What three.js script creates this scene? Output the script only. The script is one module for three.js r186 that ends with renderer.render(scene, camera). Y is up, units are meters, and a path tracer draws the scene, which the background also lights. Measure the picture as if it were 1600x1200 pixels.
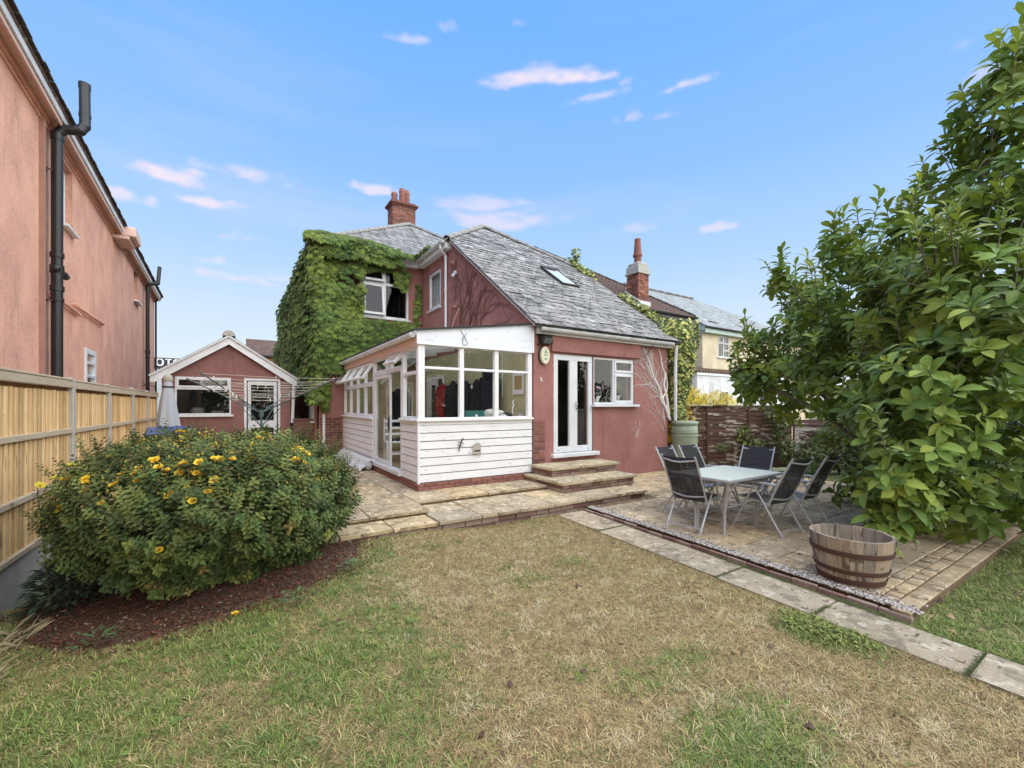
import * as THREE from 'three';
import { mergeGeometries, mergeVertices } from 'three/addons/utils/BufferGeometryUtils.js';
import { FontLoader } from 'three/addons/loaders/FontLoader.js';
import { TextGeometry } from 'three/addons/geometries/TextGeometry.js';

// ---------------------------------------------------------------- camera, sky, sun, exposure
const scene = new THREE.Scene();
const camera = new THREE.PerspectiveCamera(83.52, 4 / 3, 0.1, 800);
camera.position.set(0, 1.8, 0);
camera.rotation.set(0, -32.5 * Math.PI / 180, 0, 'YXZ');
camera.setViewOffset(1024, 768, 0, -21.76, 1024, 768);
const renderer = new THREE.WebGLRenderer({ antialias: true });
renderer.toneMapping = THREE.LinearToneMapping;
renderer.toneMappingExposure = 1.2;
renderer.shadowMap.enabled = true;
renderer.shadowMap.type = THREE.PCFSoftShadowMap;

const sun = new THREE.DirectionalLight(new THREE.Color(1.0, 0.94, 0.82), 4.9);
sun.name = 'sun';
const SUN_DIR = new THREE.Vector3(0.27, 0.72, 0.64).normalize();
sun.position.copy(SUN_DIR).multiplyScalar(60).add(new THREE.Vector3(3, 0, -6));
sun.target.position.set(3, 0, -6);
sun.castShadow = true; sun.shadow.radius = 210;
sun.shadow.mapSize.set(4096, 4096);
Object.assign(sun.shadow.camera, { left: -26, right: 26, top: 26, bottom: -26, near: 1, far: 140 });
scene.add(sun, sun.target);

// ---------------------------------------------------------------- random numbers and noise
function rng32(a) { return () => { a |= 0; a = a + 0x6D2B79F5 | 0; let t = Math.imul(a ^ a >>> 15, 1 | a); t = t + Math.imul(t ^ t >>> 7, 61 | t) ^ t; return ((t ^ t >>> 14) >>> 0) / 4294967296; }; }
const R = rng32(20240611);
const rr = (a, b) => a + (b - a) * R();
const pick = (a) => a[Math.floor(R() * a.length)];
const clamp = (x, a = 0, b = 1) => Math.min(b, Math.max(a, x));
const lerp = (a, b, t) => a + (b - a) * t;
const sstep = (a, b, x) => { const t = clamp((x - a) / (b - a)); return t * t * (3 - 2 * t); };
function hash2(x, y, s) { let h = Math.imul(x, 374761393) + Math.imul(y, 668265263) + Math.imul(s, 1442695041) | 0; h = Math.imul(h ^ h >>> 13, 1274126177); return ((h ^ h >>> 16) >>> 0) / 4294967296; }
function vnoise(x, y, P, s) {               // value noise, wraps with period P
  const xi = Math.floor(x), yi = Math.floor(y), fx = x - xi, fy = y - yi;
  const u = fx * fx * (3 - 2 * fx), v = fy * fy * (3 - 2 * fy), m = (a) => ((a % P) + P) % P;
  const a = hash2(m(xi), m(yi), s), b = hash2(m(xi + 1), m(yi), s), c = hash2(m(xi), m(yi + 1), s), d = hash2(m(xi + 1), m(yi + 1), s);
  return lerp(lerp(a, b, u), lerp(c, d, u), v);
}
function fbm(u, v, f, oct, s) { let t = 0, a = 0.5, n = 0; for (let i = 0; i < oct; i++) { t += a * vnoise(u * f, v * f, f, s + i * 17); n += a; f *= 2; a *= 0.5; } return t / n; }
function fbm2(u, v, fx, fy, oct, s) { let t = 0, a = 0.5, n = 0; for (let i = 0; i < oct; i++) { t += a * vnoise(u * fx, v * fy * 1, 4096, s + i * 17); n += a; fx *= 2; fy *= 2; a *= 0.5; } return t / n; }
const wn = (x, z, s = 3) => { let t = 0, a = 0.5, f = 1; for (let i = 0; i < 4; i++) { t += a * vnoise(x * f + 500, z * f + 500, 65536, s + i); a *= 0.5; f *= 2; } return t / 0.9375; };

// ---------------------------------------------------------------- sky: clear blue paling to the horizon, small pinkish clouds
{
  const W = 2048, H = 1024, data = new Float32Array(W * H * 4);
  const stops = [[0, 0.80, 0.88, 0.93], [0.08, 0.75, 0.86, 0.95], [0.18, 0.63, 0.78, 0.96], [0.30, 0.45, 0.67, 0.98], [0.48, 0.285, 0.54, 1.0], [0.72, 0.18, 0.455, 1.0], [1.57, 0.13, 0.36, 0.92]];
  const grad = (e) => { let i = 0; while (i < stops.length - 2 && e > stops[i + 1][0]) i++; const a = stops[i], b = stops[i + 1], t = clamp((e - a[0]) / (b[0] - a[0])); return [1, 2, 3].map((k) => lerp(a[k], b[k], t)); };
  // azimuth (degrees, 0 = -z, clockwise), elevation, half width, half height, strength
  const clouds = [[35.9, 37.3, 6.3, 1.04, 1.0], [42.2, 36.9, 3.0, 0.49, 0.7], [44.3, 35.2, 3.2, 0.57, 0.55], [55.7, 34.8, 3.1, 0.54, 0.75], [19.1, 39.7, 2.3, 0.45, 0.45], [24.0, 41.1, 1.0, 0.44, 0.25], [47.9, 32.9, 1.7, 0.53, 0.35], [52.2, 32.4, 1.6, 0.39, 0.35], [47.5, 36.1, 1.0, 0.37, 0.3], [352.9, 22.9, 3.6, 1.02, 0.8], [0.8, 24.6, 3.7, 0.75, 0.65], [350.5, 20.0, 2.1, 0.77, 0.7], [357.6, 21.2, 3.2, 0.63, 0.75], [359.9, 18.4, 2.6, 0.59, 0.45], [357.8, 15.5, 1.4, 0.45, 0.45], [0.5, 14.2, 3.9, 0.62, 0.55], [4.3, 14.5, 2.3, 0.49, 0.3], [15.1, 25.5, 2.9, 0.61, 0.75], [26.6, 25.1, 6.6, 0.87, 0.5], [29.9, 23.2, 9.0, 1.15, 0.6], [58.1, 20.5, 2.6, 0.54, 0.6], [49.1, 21.6, 2.3, 0.65, 0.3], [81.0, 27.1, 1.5, 1.12, 0.6], [78.9, 30.1, 0.6, 0.4, 0.2], [33.4, 41.7, 1.0, 0.27, 0.2]];
  const q = rng32(77);
  for (let i = 0; i < 60; i++) { const az = q() * 360, inFrame = az > 325 || az < 88; const c = [az, 8 + q() * 42, 2 + q() * 4, 0.5 + q() * 0.8, 0.35 + q() * 0.5]; if (!inFrame) clouds.push(c); }
  for (let j = 0; j < H; j++) {
    const el = ((j + 0.5) / H - 0.5) * Math.PI, eld = el * 180 / Math.PI, g = grad(Math.max(0, el));
    const near = el > 0 ? clouds.filter((c) => Math.abs(c[1] - eld) < c[3] * 3) : [];
    for (let i = 0; i < W; i++) {
      const th = ((i + 0.5) / W - 0.5) * 2 * Math.PI;              // atan2(z, x)
      const az = (th * 180 / Math.PI + 90 + 720) % 360;
      let a = 0;
      // thin veils: wispy, low contrast
      if (el > 0) { const v = fbm2(i / W * 8 + 3, j / H * 26, 2, 2, 4, 91); a += 0.16 * sstep(0.52, 0.85, v) * sstep(0.9, 0.25, el); }
      for (const c of near) {
        let d = az - c[0]; if (d > 180) d -= 360; if (d < -180) d += 360;
        d *= Math.cos(el);
        if (Math.abs(d) > c[2] * 2) continue;
        const dy = eld - c[1];
        const n = fbm2((d + c[0] * 3) / c[2] * 1.1 + 40, dy / c[3] * 0.55 + 60 + c[0], 1.6, 1.5, 5, 11) - 0.5;
        const yy = dy / c[3] + (dy < 0 ? 0.25 : 0);
        const r = Math.hypot(d / c[2], dy < 0 ? yy * 1.6 : yy);
        a += c[4] * sstep(1.1, 0.15, r - n * 2.1);
      }
      a = Math.min(a, 0.93);
      const o = (j * W + i) * 4, cl = [0.90, 0.80, 0.90];
      for (let k = 0; k < 3; k++) data[o + k] = 0.88 * lerp(g[k], cl[k], a);
      data[o + 3] = 1;
    }
  }
  const t = new THREE.DataTexture(data, W, H, THREE.RGBAFormat, THREE.FloatType);
  t.mapping = THREE.EquirectangularReflectionMapping; t.magFilter = t.minFilter = THREE.LinearFilter; t.wrapS = THREE.RepeatWrapping; t.needsUpdate = true;
  scene.background = t; scene.environment = t;
}

// ---------------------------------------------------------------- naming
const used = new Map();
function numbered(n) { const k = used.get(n) ?? 0; used.set(n, k + 1); return k ? `${n}_${String(k).padStart(3, '0')}` : n; }
function tag(o, label, category, group, kind) { if (label) o.userData.label = label; if (category) o.userData.category = category; if (group) o.userData.group = group; if (kind) o.userData.kind = kind; return o; }
function thing(name, label, category, pos = [0, 0, 0], turn = 0, group) { const o = new THREE.Group(); o.name = numbered(name); o.position.set(...pos); o.rotation.y = turn; scene.add(o); return tag(o, label, category, group); }
function shade(o) { o.traverse((c) => { if (c.isMesh) { c.castShadow = true; c.receiveShadow = true; } }); return o; }
function part(name, geo, mat, parent, label) { const m = new THREE.Mesh(Array.isArray(geo) ? join(geo) : geo, mat); m.name = name; m.castShadow = m.receiveShadow = true; if (label) m.userData.label = label; parent.add(m); return m; }
function sub(name, parent, pos = [0, 0, 0], turn = 0) { const g = new THREE.Group(); g.name = name; g.position.set(...pos); g.rotation.y = turn; parent.add(g); return g; }
function solo(name, geo, mat, label, category, group) { const m = part(numbered(name), geo, mat, scene); return tag(m, label, category, group); }
function struct(name, geo, mat) { const m = part(numbered(name), geo, mat, scene); m.userData.kind = 'structure'; return m; }
function structGroup(name) { const g = new THREE.Group(); g.name = numbered(name); g.userData.kind = 'structure'; scene.add(g); return g; }
function copyOf(src, label, pos, turn) { const c = src.clone(); c.name = numbered(src.name.replace(/_\d{3}$/, '')); scene.add(c); if (pos) c.position.set(...pos); if (turn !== undefined) c.rotation.set(0, turn, 0); if (label) c.userData = { ...src.userData, label }; return c; }

// ---------------------------------------------------------------- geometry helpers
const V = (x, y, z) => new THREE.Vector3(x, y, z);
function clean(g) { g = g.index ? g.toNonIndexed() : g; for (const k of Object.keys(g.attributes)) if (!['position', 'normal', 'uv', 'color'].includes(k)) g.deleteAttribute(k); g.morphAttributes = {}; g.clearGroups?.(); return g; }
function join(list) { const gs = list.map(clean); const c = gs.some((g) => g.attributes.color); if (c) for (const g of gs) if (!g.attributes.color) g.setAttribute('color', new THREE.BufferAttribute(new Float32Array(g.attributes.position.count * 3).fill(1), 3)); for (const g of gs) if (!g.attributes.uv) uvm(g); return mergeGeometries(gs, false); }
/** uv in metres from the face direction, in the geometry's own axes; swap turns the grain. */
function uvm(g, s = 1, ox = 0, oy = 0, swap = false) {
  g = clean(g); const p = g.attributes.position, n = p.count, uv = new Float32Array(n * 2), a = V(), b = V(), c = V(), e = V(), f = V();
  for (let i = 0; i < n; i += 3) {
    a.fromBufferAttribute(p, i); b.fromBufferAttribute(p, i + 1); c.fromBufferAttribute(p, i + 2);
    e.subVectors(b, a).cross(f.subVectors(c, a)); const x = Math.abs(e.x), y = Math.abs(e.y), z = Math.abs(e.z);
    [a, b, c].forEach((q, k) => { let u, v; if (x >= y && x >= z) { u = q.z; v = q.y; } else if (y >= z) { u = q.x; v = q.z; } else { u = q.x; v = q.y; } if (swap) [u, v] = [v, u]; uv[(i + k) * 2] = u * s + ox; uv[(i + k) * 2 + 1] = v * s + oy; });
  }
  g.setAttribute('uv', new THREE.BufferAttribute(uv, 2)); return g;
}
function tris(list, flat = true) { const pos = new Float32Array(list.length * 3); list.forEach((v, i) => { pos[i * 3] = v.x; pos[i * 3 + 1] = v.y; pos[i * 3 + 2] = v.z; }); const g = new THREE.BufferGeometry(); g.setAttribute('position', new THREE.BufferAttribute(pos, 3)); g.computeVertexNormals(); return g; }
/** box centred at (x, y, z) with its edges chamfered by b */
function cbox(w, h, d, x = 0, y = 0, z = 0, b = 0.004) {
  if (b <= 0) return new THREE.BoxGeometry(w, h, d).translate(x, y, z);
  b = Math.min(b, w * 0.3, h * 0.3, d * 0.3);
  const H = [w / 2, h / 2, d / 2], out = [], ctr = V(0, 0, 0);
  const put = (...vs) => { const n = V().subVectors(vs[1], vs[0]).cross(V().subVectors(vs[2], vs[0])); const m = V(); vs.forEach((v) => m.add(v)); if (n.dot(m) < 0) vs.reverse(); for (let i = 1; i < vs.length - 1; i++) out.push(vs[0], vs[i], vs[i + 1]); };
  const P = (s, ax) => { const c = [0, 1, 2].map((k) => s[k] * (H[k] - (k === ax ? 0 : b))); return V(...c); };
  const S = [-1, 1];
  for (let ax = 0; ax < 3; ax++) { const o = [(ax + 1) % 3, (ax + 2) % 3]; for (const s of S) { const c = [[-1, -1], [1, -1], [1, 1], [-1, 1]].map(([i, j]) => { const t = [0, 0, 0]; t[ax] = s; t[o[0]] = i; t[o[1]] = j; return P(t, ax); }); put(...c); } 
    for (const i of S) for (const j of S) { const t0 = [0, 0, 0], t1 = [0, 0, 0]; t0[ax] = -1; t1[ax] = 1; t0[o[0]] = t1[o[0]] = i; t0[o[1]] = t1[o[1]] = j; put(P(t0, o[0]), P(t1, o[0]), P(t1, o[1]), P(t0, o[1])); } }
  for (const i of S) for (const j of S) for (const k of S) put(P([i, j, k], 0), P([i, j, k], 1), P([i, j, k], 2));
  return tris(out).translate(x, y, z);
}
/** box given by its two corners */
const bx = (x0, x1, y0, y1, z0, z1, b = 0.003) => cbox(Math.abs(x1 - x0), Math.abs(y1 - y0), Math.abs(z1 - z0), (x0 + x1) / 2, (y0 + y1) / 2, (z0 + z1) / 2, b);
/** square bar from a to b */
function bar(a, b, w, h = w, bev = 0.003, up = V(0, 1, 0)) { const d = V().subVectors(b, a), L = d.length(); const m = new THREE.Matrix4().lookAt(V(), d, Math.abs(d.clone().normalize().dot(up)) > 0.98 ? V(1, 0, 0) : up); return cbox(w, h, L, 0, 0, 0, bev).applyMatrix4(m).translate((a.x + b.x) / 2, (a.y + b.y) / 2, (a.z + b.z) / 2); }
function rod(a, b, r0, r1 = r0, n = 8, open = false) { const d = V().subVectors(b, a), L = d.length(); const g = new THREE.CylinderGeometry(r1, r0, L, n, 1, open); g.applyQuaternion(new THREE.Quaternion().setFromUnitVectors(V(0, 1, 0), d.normalize())); return g.translate((a.x + b.x) / 2, (a.y + b.y) / 2, (a.z + b.z) / 2); }
/** tapered tube through points; radii per point */
function tube(pts, r0, r1 = r0, n = 6, seg) {
  const curve = new THREE.CatmullRomCurve3(pts); seg = seg ?? pts.length * 3; const fr = curve.computeFrenetFrames(seg, false), pos = [], idx = [], uv = [];
  for (let i = 0; i <= seg; i++) { const t = i / seg, c = curve.getPointAt(t), r = lerp(r0, r1, t); for (let k = 0; k <= n; k++) { const a = k / n * 2 * Math.PI, x = Math.cos(a) * r, y = Math.sin(a) * r; const N = fr.normals[i], B = fr.binormals[i]; pos.push(c.x + N.x * x + B.x * y, c.y + N.y * x + B.y * y, c.z + N.z * x + B.z * y); uv.push(k / n, t * 4); } }
  for (let i = 0; i < seg; i++) for (let k = 0; k < n; k++) { const a = i * (n + 1) + k, b = a + n + 1; idx.push(a, b, a + 1, b, b + 1, a + 1); }
  const e = pos.length / 3, cap = (i, f) => { const c = curve.getPointAt(i / seg); const at = pos.length / 3; pos.push(c.x, c.y, c.z); uv.push(0.5, 0.5); for (let k = 0; k < n; k++) { const a = i * (n + 1) + k; f ? idx.push(at, a, a + 1) : idx.push(at, a + 1, a); } };
  cap(0, false); cap(seg, true);
  const g = new THREE.BufferGeometry(); g.setAttribute('position', new THREE.Float32BufferAttribute(pos, 3)); g.setAttribute('uv', new THREE.Float32BufferAttribute(uv, 2)); g.setIndex(idx); g.computeVertexNormals(); return g;
}
/** wall: outline and holes in (x, y), its outer face at z = 0 and its back at z = -t */
function wall(outline, holes, t) { const s = new THREE.Shape(outline.map(([x, y]) => new THREE.Vector2(x, y))); for (const [x0, x1, y0, y1] of holes) s.holes.push(new THREE.Path([[x0, y0], [x0, y1], [x1, y1], [x1, y0]].map(([x, y]) => new THREE.Vector2(x, y)))); return uvm(new THREE.ExtrudeGeometry(s, { depth: t, bevelEnabled: false }).translate(0, 0, -t)); }
const faceNegX = (g) => g.rotateY(-Math.PI / 2), facePosX = (g) => g.rotateY(Math.PI / 2);
/** flat plate from a 3-d polygon, thickness t below its face */
function plate(pts, t) { const n = V().subVectors(pts[1], pts[0]).cross(V().subVectors(pts[2], pts[0])).normalize(); if (n.y < 0) { pts = [...pts].reverse(); n.negate(); } const lo = pts.map((p) => p.clone().addScaledVector(n, -t)), out = []; for (let i = 1; i < pts.length - 1; i++) { out.push(pts[0], pts[i], pts[i + 1]); out.push(lo[0], lo[i + 1], lo[i]); } for (let i = 0; i < pts.length; i++) { const j = (i + 1) % pts.length; out.push(pts[i], lo[i], lo[j], pts[i], lo[j], pts[j]); } return uvm(tris(out)); }
function lathe(pairs, n = 24) { return new THREE.LatheGeometry(pairs.map(([r, y]) => new THREE.Vector2(Math.max(r, 1e-4), y)), n); }
function insts(name, geo, mat, parent, list, colors) { const m = new THREE.InstancedMesh(geo, mat, list.length); list.forEach((x, i) => m.setMatrixAt(i, x)); if (colors) colors.forEach((c, i) => m.setColorAt(i, c)); m.name = name; m.castShadow = m.receiveShadow = true; m.userData.kind = 'stuff'; parent.add(m); return m; }
const mat4 = (p, q, s) => new THREE.Matrix4().compose(p, q, typeof s === 'number' ? V(s, s, s) : s);
/** quaternion that lays local +y along dir and local +z towards up as far as it goes, spun by roll */
function aim(dir, up = V(0, 1, 0), roll = 0) { const y = dir.clone().normalize(); let z = up.clone().addScaledVector(y, -up.dot(y)); if (z.lengthSq() < 1e-6) z = V(1, 0, 0).addScaledVector(y, -y.x); z.normalize(); const x = V().crossVectors(y, z); const q = new THREE.Quaternion().setFromRotationMatrix(new THREE.Matrix4().makeBasis(x, y, z)); if (roll) q.premultiply(new THREE.Quaternion().setFromAxisAngle(y, roll)); return q; }

// ---------------------------------------------------------------- textures
const enc = (c) => { c = clamp(c); return Math.round(255 * (c <= 0.0031308 ? 12.92 * c : 1.055 * Math.pow(c, 1 / 2.4) - 0.055)); };
function tex(w, h, fn, color = true) { const d = new Uint8Array(w * h * 4); for (let j = 0; j < h; j++) for (let i = 0; i < w; i++) { const c = fn(i / w, j / h), o = (j * w + i) * 4; if (color) { d[o] = enc(c[0]); d[o + 1] = enc(c[1]); d[o + 2] = enc(c[2]); } else d[o] = d[o + 1] = d[o + 2] = Math.round(255 * clamp(c)); d[o + 3] = 255; } const t = new THREE.DataTexture(d, w, h); t.wrapS = t.wrapT = THREE.RepeatWrapping; t.magFilter = THREE.LinearFilter; t.minFilter = THREE.LinearMipmapLinearFilter; t.generateMipmaps = true; if (color) t.colorSpace = THREE.SRGBColorSpace; t.needsUpdate = true; return t; }
const rep = (t, x, y = x) => { const c = t.clone(); c.repeat.set(x, y); c.needsUpdate = true; return c; };
const mixc = (a, b, t) => [lerp(a[0], b[0], t), lerp(a[1], b[1], t), lerp(a[2], b[2], t)];
const mul = (a, k) => [a[0] * k, a[1] * k, a[2] * k];
const std = (o) => new THREE.MeshStandardMaterial({ roughness: 0.85, metalness: 0, ...o });
const phy = (o) => new THREE.MeshPhysicalMaterial({ roughness: 0.85, metalness: 0, ...o });
const rgb = (r, g, b) => new THREE.Color().setRGB(r, g, b);

const grainTex = (a, b, dark, seed, knots = 0.2) => tex(512, 512, (u, v) => {   // grain along u
  const w = fbm2(u * 1, v * 1, 3, 4, 3, seed) * 0.12, g = vnoise((u + 0) * 4, (v + w) * 64, 64, seed + 5) * 0.5 + vnoise(u * 8, (v + w) * 128, 128, seed + 6) * 0.5, big = fbm(u, v, 4, 3, seed + 9);
  let c = mixc(a, b, clamp(g * 0.8 + (big - 0.5) * 0.9)); const k = sstep(0.80, 0.9, vnoise(u * 8, v * 16, 16, seed + 31)); c = mixc(c, dark, k * knots + sstep(0.72, 0.95, g) * 0.25); return c;
});
const T = {};
T.stucco = tex(512, 512, (u, v) => { const b = fbm(u, v, 6, 5, 3), f = fbm(u, v, 96, 2, 8), st = fbm2(u, v, 24, 3, 3, 44); const k = 0.86 + (b - 0.5) * 0.34 + (f - 0.5) * 0.24 - sstep(0.58, 0.85, st) * 0.12; return [k, k * (0.99 + (b - 0.5) * 0.06), k]; });
T.stuccoBump = tex(512, 512, (u, v) => fbm(u, v, 64, 4, 18) * 0.7 + fbm(u, v, 8, 3, 5) * 0.5, false);
T.slate = tex(512, 512, (u, v) => { const b = fbm(u, v, 5, 4, 21), f = fbm(u, v, 40, 3, 28), st = vnoise(u * 6, v * 60, 64, 7); let c = mixc([0.20, 0.198, 0.195], [0.31, 0.306, 0.298], clamp(b * 0.8 + f * 0.5 - 0.15)); c = mixc(c, [0.50, 0.488, 0.46], sstep(0.62, 0.76, fbm(u, v, 16, 4, 55)) * 0.6); c = mixc(c, [0.045, 0.043, 0.035], sstep(0.66, 0.75, fbm(u, v, 20, 4, 66)) * 0.8); return mul(c, 0.9 + st * 0.25); });
T.slab = tex(1024, 1024, (u, v) => { const b = fbm(u, v, 4, 5, 121), f = fbm(u, v, 128, 2, 128), p = vnoise(u * 220, v * 220, 220, 9), m = fbm(u, v, 10, 4, 77); let c = mixc([0.25, 0.225, 0.185], [0.42, 0.39, 0.33], clamp((b - 0.5) * 1.6 + 0.5)); c = mul(c, 0.82 + f * 0.36); c = mixc(c, [0.10, 0.095, 0.08], sstep(0.56, 0.70, m) * 0.55); c = mixc(c, [0.58, 0.56, 0.50], sstep(0.80, 0.93, p) * 0.5); c = mixc(c, [0.60, 0.59, 0.55], sstep(0.62, 0.70, fbm(u, v, 26, 3, 31)) * 0.55); c = mixc(c, [0.05, 0.048, 0.04], sstep(0.72, 0.80, fbm(u, v, 40, 3, 91)) * 0.8); return c; });
T.slabBump = tex(512, 512, (u, v) => fbm(u, v, 48, 4, 71) * 0.8 + fbm(u, v, 5, 2, 72) * 0.4, false);
T.chalk = tex(512, 512, (u, v) => { const b = fbm(u, v, 7, 4, 131), g = vnoise(u * 5, v * 90, 90, 14), s = sstep(0.70, 0.80, fbm2(u, v, 18, 60, 4, 56)); let c = mixc([0.74, 0.745, 0.75], [0.86, 0.86, 0.85], clamp(b + (g - 0.5) * 0.4)); return mixc(c, [0.34, 0.33, 0.31], s * 0.5); });
T.brick = tex(512, 512, (u, v) => { const b = fbm(u, v, 10, 4, 141), f = fbm(u, v, 64, 2, 142); const k = 0.62 + b * 0.5 + (f - 0.5) * 0.4; return mixc([k, k * 0.98, k * 0.96], [1.25, 1.2, 1.15], sstep(0.66, 0.74, fbm(u, v, 16, 4, 143)) * 0.6); });
T.pale = tex(512, 512, (u, v) => { const b = fbm(u, v, 5, 5, 151), f = fbm(u, v, 90, 2, 152); const k = 0.84 + (b - 0.5) * 0.22 + (f - 0.5) * 0.12; return [k, k, k]; });
T.fenceWood = grainTex([0.56, 0.37, 0.17], [0.40, 0.23, 0.085], [0.14, 0.07, 0.03], 161, 0.6);
T.railWood = grainTex([0.55, 0.46, 0.33], [0.42, 0.32, 0.20], [0.18, 0.12, 0.07], 171, 0.7);
T.greyWood = grainTex([0.42, 0.36, 0.28], [0.20, 0.165, 0.125], [0.04, 0.035, 0.03], 181, 0.7);
T.peel = tex(512, 512, (u, v) => { const g = vnoise(u * 5, v * 60, 60, 191), b = fbm2(u, v, 7, 26, 5, 192); let c = mixc([0.10, 0.055, 0.04], [0.21, 0.115, 0.085], g); return mixc(c, mixc([0.62, 0.56, 0.47], [0.40, 0.34, 0.27], g), sstep(0.585, 0.625, b)); });
T.peelPale = tex(512, 512, (u, v) => { const g = vnoise(u * 5, v * 60, 60, 201), b = fbm2(u, v, 7, 26, 5, 202); let c = mixc([0.66, 0.61, 0.53], [0.45, 0.40, 0.33], g); return mixc(c, [0.12, 0.065, 0.05], sstep(0.56, 0.62, b)); });
T.soil = tex(512, 512, (u, v) => { const b = fbm(u, v, 24, 5, 211), c = fbm(u, v, 6, 3, 212); return mixc(mixc([0.05, 0.03, 0.02], [0.17, 0.095, 0.06], b), [0.24, 0.17, 0.12], sstep(0.62, 0.8, fbm(u, v, 60, 2, 213)) * 0.6 * c * 2); });
T.turf = tex(1024, 1024, (u, v) => { const f = fbm(u, v, 90, 3, 221), g = vnoise(u * 150 + fbm(u, v, 20, 2, 3) * 9, v * 150, 150, 222); const k = 0.35 + f * 0.9 + (g - 0.5) * 0.5; return [k, k, k * 0.95]; });
T.bark = tex(256, 256, (u, v) => { const b = fbm2(u, v, 18, 5, 4, 231); return mixc([0.06, 0.05, 0.04], [0.22, 0.19, 0.15], b); });
T.leaf = tex(256, 128, (u, v) => { const d = Math.abs(u - 0.5) * 2, rib = sstep(0.07, 0.0, d), vein = sstep(0.82, 1, Math.sin((v * 9 - d * 1.6) * Math.PI * 2) * 0.5 + 0.5), f = fbm(u, v, 8, 4, 241); let k = 0.78 + f * 0.4; let c = [k, k, k]; c = mixc(c, [1.7, 1.55, 1.5], rib * 0.6); c = mixc(c, [1.35, 1.3, 1.2], vein * 0.28); return mul(c, 0.80); });
T.tile = tex(512, 512, (u, v) => { const b = fbm(u, v, 8, 4, 251), f = fbm(u, v, 60, 2, 252); return mixc(mixc([0.075, 0.045, 0.035], [0.19, 0.115, 0.09], clamp(b + (f - 0.5) * 0.7)), [0.30, 0.27, 0.22], sstep(0.66, 0.78, fbm(u, v, 24, 3, 253)) * 0.5); });
T.weave = tex(128, 128, (u, v) => { const a = Math.sin(u * Math.PI * 32) * Math.sin(v * Math.PI * 32); const k = 0.5 + 0.35 * a + 0.3 * (hash2(Math.floor(u * 128), Math.floor(v * 128), 4) - 0.5); return [k, k, k]; });

// ---------------------------------------------------------------- materials
const M = {};
const stucco = (r, g, b) => std({ color: rgb(r, g, b), map: rep(T.stucco, 0.4), bumpMap: rep(T.stuccoBump, 1.2), bumpScale: 0.003, roughness: 0.95 });
M.maroon = stucco(0.385, 0.178, 0.150);
M.salmon = stucco(0.86, 0.47, 0.335);
M.maroonShade = stucco(0.30, 0.145, 0.128);  // house maroon with the shade on the garage put into its colour
M.olive = stucco(0.62, 0.60, 0.36);
M.cream = stucco(0.74, 0.64, 0.44);
M.creamDark = stucco(0.66, 0.55, 0.38);
M.whiteWall = stucco(0.82, 0.82, 0.82);
M.upvc = std({ color: rgb(0.84, 0.86, 0.87), map: rep(T.pale, 0.7), roughness: 0.38 });
M.whitePaint = std({ color: rgb(1, 1, 1), map: rep(T.chalk, 0.6), roughness: 0.6 });
M.greyPaint = std({ color: rgb(1, 1, 1), map: rep(T.chalk, 0.6), roughness: 0.65 });
M.fasciaPaint = std({ color: rgb(0.95, 0.99, 1.05), map: rep(T.chalk, 0.35), roughness: 0.6 });
M.gutter = std({ color: rgb(0.70, 0.71, 0.70), map: rep(T.pale, 0.9), roughness: 0.45 });
M.pinkWood = std({ color: rgb(0.86, 0.60, 0.50), map: rep(T.chalk, 0.5), roughness: 0.8 });
M.glass = phy({ color: rgb(0.97, 0.985, 0.98), transmission: 1, thickness: 0, roughness: 0.0, ior: 1.5 });
M.frost = phy({ color: rgb(0.80, 0.90, 0.88), transmission: 0.55, thickness: 0, roughness: 0.32, ior: 1.5, map: T.pale });
M.dark = std({ color: rgb(0.02, 0.02, 0.022), roughness: 0.9 });
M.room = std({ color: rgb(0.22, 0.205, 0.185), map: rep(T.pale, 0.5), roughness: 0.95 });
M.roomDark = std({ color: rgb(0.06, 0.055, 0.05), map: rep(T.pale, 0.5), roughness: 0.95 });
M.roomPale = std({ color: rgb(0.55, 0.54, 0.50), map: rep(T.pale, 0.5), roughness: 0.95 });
M.black = std({ color: rgb(0.018, 0.018, 0.02), roughness: 0.42, map: rep(T.pale, 1.2) });
M.blackRough = std({ color: rgb(0.03, 0.028, 0.026), roughness: 0.8 });
M.steel = std({ color: rgb(0.55, 0.56, 0.57), metalness: 0.55, roughness: 0.38 });
M.alu = std({ color: rgb(0.60, 0.61, 0.62), metalness: 0.35, roughness: 0.42, map: rep(T.pale, 1.5) });
M.slates = [[0.95, 0.93, 0.90], [1.15, 1.12, 1.07], [0.78, 0.765, 0.745], [1.04, 1.0, 0.95], [0.62, 0.61, 0.60], [1.32, 1.28, 1.2]].map((c) => std({ color: rgb(...c), map: rep(T.slate, 0.8), roughness: 0.88 }));
M.slateDeck = std({ color: rgb(0.10, 0.10, 0.105), roughness: 0.9 });
M.neighbourSlate = [[0.98, 1.03, 1.03]].map((c) => std({ color: rgb(...c), map: rep(T.slate, 0.3), roughness: 0.92 }));
M.ridge = std({ color: rgb(1.0, 0.98, 0.94), map: rep(T.slate, 1.1), roughness: 0.9 });
const slabMat = (r, g, b) => std({ color: rgb(r, g, b), map: rep(T.slab, 0.55), bumpMap: rep(T.slabBump, 1.3), bumpScale: 0.004, roughness: 0.92 });
M.slabs = [slabMat(1.288, 1.085, 0.815), slabMat(1.133, 0.979, 0.756), slabMat(1.401, 1.133, 0.798), slabMat(1.184, 0.989, 0.722), slabMat(1.442, 1.210, 0.890)];
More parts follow.
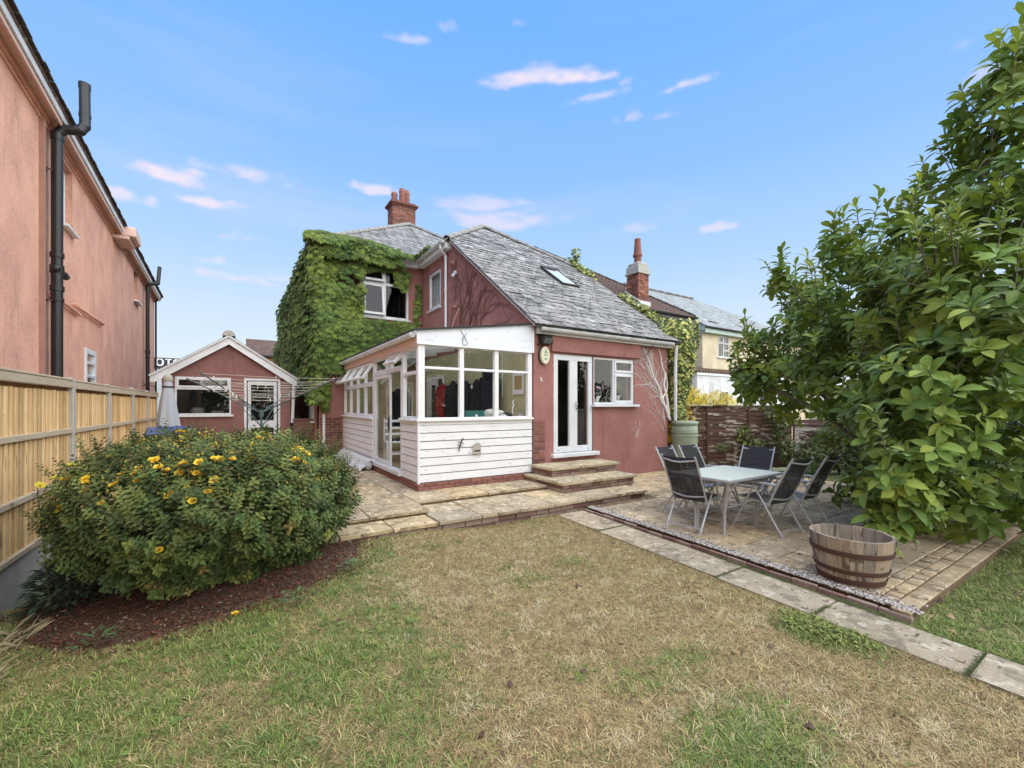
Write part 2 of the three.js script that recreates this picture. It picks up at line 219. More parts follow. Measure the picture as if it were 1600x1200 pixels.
M.slabsPale = [slabMat(1.215, 1.056, 0.823), slabMat(1.339, 1.162, 0.882), slabMat(1.051, 0.950, 0.773), slabMat(1.463, 1.219, 0.823)];
M.stepSlab = slabMat(1.318, 1.190, 0.924);
M.mortar = std({ color: rgb(0.46, 0.39, 0.34), map: rep(T.pale, 1.5), roughness: 0.98 });
M.joint = std({ color: rgb(1.5, 1.7, 1.5), map: rep(T.soil, 1), roughness: 1 });
M.concrete = std({ color: rgb(0.52, 0.50, 0.45), map: rep(T.pale, 1.4), bumpMap: rep(T.slabBump, 1.5), bumpScale: 0.003, roughness: 0.95 });
M.post = std({ color: rgb(0.50, 0.465, 0.41), map: rep(T.pale, 2), roughness: 0.95 });
const brickMat = (r, g, b) => std({ color: rgb(r, g, b), map: rep(T.brick, 1.5), roughness: 0.92 });
M.bricks = [brickMat(0.27, 0.11, 0.08), brickMat(0.20, 0.085, 0.065), brickMat(0.33, 0.14, 0.10), brickMat(0.16, 0.075, 0.06)];
M.bricksDark = [brickMat(0.19, 0.075, 0.06), brickMat(0.15, 0.06, 0.05), brickMat(0.24, 0.10, 0.075)];
M.bricksPaint = [brickMat(0.29, 0.12, 0.095), brickMat(0.33, 0.145, 0.115), brickMat(0.25, 0.105, 0.085)];
M.brickBrown = [brickMat(0.25, 0.14, 0.10), brickMat(0.20, 0.11, 0.08), brickMat(0.29, 0.16, 0.12)];
M.riserBricks = [brickMat(0.27, 0.17, 0.14), brickMat(0.33, 0.22, 0.18), brickMat(0.21, 0.12, 0.10), brickMat(0.36, 0.27, 0.22)];
M.fence = [[1.45, 1.55, 1.75], [1.75, 1.95, 2.3], [1.2, 1.22, 1.28], [1.6, 1.65, 1.8]].map((c) => std({ color: rgb(...c), map: rep(T.fenceWood, 0.55), roughness: 0.85 }));
M.gapShade = std({ color: rgb(0.42, 0.36, 0.26), map: rep(T.fenceWood, 0.55), roughness: 0.95 });  // fence wood darkened: painted shade for the gaps between the boards
M.rail = std({ map: rep(T.railWood, 0.55), roughness: 0.88 });
M.barrel = [[1, 1, 1], [1.2, 1.15, 1.08], [0.8, 0.8, 0.8], [1.1, 1.0, 0.88]].map((c) => std({ color: rgb(...c), map: rep(T.greyWood, 1.4), bumpMap: rep(T.greyWood, 1.4), bumpScale: 0.004, roughness: 0.95 }));
M.rust = std({ color: rgb(0.115, 0.058, 0.042), map: rep(T.pale, 2.2), roughness: 0.75, metalness: 0.2 });
M.peel = [std({ map: rep(T.peel, 0.6), roughness: 0.9 }), std({ map: rep(T.peel, 0.75), color: rgb(0.85, 0.85, 0.8), roughness: 0.9 })];
M.peelPale = [std({ map: rep(T.peelPale, 0.7), roughness: 0.9 }), std({ map: rep(T.peelPale, 0.6), color: rgb(1.1, 1.08, 1.05), roughness: 0.9 })];
M.brownWood = std({ color: rgb(0.14, 0.075, 0.055), map: rep(T.pale, 1.5), roughness: 0.85 });
M.soil = std({ map: rep(T.soil, 1.2), bumpMap: rep(T.soil, 1.2), bumpScale: 0.03, roughness: 1 });
M.bark = std({ map: rep(T.bark, 2, 1), roughness: 0.95 });
M.tile = std({ map: rep(T.tile, 0.35), roughness: 0.9 });
M.stem = std({ color: rgb(0.10, 0.055, 0.04), roughness: 0.95 });
M.paleStem = std({ color: rgb(0.92, 0.87, 0.82), map: rep(T.pale, 1), roughness: 0.95 });
const leafMat = (r, g, b, tr = 0.3, ro = 0.6) => phy({ color: rgb(r, g, b), map: T.leaf, transmission: tr, thickness: 0, roughness: ro, clearcoat: 0.12, clearcoatRoughness: 0.4, side: THREE.DoubleSide });
const plainLeaf = (tr = 0.25, ro = 0.75) => phy({ color: rgb(1, 1, 1), transmission: tr, thickness: 0, roughness: ro, side: THREE.DoubleSide });

// ---------------------------------------------------------------- ground, lawn, bed
const gh = (x, z) => 0.13 * sstep(-1.7, 1.0, x) + 0.085 * sstep(-4.3, -5.1, z) * sstep(2.9, 1.9, x) * sstep(-0.6, 0.5, x) + 0.012 * (wn(x * 1.3, z * 1.3, 7) - 0.5);
struct('ground', uvm(new THREE.PlaneGeometry(700, 700).rotateX(-Math.PI / 2).translate(0, -0.06, 0), 0.3), std({ color: rgb(0.16, 0.17, 0.08), map: rep(T.turf, 1), roughness: 1 }));
const BED = [-0.16, -5.26, 1.36, 1.16];                          // soil bed under the shrub: centre and half axes
const inBed = (x, z) => { const a = Math.atan2(z - BED[1], x - BED[0]); const r = Math.hypot((x - BED[0]) / BED[2], (z - BED[1]) / BED[3]); return r - (1 + 0.09 * Math.sin(a * 3 + 1) + 0.12 * (wn(x * 2, z * 2, 19) - 0.5)); };
// how green the turf is (1 lush, 0 dried out)
function green(x, z) {
  const n = wn(x * 0.9 + 9, z * 0.9, 41), m = wn(x * 2.6, z * 2.6, 47);
  let g = sstep(1.45, 0.25, x + (n - 0.5) * 1.3 + (m - 0.5) * 0.7);
  g *= 0.30 + 0.55 * sstep(0.30, 0.65, m + 0.05);
  g = Math.max(g, 0.4 * sstep(0.62, 0.82, wn(x * 1.7 + 30, z * 1.7, 53)));
  g = Math.max(g, 0.8 * sstep(0.45, 0.1, Math.hypot((x - 2.15) / 1.5, z + 1.15)));
  g = Math.max(g, 0.8 * sstep(0.36, 0.14, Math.hypot(x - 3.62, (z + 1.45) / 1.3) + (m - 0.5) * 0.3));
  g = Math.max(g, 0.7 * sstep(0.9, 0.2, Math.hypot(x - 0.9, z + 4.9)));
  if (x > 4.1) g = Math.max(g, 0.85 + 0.15 * n);
  return clamp(g);
}
{
  const nx = 150, nz = 150, x0 = -1.9, x1 = 13, z0 = -5.6, z1 = 7, pos = [], col = [], uv = [], idx = [];
  for (let j = 0; j <= nz; j++) for (let i = 0; i <= nx; i++) {
    const x = lerp(x0, x1, i / nx), z = lerp(z0, z1, j / nz), g = green(x, z), b = wn(x * 3, z * 3, 61);
    pos.push(x, gh(x, z), z); uv.push(x * 0.6, z * 0.6);
    const c = mixc(mixc([0.42, 0.315, 0.145], [0.30, 0.22, 0.10], b), mixc([0.17, 0.20, 0.055], [0.11, 0.145, 0.04], b), g);
    col.push(...c);
  }
  for (let j = 0; j < nz; j++) for (let i = 0; i < nx; i++) { const a = j * (nx + 1) + i; idx.push(a, a + nx + 1, a + 1, a + 1, a + nx + 1, a + nx + 2); }
  const g = new THREE.BufferGeometry(); g.setAttribute('position', new THREE.Float32BufferAttribute(pos, 3)); g.setAttribute('color', new THREE.Float32BufferAttribute(col, 3)); g.setAttribute('uv', new THREE.Float32BufferAttribute(uv, 2)); g.setIndex(idx); g.computeVertexNormals();
  struct('lawn', g, std({ map: T.turf, bumpMap: T.turf, bumpScale: 0.02, vertexColors: true, roughness: 1 }));
}
{ // soil bed: a low mound of bark and earth
  const n = 56, rings = 14, pos = [], uv = [], idx = [];
  for (let k = 0; k <= rings; k++) for (let i = 0; i < n; i++) { const a = i / n * Math.PI * 2, t = k / rings, e = 1 + 0.09 * Math.sin(a * 3 + 1); let x = BED[0] + Math.cos(a) * BED[2] * t * e, z = BED[1] + Math.sin(a) * BED[3] * t * e; const w = 0.10 * (wn(x * 3, z * 3, 23) - 0.5); x += w * t; z += w * t; x = Math.max(x, -1.735); pos.push(x, gh(x, z) + 0.012 + 0.035 * (1 - t * t) + 0.02 * (wn(x * 7, z * 7, 29) - 0.5) * (1 - t ** 6) - 0.03 * t ** 8, z); uv.push(x, z); }
  for (let k = 0; k < rings; k++) for (let i = 0; i < n; i++) { const a = k * n + i, b = k * n + (i + 1) % n; idx.push(a, b, a + n, b, b + n, a + n); }
  const g = new THREE.BufferGeometry(); g.setAttribute('position', new THREE.Float32BufferAttribute(pos, 3)); g.setAttribute('uv', new THREE.Float32BufferAttribute(uv, 2)); g.setIndex(idx); g.computeVertexNormals();
  struct('soil_bed', g, M.soil);
  const chips = [], cc = [], gc = cbox(0.03, 0.006, 0.012, 0, 0, 0, 0.002), up = V();
  for (let i = 0; i < 9000; i++) { const a = R() * 6.283, t = Math.sqrt(R()) * 1.12, x = BED[0] + Math.cos(a) * BED[2] * t, z = BED[1] + Math.sin(a) * BED[3] * t; if (x < -1.7) continue; if (t > 1 && R() < 0.75) continue; chips.push(mat4(V(x, gh(x, z) + 0.014 + 0.03 * Math.max(0, 1 - t * t) + 0.012 * R(), z), new THREE.Quaternion().setFromEuler(new THREE.Euler(rr(-0.5, 0.5), R() * 6.3, rr(-0.5, 0.5))), V(rr(0.35, 1.3), rr(0.6, 1.6), rr(0.4, 1.3)))); const k = R(); cc.push(k < 0.03 ? rgb(0.36, 0.29, 0.21) : k < 0.6 ? rgb(0.16, 0.065, 0.04).multiplyScalar(rr(0.6, 1.5)) : rgb(0.09, 0.05, 0.033).multiplyScalar(rr(0.5, 1.6))); }
  const m = insts('bark_chips', gc, std({ roughness: 1 }), scene, chips, cc); tag(m, 'reddish bark chips strewn over the soil under the yellow-flowered shrub', 'bark chips', null, 'stuff');
}
// ---------------------------------------------------------------- paving
const slabCache = new Map();
function slabGeo(w, h, d, k) { const key = [w, h, d, k].map((v) => v.toFixed(3)).join(); if (!slabCache.has(key)) { const g = cbox(w, h, d, 0, -h / 2, 0, 0.006); slabCache.set(key, uvm(g, 1, k * 0.37, k * 0.71)); } return slabCache.get(key); }
function laySlabs(name, x0, x1, z0, z1, top, lx, lz, mats, opt = {}) {
  const g = structGroup(name), gap = opt.gap ?? 0.012, th = opt.th ?? 0.045;
  const base = part('bedding', uvm(bx(x0 + 0.02, x1 - (opt.in ?? 0.02), (opt.base ?? 0) - 0.03, top - 0.010, z0 + 0.02, z1 - (opt.in ?? 0.02), 0)), opt.bedMat ?? M.joint, g); base.userData.kind = 'structure';
  const rows = typeof lz === 'number' ? [] : lz.slice(); if (!rows.length) { const n = Math.max(1, Math.round((z1 - z0) / lz)); for (let i = 0; i <= n; i++) rows.push(lerp(z0, z1, i / n)); }
  for (let r = 0; r < rows.length - 1; r++) {
    const off = opt.bond && r % 2 ? lx / 2 : 0; const xs = [x0]; for (let x = x0 + (off || lx); x < x1 - lx * 0.3; x += lx) xs.push(x); xs.push(x1);
    for (let i = 0; i < xs.length - 1; i++) {
      const w = xs[i + 1] - xs[i] - gap, d = rows[r + 1] - rows[r] - gap; if (w < 0.05) continue;
      const cx = (xs[i] + xs[i + 1]) / 2, cz = (rows[r] + rows[r + 1]) / 2; if (opt.skip?.(cx, cz)) continue;
      const m = part('slab', slabGeo(w, th, d, Math.floor(R() * 5)), pick(mats), g); m.userData.kind = 'structure';
      m.position.set(cx, top + rr(-0.003, 0.003), cz); m.rotation.set(rr(-1, 1) * 0.004, rr(-1, 1) * 0.004, rr(-1, 1) * 0.004);
    }
  }
  return g;
}
// upper terrace beside the conservatory, strip in front of it, lower terrace
laySlabs('upper_terrace', -1.66, 2.524, -14.1, -6.885, 0.375, 0.76, 0.62, M.slabs, { base: 0 });
laySlabs('upper_terrace', 0.60, 2.23, -6.88, -5.60, 0.375, 0.82, [-6.88, -6.25, -5.6], M.slabs, { base: 0, in: 0.05 });
laySlabs('terrace_strip', 2.235, 4.72, -6.88, -6.17, 0.377, 0.62, [-6.88, -6.17], M.slabsPale, { base: 0.1 });
laySlabs('lower_terrace', 2.18, 4.70, -6.16, -5.15, 0.31, 0.63, [-6.16, -5.66, -5.15], M.slabsPale, { base: 0, th: 0.05, in: 0.14 });
laySlabs('lower_terrace', 4.705, 6.16, -5.70, -5.15, 0.312, 0.74, [-5.70, -5.15], M.slabs, { base: 0, th: 0.05, in: 0.14 });
laySlabs('terrace_tread', 0.35, 2.17, -5.72, -5.16, 0.305, 0.62, [-5.72, -5.16], M.slabsPale, { base: 0, th: 0.05, in: 0.14 });
// face of the lower terrace: bricks and stones below the overhanging slabs
function brickFace(parent, o, ux, len, h, opt = {}) {             // o: lower left corner, ux: unit vector along the face (outward is ux x up turned)
  const bl = opt.bl ?? 0.225, bh = opt.bh ?? 0.075, gap = opt.gap ?? 0.010, dep = opt.dep ?? 0.05, mats = opt.mats ?? M.bricks, n = Math.max(1, Math.round(h / bh)), rh = h / n, out = V().crossVectors(ux, V(0, 1, 0)), list = [];
  const ang = Math.atan2(-ux.z, ux.x);
  for (let r = 0; r < n; r++) {
    let x = 0, first = true; while (x < len - 0.01) { let L = (opt.header ? (R() < 0.4 ? bl / 2 : bl) : (first && r % 2 ? bl / 2 : bl)) * (opt.wild ? rr(0.75, 1.2) : 1); first = false; if (len - x - L < bl * 0.3) L = len - x; L = Math.min(L, len - x); list.push([x + L / 2, r * rh + rh / 2, L - gap, rh - gap]); x += L; }
  }
  const made = [];
  for (const [x, y, L, hh] of list) {
    const key = 'b' + (Math.round(L * 200) / 200).toFixed(3) + (Math.round(hh * 500) / 500).toFixed(3) + Math.floor(R() * 3) + dep; if (!slabCache.has(key)) slabCache.set(key, uvm(cbox(Math.round(L * 200) / 200, Math.round(hh * 500) / 500, dep, 0, 0, 0, 0.004), 1, R() * 3, R() * 3));
    const p = o.clone().addScaledVector(ux, x).addScaledVector(V(0, 1, 0), y).addScaledVector(out, (opt.proud ?? 0) - dep / 2 + rr(0, 1) * (opt.rough ?? 0.002));
    if (opt.merged) { const g = slabCache.get(key).clone().rotateY(ang).translate(p.x, p.y, p.z), s = rr(0.5, 1.25), w = R() < 0.1 ? 1.5 : 1; const a = new Float32Array(g.attributes.position.count * 3); for (let k = 0; k < a.length; k += 3) { a[k] = s * w; a[k + 1] = s * w * rr(0.98, 1.02); a[k + 2] = s * w; } g.setAttribute('color', new THREE.BufferAttribute(a, 3)); made.push(g); continue; }
    const m = part('brick', slabCache.get(key), pick(mats), parent); m.position.copy(p); m.rotation.set(opt.wild ? rr(-0.02, 0.02) : 0, ang, opt.wild ? rr(-0.02, 0.02) : 0, 'YXZ'); if (opt.structure) m.userData.kind = 'structure';
  }
  if (opt.merged) { const m = part('bricks', join(made), std({ color: opt.mats[0].color, map: opt.mats[0].map, vertexColors: true, roughness: 0.92 }), parent); m.userData.kind = 'stuff'; }
}
{
  const g = structGroup('terrace_wall');
  part('mortar_bed', uvm(bx(0.4, 6.09, 0.05, 0.252, -5.4, -5.225, 0)), M.mortar, g).userData.kind = 'structure';
  brickFace(g, V(0.4, 0.09, -5.2), V(1, 0, 0), 5.72, 0.165, { mats: M.riserBricks, bl: 0.3, bh: 0.085, wild: true, rough: 0.012, structure: true });
  brickFace(g, V(6.12, 0.09, -5.2), V(0, 0, -1), 0.5, 0.165, { mats: M.riserBricks, bl: 0.3, bh: 0.085, wild: true, rough: 0.012, structure: true });
}
// steps up to the glazed doors
{
  const g = structGroup('steps');
  for (const [x0, x1, zf, top, below] of [[4.64, 6.46, -5.67, 0.487, 0.31], [4.80, 6.55, -6.20, 0.66, 0.487]]) {
    const W = x1 - x0, zb = -6.86;
    part('mortar_bed', uvm(bx(x0 + 0.07, x1 - 0.07, below - 0.05, top - 0.05, zb, zf - 0.07, 0)), M.mortar, g).userData.kind = 'structure';
    brickFace(g, V(x0 + 0.045, below - 0.005, zf - 0.045), V(1, 0, 0), W - 0.09, top - below - 0.043, { mats: M.riserBricks, bl: 0.24, bh: 0.065, wild: true, rough: 0.014, structure: true });
    brickFace(g, V(x0 + 0.045, below - 0.005, zb), V(0, 0, 1), zf - 0.045 - zb, top - below - 0.043, { mats: M.riserBricks, bl: 0.24, bh: 0.065, wild: true, rough: 0.012, structure: true });
    brickFace(g, V(x1 - 0.045, below - 0.005, zf - 0.045), V(0, 0, -1), zf - 0.045 - zb, top - below - 0.043, { mats: M.riserBricks, bl: 0.24, bh: 0.065, wild: true, rough: 0.012, structure: true });
    const cut = [0.34, 0.31, 0.35]; let x = x0; cut.forEach((f, i) => { const w = W * f; const m = part('step_slab', slabGeo(w - 0.006, 0.05, zf - zb, i), i === 1 ? M.slabsPale[1] : M.stepSlab, g); m.userData.kind = 'structure'; m.position.set(x + w / 2, top + rr(-0.002, 0.002), (zf + zb) / 2); m.rotation.z = rr(-0.003, 0.003); x += w; });
  }
}
// narrow path of long slabs between lawn and patio
{
  const g = structGroup('path'), L = (z) => lerp(4.06, 3.70, (z + 4.96) / 5.2), Rt = (z) => lerp(4.585, 4.16, (z + 5.1) / 5.0);
  const zs = [-5.12, -4.18, -3.31, -2.44, -1.59, -0.72, 0.15, 1.05, 1.95];
  const bed = plate([V(L(-5.12), 0.134, -5.12), V(Rt(-5.12), 0.134, -5.12), V(Rt(1.95), 0.134, 1.95), V(L(1.95), 0.134, 1.95)], 0.1); part('bedding', bed, M.joint, g).userData.kind = 'structure';
  for (let i = 0; i < zs.length - 1; i++) { const a = zs[i] + 0.009, b = zs[i + 1] - 0.009, y = 0.152 + rr(-0.003, 0.003); const pts = [V(L(a), y, a), V(Rt(a) - 0.006, y, a), V(Rt(b) - 0.006, y, b), V(L(b), y, b)].map((p) => p.add(V(rr(-0.008, 0.008), rr(-0.003, 0.003), 0))); const m = part('slab', plate(pts, 0.04), M.slabsPale[[0, 0, 2, 2, 2, 2, 0, 1][i]], g); m.userData.kind = 'structure'; }
}
// furniture patio: square slabs, a kerb of pale stone chips along the path and a double row of setts along its near edge
const PX = (z) => lerp(4.60, 4.335, (z + 5.15) / 4.05);          // left edge follows the path
{
  const zr = [-7.6, -7.16, -6.72, -6.28, -5.84, -5.40, -4.96, -4.52, -4.08, -3.64, -3.20, -2.76, -2.32, -1.88, -1.50].reverse();
  zr.reverse();
  const g = structGroup('patio');
  part('bedding', plate([V(PX(-5.1) + 0.1, 0.187, -5.12), V(PX(-1.12) + 0.1, 0.187, -1.14), V(10.6, 0.187, -1.14), V(10.6, 0.187, -7.6), V(6.2, 0.187, -7.6), V(6.2, 0.187, -5.12)], 0.16), M.joint, g).userData.kind = 'structure';
  for (let r = 0; r < zr.length - 1; r++) {
    const z0 = zr[r], z1 = zr[r + 1]; const xs = []; for (let x = 10.6; x > 4.2; x -= 0.61) xs.push(x + (r % 2 ? 0 : 0.0)); xs.reverse();
    for (let i = -1; i < xs.length - 1; i++) {
      let a = i < 0 ? xs[0] - 0.61 : xs[i], b = xs[i + 1]; const zc = (z0 + z1) / 2, edge = PX(zc) + 0.16; if (zc < -5.15) { if (b < 6.3) continue; a = Math.max(a, 6.2); } if (b < edge + 0.1) continue; a = Math.max(a, edge);
      const m = part('slab', slabGeo(b - a - 0.012, 0.04, z1 - z0 - 0.012, Math.floor(R() * 5)), pick(M.slabs), g); m.userData.kind = 'structure'; m.position.set((a + b) / 2, 0.2 + rr(-0.003, 0.003), zc); m.rotation.set(rr(-1, 1) * 0.004, rr(-1, 1) * 0.003, rr(-1, 1) * 0.004);
    }
  }
  // setts along the near edge
  for (let row = 0; row < 2; row++) for (let x = PX(-1.3) + 0.16 + row * 0.05; x < 10.5; x += 0.112) { const m = part('sett', slabGeo(0.097, 0.05, 0.098, Math.floor(R() * 4)), pick(M.slabs), g); m.userData.kind = 'structure'; m.position.set(x + 0.05, 0.2 + rr(-0.009, 0.004), -1.445 + row * 0.108); m.rotation.set(rr(-1, 1) * 0.03, rr(-1, 1) * 0.03, rr(-1, 1) * 0.03); }
  for (let x = PX(-1.2) + 0.02; x < 10.6; x += 0.9) { const m = part('kerb_stone', slabGeo(0.894, 0.14, 0.13, Math.floor(R() * 4)), M.slabs[3], g); m.userData.kind = 'structure'; m.position.set(x + 0.45, 0.203, -1.205); }
  // brick edging and stone chips along the path
  const d = V(PX(-1.14) - PX(-5.12), 0, 3.98).normalize(), out = V().crossVectors(d, V(0, 1, 0));
  let s = 0; const len = 3.8; while (s < len) { const m = part('edging_brick', slabGeo(0.04, 0.06, 0.215, Math.floor(R() * 3)), pick(M.riserBricks), g); m.userData.kind = 'structure'; const z = -5.12 + s + 0.11; m.position.set(PX(z) + 0.03, 0.176 + rr(-0.010, 0.006), z); m.rotation.set(rr(-0.02, 0.02), Math.atan2(d.x, d.z) + rr(-0.03, 0.03), rr(-0.05, 0.05)); s += 0.222; }
  const chips = [], cc = []; for (let i = 0; i < 5200; i++) { const z = -5.1 + R() * 4.0, x = PX(z) + 0.055 + Math.abs(R() + R() - 1) * 0.13 + (R() < 0.07 ? 0.2 * R() : 0); chips.push(mat4(V(x, 0.197 + rr(0, 0.010), z), new THREE.Quaternion().setFromEuler(new THREE.Euler(rr(-0.5, 0.5), R() * 6.3, rr(-0.5, 0.5))), V(rr(0.5, 1.3), rr(0.5, 1.2), rr(0.5, 1.3)))); cc.push(R() < 0.22 ? rgb(0.12, 0.11, 0.10) : rgb(0.52, 0.48, 0.42).multiplyScalar(rr(0.5, 1.3))); }
  insts('stone_chips', cbox(0.021, 0.011, 0.016, 0, 0, 0, 0.004), std({ roughness: 0.95 }), g, chips, cc);
}
{ // pale concrete strip at the foot of the extension wall
  struct('wall_apron', uvm(bx(6.47, 9.0, 0.05, 0.212, -6.9, -6.55, 0.01)), M.slabsPale[3]);
}

// ---------------------------------------------------------------- builders for windows and rooms
/** window or glazed door: origin lower left of the outer face, +x right, +y up, +z out of the wall */
function win(parent, name, pos, turn, w, h, cells, o = {}) {
  const g = sub(name, parent, pos, turn), fm = o.mat ?? M.upvc, P = o.frame ?? 0.035, zf = o.zf ?? -0.03, zb = o.zb ?? -0.10, fr = [];
  fr.push(bx(0, w, 0, P, zb, zf, 0.004), bx(0, w, h - P, h, zb, zf, 0.004), bx(0, P, P, h - P, zb, zf, 0.004), bx(w - P, w, P, h - P, zb, zf, 0.004));
  const m = o.bar ?? 0.028;
  for (const [x0, y0, x1, y1, kind, tilt] of cells) {
    const a = Math.max(x0, P), b = Math.min(x1, w - P), c = Math.max(y0, P), d = Math.min(y1, h - P);
    if (x0 > P) fr.push(bx(a, a + m, c, d, zb + 0.004, zf - 0.003, 0.003)); if (x1 < w - P) fr.push(bx(b - m, b, c, d, zb + 0.004, zf - 0.003, 0.003));
    const a1 = x0 > P ? a + m : a, b1 = x1 < w - P ? b - m : b; if (y0 > P) fr.push(bx(a1, b1, c, c + m, zb + 0.004, zf - 0.003, 0.003)); if (y1 < h - P) fr.push(bx(a1, b1, d - m, d, zb + 0.004, zf - 0.003, 0.003));
    const c1 = y0 > P ? c + m : c, d1 = y1 < h - P ? d - m : d;
    if (kind === 'c' || kind === 'd') {
      const s = o.sash ?? 0.045, sb = kind === 'd' ? (o.bottom ?? s) : s, holder = tilt ? sub('casement', g, [0, d1, zf], 0) : g, dy = tilt ? -d1 : 0, dz = tilt ? -zf : 0; if (tilt) holder.rotation.x = -tilt;
      const z0 = zf - 0.045 + dz, z1 = zf + 0.016 + dz;
      const sash = join([bx(a1 - 0.008, b1 + 0.008, c1 - 0.008 + dy, c1 + sb + dy, z0, z1, 0.006), bx(a1 - 0.008, b1 + 0.008, d1 - s + dy, d1 + 0.008 + dy, z0, z1, 0.006), bx(a1 - 0.008, a1 + s, c1 + sb + dy, d1 - s + dy, z0, z1, 0.006), bx(b1 - s, b1 + 0.008, c1 + sb + dy, d1 - s + dy, z0, z1, 0.006)]);
      part(tilt ? 'casement_frame' : 'casement', uvm(sash), fm, holder); part('pane', new THREE.PlaneGeometry(b1 - a1 - 2 * s + 0.01, d1 - c1 - s - sb + 0.01).translate((a1 + b1) / 2, (c1 + sb + d1 - s) / 2 + dy, zf - 0.02 + dz), o.glass ?? M.glass, holder);
    } else if (kind === 'f') part('pane', new THREE.PlaneGeometry(b1 - a1, d1 - c1).translate((a1 + b1) / 2, (c1 + d1) / 2, zf - 0.035), o.glass ?? M.glass, g);
  }
  part('frame', uvm(join(fr)), fm, g);
  if (o.sill) part('sill', uvm(bx(-o.sill[0], w + o.sill[0], -o.sill[1], -0.004, zb, o.sill[2], 0.008)), o.sillMat ?? M.upvc, g);
  return g;
}
/** five inner faces of a room behind an opening: local x right, y up, z out */
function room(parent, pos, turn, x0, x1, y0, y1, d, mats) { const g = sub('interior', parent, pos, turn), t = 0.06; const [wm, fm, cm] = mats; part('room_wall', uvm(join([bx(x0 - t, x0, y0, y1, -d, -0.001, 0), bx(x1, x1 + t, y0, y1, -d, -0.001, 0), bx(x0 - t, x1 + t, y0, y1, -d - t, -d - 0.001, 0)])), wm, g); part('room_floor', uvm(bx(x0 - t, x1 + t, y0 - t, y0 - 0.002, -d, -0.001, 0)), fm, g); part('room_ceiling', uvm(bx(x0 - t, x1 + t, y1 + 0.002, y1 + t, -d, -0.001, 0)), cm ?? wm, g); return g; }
/** half-round gutter from a to b (level), with brackets */
function gutterGeo(a, b, r = 0.055, brackets = 0) {
  const L = a.distanceTo(b), s = new THREE.Shape(); s.moveTo(-r, 0.01); s.lineTo(-r, 0); s.absarc(0, 0, r, Math.PI, 2 * Math.PI, false); s.lineTo(r, 0.01); s.lineTo(r - 0.006, 0.01); s.lineTo(r - 0.006, 0); s.absarc(0, 0, r - 0.006, 2 * Math.PI, Math.PI, true); s.lineTo(-r + 0.006, 0.01);
  const list = [new THREE.ExtrudeGeometry(s, { depth: L, bevelEnabled: false, curveSegments: 8 })];
  for (let i = 0; i < brackets; i++) { const z = L * (i + 0.5) / brackets; const t = new THREE.TorusGeometry(r + 0.004, 0.006, 5, 12, Math.PI); t.rotateZ(Math.PI).translate(0, 0, z); list.push(t); }
  for (const z of [0.002, L - 0.002]) list.push(new THREE.CylinderGeometry(r, r, 0.006, 16, 1, false, Math.PI / 2, Math.PI).rotateX(Math.PI / 2).rotateZ(-Math.PI / 2).translate(0, 0, z));
  const g = join(list), m = new THREE.Matrix4().lookAt(b, a, V(0, 1, 0)); return g.applyMatrix4(m).translate(a.x, a.y, a.z);
}
function pipe(pts, r) { const out = []; for (let i = 0; i < pts.length - 1; i++) { out.push(rod(pts[i], pts[i + 1], r, r, 14)); if (i) out.push(new THREE.SphereGeometry(r * 1.06, 12, 8).translate(pts[i].x, pts[i].y, pts[i].z)); } return join(out); }
function collar(p, r, h = 0.06, dir = V(0, 1, 0)) { return rod(p.clone().addScaledVector(dir, -h / 2), p.clone().addScaledVector(dir, h / 2), r, r, 14); }

